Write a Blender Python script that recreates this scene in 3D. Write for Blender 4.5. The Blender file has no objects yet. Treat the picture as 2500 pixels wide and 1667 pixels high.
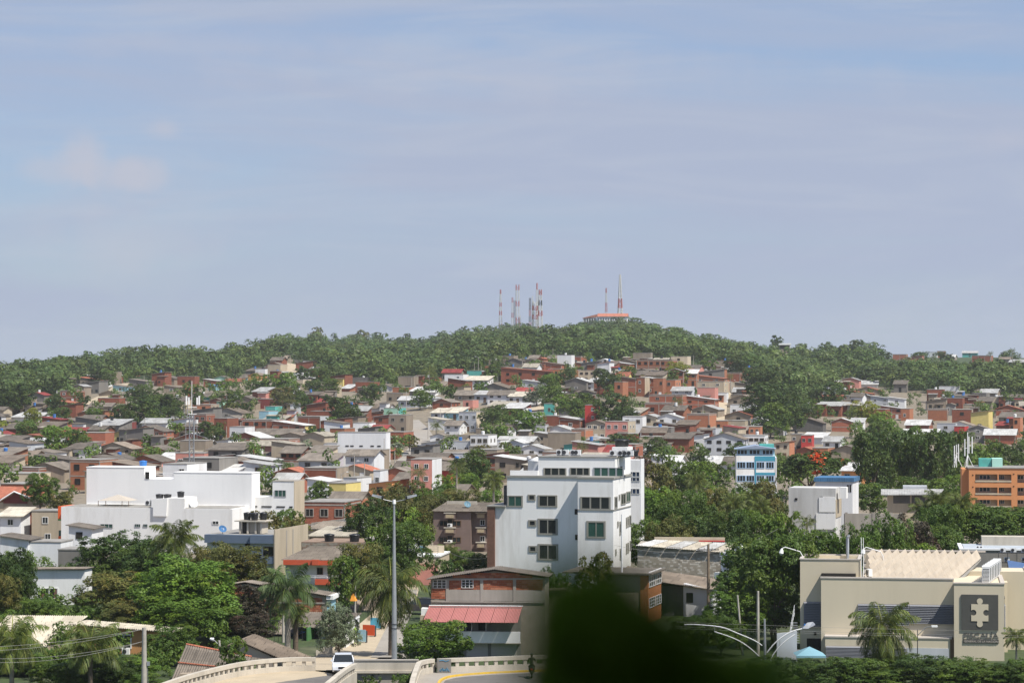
import bpy, math, random
import numpy as np
from mathutils import Vector, Matrix
R = math.radians
rnd = random.Random(7)
C = bpy.context.scene.collection
SC = bpy.context.scene
# ------------------------------------------------------------------ camera, sky, sun, exposure
F = 6400.0; CX = 1250.0; CY = 833.5; HOR = 895.0; CAMZ = 25.5       # the photograph is 2500 x 1667
PITCH = math.atan((HOR - CY) / F)
cam_d = bpy.data.cameras.new('camera'); cam = bpy.data.objects.new('camera', cam_d); C.objects.link(cam)
cam.location = (0, 0, CAMZ); cam.rotation_euler = (math.pi / 2 + PITCH, 0, 0)
cam_d.sensor_width = 36; cam_d.lens = F * 36 / 2500; cam_d.clip_start = .05; cam_d.clip_end = 30000
cam_d.dof.use_dof = True; cam_d.dof.focus_distance = 420; cam_d.dof.aperture_fstop = 4.0
SC.camera = cam
SUN = Vector((.85, -.693, 1.63)).normalized()
sun_d = bpy.data.lights.new('sun', 'SUN'); sun_d.energy = 5.0; sun_d.angle = R(.55); sun_d.color = (1, .955, .87)
sun = bpy.data.objects.new('sun', sun_d); C.objects.link(sun); sun.rotation_euler = SUN.to_track_quat('Z', 'Y').to_euler()
wd = bpy.data.worlds.new('World'); SC.world = wd; wd.use_nodes = True
nt = wd.node_tree; nt.nodes.clear()
def nn(t, typ, **kw):
    n = t.nodes.new(typ)
    for k, v in kw.items():
        if k in n.inputs: n.inputs[k].default_value = v
        else: setattr(n, k, v)
    return n
wo = nn(nt, 'ShaderNodeOutputWorld'); bg = nn(nt, 'ShaderNodeBackground', Strength=.083)
sky = nn(nt, 'ShaderNodeTexSky'); sky.sky_type = 'NISHITA'; sky.sun_disc = False
sky.sun_elevation = math.asin(SUN.z); sky.sun_rotation = math.atan2(SUN.x, SUN.y); sky.air_density = 1.0; sky.dust_density = .4; sky.ozone_density = 4.0
sky.altitude = 0
tc = nn(nt, 'ShaderNodeTexCoord')
def dirpx(px, py):
    dx = (px - CX) / F; dy = (CY - py) / F
    return Vector((dx, math.cos(PITCH) - dy * math.sin(PITCH), math.sin(PITCH) + dy * math.cos(PITCH)))
# thin high cloud: long streaks of noise, stretched along the horizon
mp2 = nn(nt, 'ShaderNodeMapping'); mp2.inputs['Scale'].default_value = (3, 3, 26); mp2.inputs['Rotation'].default_value = (R(4), R(5), 0)
wn = nn(nt, 'ShaderNodeTexNoise', Scale=2.3, Detail=9, Roughness=.62); wn.inputs['Distortion'].default_value = .9; wr = nn(nt, 'ShaderNodeMapRange'); wr.interpolation_type = 'SMOOTHSTEP'; wr.inputs['From Min'].default_value = .46; wr.inputs['From Max'].default_value = .74; wr.inputs['To Max'].default_value = .4
mp = nn(nt, 'ShaderNodeMapping'); mp.inputs['Scale'].default_value = (2.2, 2.2, 13); mp.inputs['Rotation'].default_value = (0, R(-6), 0)
ns = nn(nt, 'ShaderNodeTexNoise', Scale=1.5, Detail=6, Roughness=.56); ns.inputs['Distortion'].default_value = .5
cr = nn(nt, 'ShaderNodeMapRange'); cr.inputs['From Min'].default_value = .36; cr.inputs['From Max'].default_value = .62; cr.inputs['To Min'].default_value = .12; cr.inputs['To Max'].default_value = .78
L = nt.links.new
L(tc.outputs['Generated'], mp.inputs['Vector']); L(mp.outputs[0], ns.inputs['Vector']); L(ns.outputs['Fac'], cr.inputs['Value'])
mix = nn(nt, 'ShaderNodeMix'); mix.data_type = 'RGBA'
sz = nn(nt, 'ShaderNodeSeparateXYZ'); L(tc.outputs['Generated'], sz.inputs[0])
hzn = nn(nt, 'ShaderNodeMapRange'); hzn.inputs['From Min'].default_value = .0; hzn.inputs['From Max'].default_value = .17; hzn.inputs['To Min'].default_value = .62; hzn.inputs['To Max'].default_value = .0; L(sz.outputs['Z'], hzn.inputs['Value'])
addc = nn(nt, 'ShaderNodeMath', operation='ADD'); addc.use_clamp = True; L(cr.outputs[0], addc.inputs[0]); L(hzn.outputs[0], addc.inputs[1])
tint = nn(nt, 'ShaderNodeVectorMath', operation='MULTIPLY'); tint.inputs[1].default_value = (.80, .92, 1.12); L(sky.outputs[0], tint.inputs[0])
L(addc.outputs[0], mix.inputs[0]); L(tint.outputs[0], mix.inputs[6])
CLOUD = (4.0, 4.62, 6.12, 1)
mix.inputs[7].default_value = CLOUD
L(tc.outputs['Generated'], mp2.inputs['Vector']); L(mp2.outputs[0], wn.inputs['Vector']); L(wn.outputs['Fac'], wr.inputs['Value'])
mw = nn(nt, 'ShaderNodeMix'); mw.data_type = 'RGBA'; L(wr.outputs[0], mw.inputs[0]); L(mix.outputs[2], mw.inputs[6]); mw.inputs[7].default_value = (5.0, 5.5, 6.5, 1)
last = mw.outputs[2]
# three soft cumulus puffs far beyond the hill: a place on the sky and a size (radians)
pn = nn(nt, 'ShaderNodeTexNoise', Scale=46, Detail=5, Roughness=.55)
L(tc.outputs['Generated'], pn.inputs['Vector'])
for (px, py, sx, sy, am) in ((225, 385, 62, 44, .75), (335, 430, 85, 40, .75), (130, 420, 95, 34, .5), (405, 322, 48, 25, .55), (320, 600, 330, 130, .45), (1300, 190, 1000, 95, .35), (500, 120, 700, 40, .3), (2440, 350, 160, 50, .4)):
    d = dirpx(px, py)
    vs = nn(nt, 'ShaderNodeVectorMath', operation='SUBTRACT'); vs.inputs[1].default_value = d
    vm = nn(nt, 'ShaderNodeVectorMath', operation='MULTIPLY'); vm.inputs[1].default_value = (F / sx, 0, F / sy)
    vl = nn(nt, 'ShaderNodeVectorMath', operation='LENGTH')
    L(tc.outputs['Generated'], vs.inputs[0]); L(vs.outputs[0], vm.inputs[0]); L(vm.outputs[0], vl.inputs[0])
    a1 = nn(nt, 'ShaderNodeMath', operation='MULTIPLY_ADD'); L(pn.outputs['Fac'], a1.inputs[0]); a1.inputs[1].default_value = -2.6 if sx < 100 else -1.6; L(vl.outputs['Value'], a1.inputs[2])
    a2 = nn(nt, 'ShaderNodeMapRange'); a2.interpolation_type = 'SMOOTHSTEP'
    a2.inputs['From Min'].default_value = .25; a2.inputs['From Max'].default_value = -1.0 if sx < 100 else -.9; a2.inputs['To Min'].default_value = 0; a2.inputs['To Max'].default_value = am
    L(a1.outputs[0], a2.inputs['Value'])
    front = nn(nt, 'ShaderNodeSeparateXYZ'); L(tc.outputs['Generated'], front.inputs[0])
    fg = nn(nt, 'ShaderNodeMath', operation='GREATER_THAN'); L(front.outputs['Y'], fg.inputs[0]); fg.inputs[1].default_value = 0
    fm = nn(nt, 'ShaderNodeMath', operation='MULTIPLY'); L(a2.outputs[0], fm.inputs[0]); L(fg.outputs[0], fm.inputs[1])
    mx = nn(nt, 'ShaderNodeMix'); mx.data_type = 'RGBA'; L(fm.outputs[0], mx.inputs[0]); L(last, mx.inputs[6]); mx.inputs[7].default_value = (5.15, 5.3, 6.2, 1)
    last = mx.outputs[2]
L(last, bg.inputs['Color']); L(bg.outputs[0], wo.inputs['Surface'])
SC.view_settings.view_transform = 'Standard'; SC.view_settings.look = 'None'; SC.view_settings.exposure = .3; SC.view_settings.gamma = 1
SC.view_settings.use_curve_mapping = False
SC.render.engine = 'CYCLES'
SC.cycles.max_bounces = 6; SC.cycles.diffuse_bounces = 3; SC.cycles.glossy_bounces = 2; SC.cycles.transmission_bounces = 3; SC.cycles.volume_bounces = 1; SC.cycles.transparent_max_bounces = 6
SC.cycles.use_denoising = True; SC.cycles.caustics_reflective = False; SC.cycles.caustics_refractive = False
# ------------------------------------------------------------------ where a pixel of the photograph stands
def pt(px, py, D):
    d = dirpx(px, py); k = D / d.y
    return Vector((d.x * k, D, CAMZ + d.z * k))
def gp(px, py, z=0.0):
    d = dirpx(px, py); k = (z - CAMZ) / d.z
    return Vector((d.x * k, d.y * k, z))
def topx(p):
    v = Vector(p) - Vector((0, 0, CAMZ)); f = Vector((0, math.cos(PITCH), math.sin(PITCH))); u = Vector((0, -math.sin(PITCH), math.cos(PITCH)))
    w = v.dot(f); return (CX + F * v.x / w, CY - F * v.dot(u) / w)
COL = [-900, 0, 350, 550, 700, 850, 1000, 1250, 1350, 1500, 1700, 1850, 2000, 2250, 2500, 3400]
Z800 = [0, 1.2, 1.2, 1.2, 1.5, 1.5, 1.5, 2, 2.5, 3, 2.5, 1.5, 1, 1.0, 1, 0]
Z900 = [2, 5, 5, 5, 5.5, 6, 7, 9, 9.5, 10, 9, 7, 5.5, 5, 5, 3]
Z1000 = [5, 9, 10, 9.5, 10, 11, 12.5, 16, 17, 17, 15, 11, 9, 8.5, 8.5, 6]
Z1150 = [8, 12, 16, 15, 17, 16.5, 17.5, 24, 25, 25, 23, 16, 14, 13.5, 13.5, 10]
Z1400 = [11, 16.5, 24, 22, 29, 24, 24, 34, 35, 36, 33, 25, 22, 24, 23.5, 15]
RR = [1900, 1800, 2000, 2200, 2300, 2400, 2500, 2800, 2800, 2800, 2500, 2300, 2100, 1900, 1900, 1900]
SKY = [905, 886, 853, 847, 818, 818, 826, 793, 805, 779, 822, 840, 845, 868, 864, 880]
ZR = [CAMZ - (s - HOR) * r / F - 11 for s, r in zip(SKY, RR)]
ZR[-3] = 32.5; ZR[-2] = 32.0
TAB = np.array([Z800, Z900, Z1000, Z1150, Z1400, ZR])
def tz(X, Y):
    if Y < 690: return 0.0
    c = CX + F * X / Y
    k = [float(np.interp(c, COL, t)) for t in TAB]; r = float(np.interp(c, COL, RR))
    return float(np.interp(Y, [690, 800, 900, 1000, 1150, 1400, r, r + 900, r + 1700], [0] + k + [k[-1] * .55, 0]))
def solve(px, ytop, h, lo=150, hi=2900):
    """distance at which a thing of height h standing on the ground reaches up to row ytop; h may be a function of the distance"""
    D = lo; best = (1e9, lo)
    while D < hi:
        X = (px - CX) / F * D
        hh = h(D) if callable(h) else h
        if topx((X, D, tz(X, D) + hh))[1] <= ytop: return D
        r = topx((X, D, tz(X, D) + hh))[1]
        if D == lo or r < best[0]: best = (r, D)
        D *= 1.006
    return best[1]
# ------------------------------------------------------------------ materials
MATS = {}
def mat(key, col, rough=.8, spec=.3, metal=0, noise=.0, nscale=1.0, dirt=None, dirtamt=0, dscale=.35, bump=0, bscale=8, rndv=0, streak=False, coat=0):
    if key in MATS: return MATS[key]
    m = bpy.data.materials.new(key); m.use_nodes = True; t = m.node_tree; l = t.links.new
    b = t.nodes['Principled BSDF']; b.inputs['Roughness'].default_value = rough; b.inputs['Specular IOR Level'].default_value = spec; b.inputs['Metallic'].default_value = metal
    if coat: b.inputs['Coat Weight'].default_value = coat
    col = (*col[:3], 1); b.inputs['Base Color'].default_value = col
    if noise or dirtamt or bump or rndv:
        geo = nn(t, 'ShaderNodeNewGeometry'); mpn = nn(t, 'ShaderNodeMapping'); l(geo.outputs['Position'], mpn.inputs[0])
        if streak: mpn.inputs['Scale'].default_value = (1, 1, .15)
        cur = None
        if noise:
            n = nn(t, 'ShaderNodeTexNoise', Scale=nscale, Detail=6, Roughness=.65); l(mpn.outputs[0], n.inputs['Vector'])
            mr = nn(t, 'ShaderNodeMapRange'); mr.inputs['From Min'].default_value = .3; mr.inputs['From Max'].default_value = .7; mr.inputs['To Min'].default_value = 1 - noise; mr.inputs['To Max'].default_value = 1 + noise * .6
            l(n.outputs['Fac'], mr.inputs['Value'])
            vm = nn(t, 'ShaderNodeVectorMath', operation='SCALE'); vm.inputs[0].default_value = col[:3]; l(mr.outputs[0], vm.inputs['Scale']); cur = vm.outputs[0]
        if rndv:
            oi = nn(t, 'ShaderNodeObjectInfo'); mr = nn(t, 'ShaderNodeMapRange'); mr.inputs['To Min'].default_value = 1 - rndv; mr.inputs['To Max'].default_value = 1 + rndv
            l(oi.outputs['Random'], mr.inputs['Value']); vm = nn(t, 'ShaderNodeVectorMath', operation='SCALE')
            if cur: l(cur, vm.inputs[0])
            else: vm.inputs[0].default_value = col[:3]
            l(mr.outputs[0], vm.inputs['Scale']); cur = vm.outputs[0]
        if dirtamt:
            n = nn(t, 'ShaderNodeTexNoise', Scale=dscale, Detail=8, Roughness=.7); l(mpn.outputs[0], n.inputs['Vector'])
            mr = nn(t, 'ShaderNodeMapRange'); mr.inputs['From Min'].default_value = .5; mr.inputs['From Max'].default_value = .72; mr.inputs['To Max'].default_value = dirtamt
            l(n.outputs['Fac'], mr.inputs['Value']); mx = nn(t, 'ShaderNodeMix'); mx.data_type = 'RGBA'; l(mr.outputs[0], mx.inputs[0])
            if cur: l(cur, mx.inputs[6])
            else: mx.inputs[6].default_value = col
            mx.inputs[7].default_value = (*(dirt or (.1, .09, .07)), 1); cur = mx.outputs[2]
        if cur: l(cur, b.inputs['Base Color'])
        if bump:
            n = nn(t, 'ShaderNodeTexNoise', Scale=bscale, Detail=4); l(geo.outputs['Position'], n.inputs['Vector']); bp = nn(t, 'ShaderNodeBump', Strength=bump, Distance=.05)
            l(n.outputs['Fac'], bp.inputs['Height']); l(bp.outputs[0], b.inputs['Normal'])
    MATS[key] = m; return m
def brick_mat(key, c1, c2, mortar, bw=.4, rh=.2, ms=.018):
    m = bpy.data.materials.new(key); m.use_nodes = True; t = m.node_tree; l = t.links.new; b = t.nodes['Principled BSDF']; b.inputs['Roughness'].default_value = .9; b.inputs['Specular IOR Level'].default_value = .15
    tcn = nn(t, 'ShaderNodeTexCoord'); s = nn(t, 'ShaderNodeSeparateXYZ'); l(tcn.outputs['Object'], s.inputs[0])
    a = nn(t, 'ShaderNodeMath', operation='ADD'); l(s.outputs['X'], a.inputs[0]); l(s.outputs['Y'], a.inputs[1])
    c = nn(t, 'ShaderNodeCombineXYZ'); l(a.outputs[0], c.inputs['X']); l(s.outputs['Z'], c.inputs['Y'])
    br = nn(t, 'ShaderNodeTexBrick'); br.inputs['Color1'].default_value = (*c1, 1); br.inputs['Color2'].default_value = (*c2, 1); br.inputs['Mortar'].default_value = (*mortar, 1)
    br.inputs['Scale'].default_value = 1; br.inputs['Brick Width'].default_value = bw; br.inputs['Row Height'].default_value = rh; br.inputs['Mortar Size'].default_value = ms; br.inputs['Bias'].default_value = -.2
    l(c.outputs[0], br.inputs['Vector'])
    g = nn(t, 'ShaderNodeNewGeometry'); n = nn(t, 'ShaderNodeTexNoise', Scale=.5, Detail=7, Roughness=.7); l(g.outputs['Position'], n.inputs['Vector'])
    oi = nn(t, 'ShaderNodeObjectInfo'); ad = nn(t, 'ShaderNodeMath', operation='ADD'); l(n.outputs['Fac'], ad.inputs[0]); l(oi.outputs['Random'], ad.inputs[1])
    mr = nn(t, 'ShaderNodeMapRange'); mr.inputs['From Min'].default_value = .3; mr.inputs['From Max'].default_value = 1.7; mr.inputs['To Min'].default_value = .6; mr.inputs['To Max'].default_value = 1.35; l(ad.outputs[0], mr.inputs['Value'])
    vm = nn(t, 'ShaderNodeVectorMath', operation='SCALE'); l(br.outputs['Color'], vm.inputs[0]); l(mr.outputs[0], vm.inputs['Scale']); l(vm.outputs[0], b.inputs['Base Color'])
    bp = nn(t, 'ShaderNodeBump', Strength=.4, Distance=.02); bp.invert = True; l(br.outputs['Fac'], bp.inputs['Height']); l(bp.outputs[0], b.inputs['Normal'])
    MATS[key] = m; return m
def roof_mat(key, col, dirt, da=.75, amp=.28, wl=.9):
    """corrugated sheet: ribs as fine relief, laid in strips, blotched by weather"""
    m = bpy.data.materials.new(key); m.use_nodes = True; t = m.node_tree; l = t.links.new; b = t.nodes['Principled BSDF']; b.inputs['Roughness'].default_value = .85; b.inputs['Specular IOR Level'].default_value = .2
    tcn = nn(t, 'ShaderNodeTexCoord'); g = nn(t, 'ShaderNodeNewGeometry')
    n = nn(t, 'ShaderNodeTexNoise', Scale=.35, Detail=8, Roughness=.72); l(g.outputs['Position'], n.inputs['Vector'])
    mr = nn(t, 'ShaderNodeMapRange'); mr.inputs['From Min'].default_value = .4; mr.inputs['From Max'].default_value = .66; mr.inputs['To Max'].default_value = da; l(n.outputs['Fac'], mr.inputs['Value'])
    mx = nn(t, 'ShaderNodeMix'); mx.data_type = 'RGBA'; l(mr.outputs[0], mx.inputs[0]); mx.inputs[6].default_value = (*col, 1); mx.inputs[7].default_value = (*dirt, 1)
    br = nn(t, 'ShaderNodeTexBrick'); br.inputs['Color1'].default_value = (1, 1, 1, 1); br.inputs['Color2'].default_value = (1 - amp, 1 - amp, 1 - amp, 1); br.inputs['Mortar'].default_value = (.45, .45, .45, 1)
    br.inputs['Scale'].default_value = 1; br.inputs['Brick Width'].default_value = wl; br.inputs['Row Height'].default_value = 1.8; br.inputs['Mortar Size'].default_value = .02
    l(tcn.outputs['Object'], br.inputs['Vector'])
    oi = nn(t, 'ShaderNodeObjectInfo'); m2 = nn(t, 'ShaderNodeMapRange'); m2.inputs['To Min'].default_value = .7; m2.inputs['To Max'].default_value = 1.3; l(oi.outputs['Random'], m2.inputs['Value'])
    vm = nn(t, 'ShaderNodeVectorMath', operation='MULTIPLY'); l(mx.outputs[2], vm.inputs[0]); l(br.outputs['Color'], vm.inputs[1])
    v2 = nn(t, 'ShaderNodeVectorMath', operation='SCALE'); l(vm.outputs[0], v2.inputs[0]); l(m2.outputs[0], v2.inputs['Scale']); l(v2.outputs[0], b.inputs['Base Color'])
    w = nn(t, 'ShaderNodeTexWave', Scale=1.2); w.bands_direction = 'X'; l(tcn.outputs['Object'], w.inputs['Vector']); bp = nn(t, 'ShaderNodeBump', Strength=.35, Distance=.06); l(w.outputs['Fac'], bp.inputs['Height']); l(bp.outputs[0], b.inputs['Normal'])
    MATS[key] = m; return m
def leaf_mat(key, col, trans=.3, var=.35, warm=(1.35, 1.12, .7)):
    m = bpy.data.materials.new(key); m.use_nodes = True; t = m.node_tree; l = t.links.new; t.nodes.clear()
    out = nn(t, 'ShaderNodeOutputMaterial'); at = nn(t, 'ShaderNodeAttribute', attribute_name='tint'); sp = nn(t, 'ShaderNodeSeparateColor'); l(at.outputs['Color'], sp.inputs[0])
    oi = nn(t, 'ShaderNodeObjectInfo')
    a = nn(t, 'ShaderNodeMapRange'); a.inputs['To Min'].default_value = 1 - var; a.inputs['To Max'].default_value = 1 + var; l(sp.outputs[0], a.inputs['Value'])
    v = nn(t, 'ShaderNodeVectorMath', operation='SCALE'); v.inputs[0].default_value = col; l(a.outputs[0], v.inputs['Scale'])
    o2 = nn(t, 'ShaderNodeMapRange'); o2.inputs['To Min'].default_value = .8; o2.inputs['To Max'].default_value = 1.2; l(oi.outputs['Random'], o2.inputs['Value'])
    v2 = nn(t, 'ShaderNodeVectorMath', operation='SCALE'); l(v.outputs[0], v2.inputs[0]); l(o2.outputs[0], v2.inputs['Scale'])
    vw = nn(t, 'ShaderNodeVectorMath', operation='MULTIPLY'); l(v2.outputs[0], vw.inputs[0]); vw.inputs[1].default_value = warm
    mx = nn(t, 'ShaderNodeMix'); mx.data_type = 'RGBA'; l(sp.outputs[1], mx.inputs[0]); l(v2.outputs[0], mx.inputs[6]); l(vw.outputs[0], mx.inputs[7])
    b = nn(t, 'ShaderNodeBsdfPrincipled', Roughness=.5); b.inputs['Specular IOR Level'].default_value = .25
    tr = nn(t, 'ShaderNodeBsdfTranslucent'); ms = nn(t, 'ShaderNodeMixShader'); ms.inputs[0].default_value = trans
    l(mx.outputs[2], b.inputs['Base Color']); l(mx.outputs[2], tr.inputs['Color']); l(b.outputs[0], ms.inputs[1]); l(tr.outputs[0], ms.inputs[2]); l(ms.outputs[0], out.inputs['Surface'])
    MATS[key] = m; return m
W = {
 'B': brick_mat('brick_red', (.34, .105, .06), (.27, .078, .045), (.22, .15, .11)),
 'O': brick_mat('brick_orange', (.44, .165, .085), (.37, .135, .07), (.3, .2, .14)),
 'G': mat('cement_grey', (.235, .22, .2), noise=.22, nscale=.7, dirt=(.12, .11, .095), dirtamt=.7, rndv=.2, streak=True),
 'K': mat('plaster_tan', (.33, .27, .205), noise=.2, nscale=.6, dirt=(.17, .14, .11), dirtamt=.6, rndv=.2, streak=True),
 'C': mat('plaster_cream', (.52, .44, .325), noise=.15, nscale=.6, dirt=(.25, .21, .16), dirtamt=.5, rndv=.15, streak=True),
 'W': mat('plaster_white', (.74, .745, .75), noise=.08, nscale=.5, dirt=(.42, .4, .37), dirtamt=.45, rndv=.08, streak=True),
 'L': mat('plaster_light_grey', (.5, .52, .55), noise=.12, nscale=.5, dirt=(.3, .3, .3), dirtamt=.4, rndv=.08, streak=True),
 'P': mat('plaster_pink', (.62, .27, .22), noise=.12, dirt=(.35, .2, .16), dirtamt=.4, rndv=.12),
 'Y': mat('plaster_yellow', (.68, .56, .2), noise=.12, dirt=(.4, .33, .18), dirtamt=.4),
 'T': mat('paint_turquoise', (.1, .42, .37), noise=.12, dirt=(.15, .25, .22), dirtamt=.4),
 'N': mat('paint_mint', (.36, .6, .46), noise=.12, dirt=(.25, .3, .22), dirtamt=.4),
 'U': mat('paint_blue', (.06, .18, .45), noise=.12, dirt=(.15, .16, .2), dirtamt=.3),
 'A': mat('paint_pale_blue', (.3, .52, .62), noise=.12, dirt=(.3, .3, .3), dirtamt=.4),
 'R': mat('paint_red', (.5, .05, .045), noise=.15, dirt=(.25, .09, .07), dirtamt=.4),
 'M': mat('paint_maroon', (.2, .045, .04), noise=.15, dirt=(.2, .1, .08), dirtamt=.4),
 'D': mat('cement_dark', (.13, .125, .12), noise=.2, dirt=(.08, .08, .075), dirtamt=.6, rndv=.15),
 'H': mat('plaster_orange', (.72, .33, .13), noise=.1, dirt=(.45, .24, .12), dirtamt=.3),
}
WN = {'B': 'bare brick', 'O': 'orange brick', 'G': 'grey cement', 'K': 'tan plaster', 'C': 'cream', 'W': 'white', 'L': 'pale grey', 'P': 'pink', 'Y': 'yellow', 'T': 'turquoise', 'N': 'mint green', 'U': 'blue', 'A': 'pale blue', 'R': 'red', 'M': 'maroon', 'D': 'dark grey', 'H': 'orange'}
RF = {
 'g': roof_mat('roof_fibre_cement', (.225, .192, .158), (.115, .098, .082)),
 'k': roof_mat('roof_brown', (.26, .21, .165), (.13, .105, .085)),
 'p': roof_mat('roof_pale', (.52, .47, .38), (.3, .26, .21), .5),
 'w': roof_mat('roof_zinc', (.55, .55, .54), (.33, .31, .28), .6),
 'r': roof_mat('roof_red', (.34, .06, .055), (.22, .06, .05), .5),
 't': roof_mat('roof_terracotta', (.42, .15, .09), (.27, .1, .065), .5),
 'c': mat('roof_concrete', (.3, .285, .26), noise=.25, dirt=(.14, .13, .12), dirtamt=.7),
 'u': roof_mat('roof_blue', (.1, .27, .5), (.12, .2, .32), .4),
}
RN = {'g': 'grey roof', 'k': 'brown roof', 'p': 'cream roof', 'w': 'pale metal roof', 'r': 'red roof', 't': 'terracotta roof', 'c': 'flat roof', 'u': 'blue roof'}
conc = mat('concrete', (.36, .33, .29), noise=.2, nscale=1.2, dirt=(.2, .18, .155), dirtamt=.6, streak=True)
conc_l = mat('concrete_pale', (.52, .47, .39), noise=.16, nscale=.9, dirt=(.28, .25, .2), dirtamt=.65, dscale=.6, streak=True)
glass = mat('window_glass', (.018, .022, .025), rough=.12, spec=.6)
glass_g = mat('window_glass_green', (.03, .085, .07), rough=.1, spec=.7)
glass_b = mat('window_glass_blue', (.015, .035, .075), rough=.12, spec=.7)
dark = mat('dark_interior', (.022, .02, .018), rough=.9)
fr_w = mat('frame_white', (.7, .7, .68), rough=.5)
fr_b = mat('frame_brown', (.14, .085, .05), rough=.6)
steel = mat('galvanised_steel', (.46, .47, .48), rough=.42, metal=.6, noise=.15)
dsteel = mat('dark_steel', (.06, .06, .065), rough=.5, metal=.3)
wood = mat('weathered_wood', (.22, .17, .12), noise=.3, nscale=4)
pole_c = mat('pole_concrete', (.42, .39, .34), noise=.18, nscale=2, dirt=(.22, .2, .18), dirtamt=.5)
black = mat('black_plastic', (.018, .018, .02), rough=.4, spec=.5)
blue_p = mat('blue_plastic', (.04, .18, .5), rough=.4)
white_p = mat('white_paint', (.8, .8, .79), rough=.6, noise=.05)
red_p = mat('tower_red', (.42, .11, .1), rough=.6); mast_w = mat('mast_white', (.6, .6, .58), rough=.6)
def attr_tint(me, arr):
    a = me.color_attributes.new('tint', 'FLOAT_COLOR', 'POINT'); a.data.foreach_set('color', arr.astype(np.float32).ravel())
def np_mesh(name, v, f, m=None, tint=None, smooth=False):
    me = bpy.data.meshes.new(name); nv, nf = len(v), len(f); k = f.shape[1]
    me.vertices.add(nv); me.vertices.foreach_set('co', np.asarray(v, np.float32).ravel())
    me.loops.add(nf * k); me.loops.foreach_set('vertex_index', np.asarray(f, np.int32).ravel())
    me.polygons.add(nf); me.polygons.foreach_set('loop_start', np.arange(0, nf * k, k, dtype=np.int32)); me.polygons.foreach_set('loop_total', np.full(nf, k, np.int32))
    if smooth: me.polygons.foreach_set('use_smooth', np.ones(nf, bool))
    me.update(calc_edges=True)
    if tint is not None: attr_tint(me, tint)
    for x in (m if isinstance(m, (list, tuple)) else [m]):
        if x: me.materials.append(x)
    return me
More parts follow.
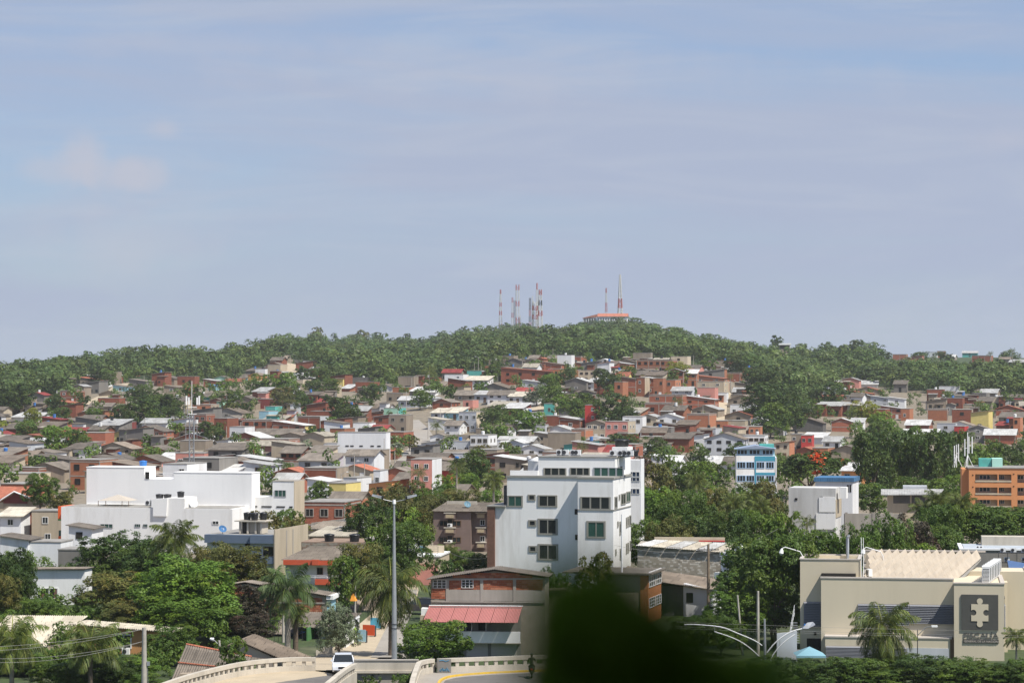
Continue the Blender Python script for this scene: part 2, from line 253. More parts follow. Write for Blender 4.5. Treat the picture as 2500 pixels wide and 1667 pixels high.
# ------------------------------------------------------------------ things and parts
def tag(o, label=None, cat=None, group=None, kind=None):
    if label: o['label'] = label
    if cat: o['category'] = cat
    if group: o['group'] = group
    if kind: o['kind'] = kind
    return o
def empty(name, loc, rz=0, label=None, cat=None, group=None):
    o = bpy.data.objects.new(name, None); C.objects.link(o); o.location = loc; o.rotation_euler = (0, 0, rz); o.empty_display_size = .2
    return tag(o, label, cat, group)
def link(name, me, parent=None, loc=(0, 0, 0), rot=(0, 0, 0), scale=(1, 1, 1)):
    o = bpy.data.objects.new(name, me); C.objects.link(o); o.parent = parent; o.location = loc; o.rotation_euler = rot; o.scale = scale
    return o
class MB:
    def __init__(s): s.v = []; s.f = []; s.m = []; s.sm = []
    def add(s, vs, fs, mi=0, sm=False):
        b = len(s.v); s.v += [tuple(p) for p in vs]; s.f += [tuple(i + b for i in f) for f in fs]; s.m += [mi] * len(fs); s.sm += [sm] * len(fs); return s
    def box(s, x0, x1, y0, y1, z0, z1, mi=0):
        v = [(x, y, z) for z in (z0, z1) for (x, y) in ((x0, y0), (x1, y0), (x1, y1), (x0, y1))]
        return s.add(v, [(3, 2, 1, 0), (4, 5, 6, 7), (0, 1, 5, 4), (1, 2, 6, 5), (2, 3, 7, 6), (3, 0, 4, 7)], mi)
    def prism(s, poly, y0, y1, mi=0):            # polygon in x,z (counter-clockwise seen from the front), pulled along y
        n = len(poly); v = [(x, y0, z) for x, z in poly] + [(x, y1, z) for x, z in poly]
        return s.add(v, [tuple(range(n)), tuple(range(2 * n - 1, n - 1, -1))] + [((i + 1) % n, i, n + i, n + (i + 1) % n) for i in range(n)], mi)
    def prismx(s, poly, x0, x1, mi=0):           # polygon in y,z, pulled along x
        n = len(poly); v = [(x0, y, z) for y, z in poly] + [(x1, y, z) for y, z in poly]
        return s.add(v, [tuple(range(n - 1, -1, -1)), tuple(range(n, 2 * n))] + [(i, (i + 1) % n, n + (i + 1) % n, n + i) for i in range(n)], mi)
    def prismz(s, poly, z0, z1, mi=0):
        n = len(poly); v = [(x, y, z0) for x, y in poly] + [(x, y, z1) for x, y in poly]
        return s.add(v, [tuple(range(n - 1, -1, -1)), tuple(range(n, 2 * n))] + [(i, (i + 1) % n, n + (i + 1) % n, n + i) for i in range(n)], mi)
    def slab(s, a, b, c, d, t, mi=0):            # a quad a b c d given thickness t downwards
        v = [a, b, c, d] + [(p[0], p[1], p[2] - t) for p in (a, b, c, d)]
        return s.add(v, [(0, 1, 2, 3), (7, 6, 5, 4), (0, 4, 5, 1), (1, 5, 6, 2), (2, 6, 7, 3), (3, 7, 4, 0)], mi)
    def tube(s, pts, rad, n=6, mi=0, cap=True):
        pts = [Vector(p) for p in pts]; rad = rad if isinstance(rad, (list, tuple)) else [rad] * len(pts); v = []; f = []
        for i, p in enumerate(pts):
            t = (pts[min(i + 1, len(pts) - 1)] - pts[max(i - 1, 0)]).normalized(); a = t.cross(Vector((0, 0, 1)) if abs(t.z) < .95 else Vector((1, 0, 0))).normalized(); b = t.cross(a)
            v += [p + (a * math.cos(2 * math.pi * k / n) + b * math.sin(2 * math.pi * k / n)) * rad[i] for k in range(n)]
        for i in range(len(pts) - 1):
            f += [(i * n + k, i * n + (k + 1) % n, (i + 1) * n + (k + 1) % n, (i + 1) * n + k) for k in range(n)]
        s.add(v, f, mi, True)
        if cap: s.add(v[:n], [tuple(range(n - 1, -1, -1))], mi); s.add(v[-n:], [tuple(range(n))], mi)
        return s
    def corr(s, a, b, c, d, waves, amp=.04, mi=0, t=.03):
        """corrugated sheet: a-b is the eave, d-c the ridge, ribs run a to d"""
        a, b, c, d = map(Vector, (a, b, c, d)); n = waves * 4; nrm = (b - a).cross(d - a).normalized(); v = []
        for (p, q) in ((a, b), (d, c)):
            for i in range(n + 1): v.append(p.lerp(q, i / n) + nrm * amp * math.sin(i * math.pi / 2))
        s.add(v, [(i, i + 1, n + 2 + i, n + 1 + i) for i in range(n)], mi)
        s.add([Vector(x) - nrm * t for x in v], [(n + 1 + i, n + 2 + i, i + 1, i) for i in range(n)], mi); return s
    def mesh(s, name, mats):
        me = bpy.data.meshes.new(name); me.from_pydata([tuple(p) for p in s.v], [], s.f)
        for m in (mats if isinstance(mats, (list, tuple)) else [mats]): me.materials.append(m)
        me.polygons.foreach_set('material_index', s.m); me.polygons.foreach_set('use_smooth', s.sm); me.update(); return me
    def build(s, name, mats, parent=None, loc=(0, 0, 0), rot=(0, 0, 0)): return link(name, s.mesh(name, mats), parent, loc, rot)
def bx(name, m, parent, *a): return MB().box(*a).build(name, m, parent)
def children(o): return [c for c in SC.objects if c.parent == o]
KIDS = {}
def copy_tree(root, loc, rz=None, scale=None):
    if root.name not in KIDS: KIDS[root.name] = [(c, children(c)) for c in children(root)]
    r = root.copy(); C.objects.link(r); r.location = loc
    if rz is not None: r.rotation_euler = (0, 0, rz)
    if scale: r.scale = scale
    for c, gs in KIDS[root.name]:
        cc = c.copy(); C.objects.link(cc); cc.parent = r
        for g in gs:
            gg = g.copy(); C.objects.link(gg); gg.parent = cc
    return r
# labels made at the end from what a thing looks like and the landmark it stands by
AUTO = []
def auto(o, desc, cat, group, px, py): o['category'] = cat; o['group'] = group; AUTO.append((o, desc, px, py))
# ------------------------------------------------------------------ ground
def forest_row(px):
    return float(np.interp(px, [-900, 0, 130, 200, 300, 400, 560, 640, 690, 760, 800, 950, 1050, 1150, 1250, 1350, 1500, 1650, 1800, 1870, 1930, 2000, 2050, 2200, 2350, 2500, 3400],
                               [985, 985, 975, 925, 925, 925, 925, 895, 880, 890, 925, 935, 930, 905, 880, 868, 878, 885, 890, 960, 1000, 960, 930, 945, 965, 980, 980]))
ys = list(np.arange(-600, 600, 60)) + list(np.arange(600, 1600, 14)) + list(np.arange(1600, 3400, 40)) + list(np.arange(3400, 9001, 400))
xs = sorted(set([-6000, -4500, -3400, -2600, -2000] + list(np.arange(-1500, -480, 60)) + list(np.arange(-480, 481, 14)) + list(np.arange(500, 1501, 60)) + [2000, 2600, 3400, 4500, 6000]))
V = []; G = []
for y in ys:
    for x in xs:
        z = tz(x, y)
        if 700 < y < 3500: z += .5 * math.sin(x * .05) * math.sin(y * .043)
        V.append((x, y, z)); 
        if y > 300:
            q = topx((x, y, z)); g = 1.0 if q[1] < forest_row(q[0]) + 6 or y > 1450 else .25
        else: g = .7
        G.append((g, g, g, 1))
nx = len(xs); ny = len(ys)
fa = np.array([(j * nx + i, j * nx + i + 1, (j + 1) * nx + i + 1, (j + 1) * nx + i) for j in range(ny - 1) for i in range(nx - 1)])
gm = bpy.data.materials.new('ground_earth'); gm.use_nodes = True; t = gm.node_tree; l = t.links.new; b = t.nodes['Principled BSDF']; b.inputs['Roughness'].default_value = .95
at = nn(t, 'ShaderNodeAttribute', attribute_name='tint'); geo = nn(t, 'ShaderNodeNewGeometry'); n1 = nn(t, 'ShaderNodeTexNoise', Scale=.05, Detail=8, Roughness=.65); n2 = nn(t, 'ShaderNodeTexNoise', Scale=.6, Detail=6, Roughness=.7)
l(geo.outputs['Position'], n1.inputs['Vector']); l(geo.outputs['Position'], n2.inputs['Vector'])
ad = nn(t, 'ShaderNodeMath', operation='ADD'); l(at.outputs['Fac'], ad.inputs[0]); l(n1.outputs['Fac'], ad.inputs[1])
mr = nn(t, 'ShaderNodeMapRange'); mr.inputs['From Min'].default_value = .85; mr.inputs['From Max'].default_value = 1.15; l(ad.outputs[0], mr.inputs['Value'])
c1 = nn(t, 'ShaderNodeValToRGB'); c1.color_ramp.elements[0].position = .35; c1.color_ramp.elements[1].position = .7; c1.color_ramp.elements[0].color = (.13, .11, .08, 1); c1.color_ramp.elements[1].color = (.3, .245, .175, 1)
c2 = nn(t, 'ShaderNodeValToRGB'); c2.color_ramp.elements[0].position = .35; c2.color_ramp.elements[1].position = .7; c2.color_ramp.elements[0].color = (.025, .04, .012, 1); c2.color_ramp.elements[1].color = (.06, .09, .022, 1)
l(n2.outputs['Fac'], c1.inputs[0]); l(n2.outputs['Fac'], c2.inputs[0])
mx = nn(t, 'ShaderNodeMix'); mx.data_type = 'RGBA'; l(mr.outputs[0], mx.inputs[0]); l(c1.outputs[0], mx.inputs[6]); l(c2.outputs[0], mx.inputs[7]); l(mx.outputs[2], b.inputs['Base Color'])
g = link('ground', np_mesh('ground', np.array(V), fa, gm, np.array(G))); g['kind'] = 'structure'
# air: pale even haze round everything
hz = MB().box(-6100, 6100, -700, 9100, -12, 128).build('haze', bpy.data.materials.new('haze_air')); hz['kind'] = 'stuff'
hm = hz.data.materials[0]; hm.use_nodes = True; hm.node_tree.nodes.clear()
pv = nn(hm.node_tree, 'ShaderNodeVolumePrincipled', Density=.000065, Anisotropy=.2); pv.inputs['Color'].default_value = (.93, .96, 1, 1)
ho = nn(hm.node_tree, 'ShaderNodeOutputMaterial'); hm.node_tree.links.new(pv.outputs[0], ho.inputs['Volume'])
# ------------------------------------------------------------------ roads
asphalt = mat('asphalt', (.145, .135, .125), rough=.9, noise=.2, nscale=.6, dirt=(.26, .22, .17), dirtamt=.6, dscale=.25, bump=.3, bscale=20)
sand = mat('sandy_dirt', (.46, .38, .27), rough=.95, noise=.18, nscale=.8, dirt=(.3, .25, .18), dirtamt=.6, dscale=.4, bump=.4, bscale=5)
road_c = mat('concrete_road', (.33, .3, .26), noise=.15, nscale=.3, dirt=(.22, .19, .16), dirtamt=.5)
def strip(name, pts, m, z=.06, lab=None, sub=8):
    """pts: (px, row, half width in metres) on the ground, draped over it"""
    P = []
    for (px, py, hw) in pts:
        D = 200
        while D < 2500:
            X = (px - CX) / F * D
            if topx((X, D, tz(X, D)))[1] <= py: break
            D *= 1.003
        P.append((Vector((X, D, 0)), hw))
    v = []
    for i in range(len(P) - 1):
        for k in range(sub + (i == len(P) - 2)):
            tt = k / sub; p = P[i][0].lerp(P[i + 1][0], tt); hw = P[i][1] * (1 - tt) + P[i + 1][1] * tt
            d = (P[i + 1][0] - P[i][0]).normalized(); nrm = Vector((d.y, -d.x, 0))
            for s in (-1, -.33, .33, 1):
                q = p + nrm * hw * s; v.append((q.x, q.y, tz(q.x, q.y) + z + .5 * (q.y > 690)))
    n = len(v) // 4
    o = link(name, np_mesh(name, np.array(v), np.array([(i * 4 + j + 1, i * 4 + j, i * 4 + 4 + j, i * 4 + 5 + j) for i in range(n - 1) for j in range(3)]), m)); o['kind'] = 'structure'
    return o
strip('road', [(975, 1150, 3.4), (1010, 1118, 3.4), (1030, 1090, 3.2), (1037, 1072, 3.0), (1022, 1048, 2.6), (1008, 1030, 2)], road_c)
strip('road', [(800, 1222, 5), (880, 1200, 4.5), (930, 1188, 4), (980, 1152, 3.6)], asphalt)
strip('dirt_road', [(212, 992, 3), (248, 975, 3), (282, 957, 3.4), (300, 940, 3)], sand)
strip('dirt_road', [(704, 917, 5.5), (703, 903, 5.2), (702, 888, 4)], sand)
strip('dirt_road', [(1752, 1040, 2.5), (1756, 1005, 2.6), (1760, 980, 2.4), (1775, 960, 2)], sand)
strip('dirt_slope', [(1270, 1008, 3.5), (1320, 1000, 4), (1365, 990, 3)], sand)
# ------------------------------------------------------------------ windows and doors shared by many houses
def win_mesh(key, fm, gmt, bars=1, hbars=0, fw=.09, split=False):
    """unit window facing -y, 1 wide 1 high, origin at its lower left; frame stands proud of the wall"""
    fb = MB(); fb.box(0, 1, -.07, .02, 0, fw); fb.box(0, 1, -.07, .02, 1 - fw, 1); fb.box(0, fw, -.07, .02, fw, 1 - fw); fb.box(1 - fw, 1, -.07, .02, fw, 1 - fw)
    for i in range(bars):
        x = (i + 1) / (bars + 1); fb.box(x - .025, x + .025, -.055, .02, fw, 1 - fw)
    for i in range(hbars):
        z = (i + 1) / (hbars + 1); fb.box(fw, 1 - fw, -.05, .02, z - .02, z + .02)
    gb = MB().box(fw, 1 - fw, -.02, .02, fw, 1 - fw)
    if split: return fb.mesh('window_' + key, [fm]), gb.mesh('pane_' + key, [gmt])
    fb.add(gb.v, gb.f, 1); return fb.mesh('window_' + key, [fm, gmt])
WM = {'w': win_mesh('white', fr_w, glass, 1), 'b': win_mesh('brown', fr_b, glass, 1), 'd': win_mesh('dark', dark, dark, 0), 'l': win_mesh('blue', fr_w, glass_b, 1), 'g': win_mesh('grid', fr_w, glass, 2, 2), 'c': win_mesh('cement', conc, dark, 1)}
SPL = {'w': win_mesh('white_near', fr_w, glass, 1, 0, .07, True), 'g': win_mesh('grid_near', fr_w, glass, 2, 2, .05, True), 'b': win_mesh('brown_near', fr_b, glass, 1, 0, .07, True), 'd': win_mesh('plain_near', dark, dark, 0, 0, .05, True)}
DM = MB().box(0, 1, -.04, .02, 0, 1).mesh('door', [fr_b]); DM2 = MB().box(0, 1, -.04, .02, 0, 1).mesh('door_dark', [dark]); DM3 = MB().box(0, 1, -.04, .02, 0, 1).mesh('door_white', [fr_w])
# ------------------------------------------------------------------ houses of the hillside
def wall_and_roof(w, h, d, roof, sk=3.0, oh=.35, r=None):
    """closed wall volume and roof sheets; local origin at the middle of the front wall's foot, +y is away from the street"""
    a, b_ = -w / 2, w / 2; wb = MB(); rb = MB(); T = .1
    if roof == 'f':
        wb.box(a, b_, 0, d, -sk, h); rb.box(a - .06, b_ + .06, -.06, d + .06, h, h + .14)
    elif roof in 'gsz':
        r = r if r is not None else (min(.16 * w, 1.8) if roof == 'g' else min(.13 * w, 1.5))
        if roof == 'g': top = [(b_, h - r), (0, h), (a, h - r)]
        elif roof == 's': top = [(b_, h - r), (a, h)]
        else: top = [(b_, h), (a, h - r)]
        wb.prism([(a, -sk), (b_, -sk)] + top, 0, d)
        if roof == 'g':
            k = r / (w / 2); e = oh
            rb.slab((a - e, -e, h - r - k * e + T), (0, -e, h + T), (0, d + e, h + T), (a - e, d + e, h - r - k * e + T), T - .003); rb.slab((0, -e, h + T), (b_ + e, -e, h - r - k * e + T), (b_ + e, d + e, h - r - k * e + T), (0, d + e, h + T), T - .003)
        else:
            k = r / w; e = oh; zl = h + k * e if roof == 's' else h - r - k * e; zr = h - r - k * e if roof == 's' else h + k * e
            rb.slab((a - e, -e, zl + T), (b_ + e, -e, zr + T), (b_ + e, d + e, zr + T), (a - e, d + e, zl + T), T - .003)
    else:
        r = r if r is not None else min(.17 * d, 1.9)
        if roof == 'r':
            wb.prismx([(0, -sk), (d, -sk), (d, h - r), (d / 2, h), (0, h - r)], a, b_); k = r / (d / 2); e = oh + .15
            rb.slab((a - e, -e, h - r - k * e + T), (b_ + e, -e, h - r - k * e + T), (b_ + e, d / 2, h + T), (a - e, d / 2, h + T), T - .003); rb.slab((a - e, d / 2, h + T), (b_ + e, d / 2, h + T), (b_ + e, d + e, h - r - k * e + T), (a - e, d + e, h - r - k * e + T), T - .003)
        else:
            wb.prismx([(0, -sk), (d, -sk), (d, h), (0, h - r)], a, b_); k = r / d; e = oh + .15
            rb.slab((a - e, -e, h - r - k * e + T), (b_ + e, -e, h - r - k * e + T), (b_ + e, d + e, h + k * e + T), (a - e, d + e, h + k * e + T), T - .003)
    return wb, rb, (r or 0)
HOUSES = []
def house(x0, x1, ytop, h, wall, roof, rm='g', nw=2, side=None, rz=None, dep=None, D=None, wk=None, label=None, fill=False, door=True):
    """front wall spans pixel columns x0..x1 and its roof line reaches row ytop"""
    px = (x0 + x1) / 2
    if D is None: D = solve(px, ytop, h)
    rz = R(-15 + rnd.uniform(-5, 5)) if rz is None else R(rz)
    w = (x1 - x0) * D / F / math.cos(rz); X = (px - CX) / F * D; z = tz(X, D); dep = dep or rnd.uniform(7, 10)
    lod = F / D * w
    ns = 1 if h < 4.6 else (2 if h < 7.5 else 3)
    desc = ('two-storey ' if ns == 2 else 'three-storey ' if ns == 3 else 'small ' if w < 5.5 else 'long low ' if w > 12 else 'low ') + WN[wall] + ' house with ' + (RN[rm] if roof != 'f' else 'flat roof')
    root = empty('house', (X, D, z), rz); 
    if label: tag(root, label, 'house', 'houses of the hillside town')
    else: auto(root, desc, 'house', 'houses of the hillside town', px, ytop)
    wb, rb, r = wall_and_roof(w, h, dep, roof)
    wb.build('wall', W[wall], root); rb.build('roof', RF[rm] if roof != 'f' else RF['c'], root)
    he = h - (r if roof in 'gszrb' else .3); fh = he / ns
    if side:
        zt = h - r if roof in 'gs' else (h if roof in 'fz' else h - r)
        MB().box(w / 2 + .002, w / 2 + .05, 0.0, dep, -3, zt - .02).build('side_wall', W[side], root)
    if wall in 'BO' and rnd.random() < .8 and w > 4:
        bb = MB()
        for s in range(1, ns + 1): bb.box(-w / 2 - .03, w / 2 + .03, -.035, dep, s * fh - .14, s * fh + .06)
        bb.build('beam', conc, root)
        n = max(1, int(w / 4)); cme = MB().box(-.11, .11, -.03, .05, -2.5, he - .15).mesh('column', conc)
        for i in range(n + 1): link('column', cme, root, (-w / 2 + w * i / n, 0, 0))
    wk = wk or rnd.choice('wbdcwl' if wall in 'WCLPAYN' else 'wddcb')
    sw = 1.25 if w > 4.5 else .9
    if nw:
        for s in range(ns):
            zb = s * fh + fh * .38; hh = min(1.25, fh * .42); isd = (s == 0 and door and nw > 1)
            for i in range(nw):
                xc = -w / 2 + w * (i + .5) / nw + rnd.uniform(-.25, .25)
                if isd and i == nw // 2:
                    link('door', rnd.choice([DM, DM2, DM3]), root, (xc - .5, 0, 0), (0, 0, 0), (1.0, 1, min(2.1, fh * .8))); continue
                if rnd.random() < .08: continue
                link('window', WM[wk], root, (xc - sw / 2, 0, zb), (0, 0, 0), (sw, 1, hh))
    if rnd.random() < .5 and w > 4:
        for s in range(ns):
            for yy in ((dep * .3,) if dep < 8 else (dep * .25, dep * .65)):
                link('window', WM[wk], root, (w / 2 + (.05 if side else 0), yy, s * fh + fh * .4), (0, 0, math.pi / 2), (1.1, 1, min(1.1, fh * .38)))
    HOUSES.append((x0, x1 + dep * F / D * .25, ytop, ytop + h * F / D, D, root)); return root
H_TABLE = '''
146 188 954 5 B f c 2
129 178 978 3 B s t 1
107 175 990 3.8 G b g 2
215 272 985 3.8 G r g 3
270 291 988 3.4 M r g 1
106 145 1022 3.4 K g w 1
146 182 1021 3.6 G g g 1
194 250 921 6.2 K s t 3 C
197 216 912 3 B r t 1
286 326 903 4 B g t 1
256 276 894 3 C b t 0
315 358 926 3.6 G s g 1
232 256 908 3 W b w 0
275 310 941 3.2 A s k 1
240 292 955 2.8 K g g 0
245 292 1025 4 G g g 1
297 312 1032 3.8 M f g 2
312 400 1040 5.4 B g g 3
320 350 1019 3.6 W g k 1
345 400 1014 3.6 K r g 2
335 372 1008 3 P r k 1
370 399 1005 2.8 W s w 0
18 74 1033 3.2 C r k 2
0 20 1026 3 G g g 1
0 30 985 2.8 C r k 1
26 95 1010 2.8 W b w 0
70 165 1061 4.6 B s t 0
163 258 1057 4.8 B f c 0
122 232 1080 3.6 B f c 2
26 132 1072 4.2 G b w 2 C
231 323 1081 4.6 K g k 3
332 412 1089 4 B g g 0 W
222 305 1107 4.6 B g g 1
306 396 1112 4.2 B g g 2 P
84 175 1111 4 G s g 0 W
0 80 1102 4.2 K r k 2
60 160 1130 4.4 K g g 1
50 96 1143 3.4 B f c 1
84 130 1100 3.4 W s g 2
0 84 1158 3.6 C f c 2 C
0 80 1183 3 B f c 0
335 395 1143 3.2 G g k 1
260 320 1090 3 C r w 1
427 508 1058 4.4 B g w 2
555 642 1056 4.8 B g w 2
613 706 1073 4.4 B f c 2
650 770 1057 4.2 K g k 2 T
405 440 1078 3.2 B r g 1 W
430 540 1112 5 B z w 3
540 582 1118 4.6 B g g 1
580 662 1114 3.8 G s w 1
532 575 1138 4.2 W b w 1
594 662 1128 5 L s w 1
664 742 1143 4 B g t 1
742 822 1143 4 B f c 0 K
700 802 1122 3.6 L g u 3 O
786 826 1058 4.4 B g g 1
790 828 1085 3.6 W f c 2
620 690 1090 3 C r k 1
560 640 1078 2.8 K r g 1
700 760 1094 3 W g w 2
738 842 1227 6 B f c 3
806 880 1204 3.6 K r g 2 O
838 872 1168 3.4 W f c 1
803 845 1180 4.2 Y f u 2
750 800 1170 3.8 W s w 1
496 530 926 3.6 B s w 1
543 586 926 3.6 C b t 2
552 566 912 2.8 G r g 1
590 604 914 3 A r g 1
605 637 911 3.8 H g k 0
508 528 940 2.6 A s u 0
648 692 885 5 B g k 1
690 700 868 3.2 K r k 0
718 745 880 3 G f c 0
715 739 911 4.2 W f c 2
724 740 928 4.4 C f c 1
741 775 921 3.4 G g w 1
745 782 932 3.6 K g g 2
752 816 942 4.8 P b k 3 K
608 674 976 3.4 M f c 0
400 436 942 5.4 K s k 1
436 460 944 4.4 R b t 2
480 516 988 5 O f c 1 K
515 592 998 4.8 G g k 1 K
648 672 994 4 T f c 1
632 656 1006 3 A f c 0
708 736 983 4.2 W g k 1 P
690 706 985 3.4 C g w 1
590 680 1026 5.2 B f t 4
665 745 1029 5 B s w 2 Y
726 782 1017 4.2 B f c 0 L
472 504 1012 6.2 B f c 2
618 730 1047 3.8 W r g 4
560 598 1044 4 W f c 2
545 578 1016 3.2 W g g 2 P
435 475 1000 3.6 B r g 1
832 854 940 3 B b w 0
800 817 941 4.8 C f c 1
912 958 938 3.2 L g g 2
958 1000 946 2.8 O f k 1
1085 1131 915 4.6 W f c 2
1133 1190 920 5 W b p 1
1140 1182 905 3.2 T f c 0
1035 1085 932 3.6 K r k 0
1000 1036 946 3.6 G b w 2
1035 1062 948 3.4 W b w 1
1170 1240 936 3.8 G g k 2
1110 1160 955 4.2 K r g 2
1158 1192 956 4.4 L b w 2
1190 1250 955 5 W r g 3
972 1042 969 4.4 L r w 4
1042 1060 970 3.6 W g w 1
1055 1102 975 3.4 B g g 1
1130 1154 977 3.2 P f c 1
937 972 997 4 N f c 1 T
903 936 1004 3 B z w 0
1052 1081 998 4.2 L b p 1
1080 1120 998 4.2 A b p 2 C
1120 1163 1008 6.6 L f t 3 C
1085 1122 1030 4.8 W r g 2
1045 1086 1022 4.4 W s p 1
912 950 1012 5.6 B z w 1
950 992 1015 6 K f c 2
905 942 1040 4 C r r 2
862 902 1035 4.4 W f c 1
943 986 1055 3.6 B f c 0
1050 1090 1059 3.6 W g g 1
1080 1130 1063 3.4 C r g 1
1028 1086 1075 4.6 L z w 2
1086 1146 1078 4.2 L f c 4
1148 1192 1063 6 W f c 3
1190 1222 1075 3.8 W f c 2
1082 1146 1100 3.4 P r g 0
963 1006 1127 4 K r g 2
1003 1055 1122 7.5 P f p 2 W
925 1006 1142 4.2 B g g 0
963 1010 1155 3.6 L r g 2
1066 1102 1130 4.6 R r g 1
1145 1200 1090 4.8 G f c 0
912 928 1150 3.8 W f c 1
900 958 1175 3.4 H z w 1
1223 1350 899 6.4 B s t 4
1350 1367 903 5.6 O f c 1
1385 1403 905 3.6 O f c 1
1412 1452 904 4.8 C f c 3
1380 1432 923 4.8 G g w 1
1432 1462 925 4.6 W b w 2
1275 1322 930 4 L s w 1
1242 1288 960 4.4 W b p 3 C
1285 1312 962 4.2 W r g 1
1258 1296 949 3.2 R r r 0
1227 1276 985 4.6 M b w 2 W
1190 1242 983 3.6 K b p 1
1328 1354 987 4 T f c 1 C
1365 1428 989 5.6 D g g 1
1428 1455 992 8 R f c 2
1366 1416 1020 4.4 B s w 1
1325 1396 1040 3.6 W g w 1
1305 1372 1056 4.8 K s w 2
1395 1428 1049 4.6 O f c 1
1430 1478 1028 6.2 C g k 3
1478 1532 1030 6.4 P f t 3 C
1520 1568 1018 6 W f c 2
1562 1602 1014 6 C g w 1
1600 1662 1010 6.4 W g w 2
1450 1504 933 4.6 B f c 0
1500 1520 933 7.2 O f c 1
1517 1552 923 6.6 B s g 0
1552 1574 924 6.6 O f c 1 C
1574 1600 922 6.6 B s w 1
1495 1536 883 4.4 O s w 1
1555 1640 879 6 O f c 6
1638 1678 871 5.4 C f c 1
1320 1370 884 4.6 B s k 0
1395 1418 870 4.4 B f t 1
1312 1328 874 4.4 O g t 0
1335 1360 868 3.6 Y r g 1
1290 1312 868 3.4 K r g 0
1360 1396 874 3.2 C r k 1
1460 1486 877 3.8 W g w 0
1628 1668 900 7 B g w 3
1668 1700 903 6.6 O b w 2
1700 1768 901 5.6 G z w 1 O
1690 1768 916 4.6 O s t 2
1703 1766 932 4.8 C f c 2
1595 1618 924 7.2 O f c 2
1618 1648 928 6 O f c 1
1640 1688 945 4.6 L r w 2
1770 1806 911 4.4 B f c 1
1768 1790 896 4.4 W f u 1
1790 1832 894 4.6 K g k 1
1805 1840 931 4.4 U s k 1 O
1755 1792 861 4.6 W f c 1
1745 1770 870 3.8 B g t 0
1782 1814 871 3.8 B g t 0
1585 1665 966 5 B f c 2
1665 1744 967 5 B s w 2
1575 1642 985 4.2 B f c 2
1778 1848 964 5.4 K g k 2
1783 1852 989 4.2 W f c 3
1690 1752 992 4.2 K g w 2
1678 1730 1011 4 O f k 1
1770 1832 1005 4.4 K g t 1 O
1940 1978 998 5 O g w 0
1822 1872 1019 4 L g w 2
1748 1776 1028 3.6 O f c 2
1778 1818 1028 4 C f c 2
1845 1912 1031 4.8 D g w 2 W
1936 2008 1023 5 D g k 0
1798 1830 1043 4.4 B r g 0
1828 1856 1044 4.8 O f c 2
1720 1815 1057 7.6 L g k 4
1813 1866 1064 4.6 W f w 4
1932 1958 1060 5.4 K f c 2
1956 1982 1064 5.4 R f c 2
1890 1926 1078 4.8 C z t 2 O
1940 1982 922 4.4 W z w 2
1990 2052 900 3.6 K g k 1
2100 2142 930 3.4 W r w 0
2165 2208 892 4.6 C s k 1
2212 2236 897 4.2 K f t 1
2240 2262 902 3.6 U b w 0
2180 2212 865 4 B f t 0
2216 2250 868 4.2 B z t 0
2288 2308 857 4.4 B f t 1
2268 2288 860 3.6 W f c 1
2306 2330 866 3.6 K r w 1
2350 2386 857 4.6 T b w 1
2374 2418 868 4.4 B f t 0
2464 2500 878 4.4 B b w 1
2440 2466 872 3.4 K r k 1
2388 2416 886 3.6 B f c 1
2055 2126 953 3.6 B s t 0
2072 2132 960 4.6 G g w 1
2126 2172 967 4.6 L s w 2 B
2168 2208 970 4.8 W s w 1
2150 2204 992 4.6 B s w 2
2200 2220 1000 4.4 O f c 1
2265 2312 999 4.4 O f t 0
2310 2330 985 4.2 G g k 2
2325 2371 1002 5.6 B f c 1 K
2371 2412 1004 6.8 Y z p 1
2474 2490 1020 6 O f c 1
2212 2266 1025 4.6 B r w 1
2312 2370 1030 4.2 W g k 2
2105 2160 1000 4.4 B f c 1
2030 2078 1022 4.6 B g w 0
2076 2106 1024 4.2 W b w 2
2205 2290 1050 4.4 G r w 2
2288 2332 1036 5 L f c 1
2330 2354 1042 4.4 R f c 2
2364 2412 1040 5 G g g 1
2405 2476 1050 4.4 B r w 1
2030 2100 1088 6 K g g 0
1944 1984 1092 4 B g t 0
1984 2020 1094 4.2 O f c 0
2055 2108 1135 4.4 H b w 2
1590 1622 1112 4.8 W s w 1
1622 1656 1113 4.8 W r w 1
1572 1602 1163 6 L r k 2
1508 1545 1086 4.4 B g w 1
1545 1582 1090 4 W b w 1
1683 1766 1118 3.4 W b w 2
1766 1796 1116 4.4 L r g 1
1235 1276 1076 5.6 L g w 2
1262 1332 1086 4.6 W g w 3
1215 1300 1066 4.4 G r w 1
1230 1292 1112 4 K r g 2
1330 1362 1098 4.2 C r g 1
1400 1500 1000 3 G r g 1
1100 1130 1186 3.6 K r g 1
1960 2010 1058 3.4 W b w 2
2010 2050 1066 3.8 W r w 2
2420 2500 990 3.8 B g t 1
2440 2500 1008 4 G b g 2
2080 2150 945 3 K g t 1
'''
for ln in H_TABLE.strip().splitlines():
    q = ln.split(); house(int(q[0]), int(q[1]), float(q[2]), float(q[3]), q[4], q[5], q[6], int(q[7]), q[8] if len(q) > 8 else None)
# the plain white three-storey block above the warehouse
R0 = house(824, 943, 1056, 8.6, 'W', 'f', 'c', 0, None, -10, 5, label='plain white three-storey block with rows of tiny slit windows')
w_ = [c for c in SC.objects if c.parent == R0 and c.name.startswith('wall')][0].dimensions.x
for zz in (5.0, 2.2):
    for fx in (.16, .26, .45, .68, .82): link('window', WM['d'], R0, (-w_ / 2 + w_ * fx, 0, zz), (0, 0, 0), (.9, 1, .32))
house(792, 824, 1083, 4.6, 'W', 'f', 'c', 1, None, -10, 6, wk='l', label='low white annexe left of the plain white three-storey block')
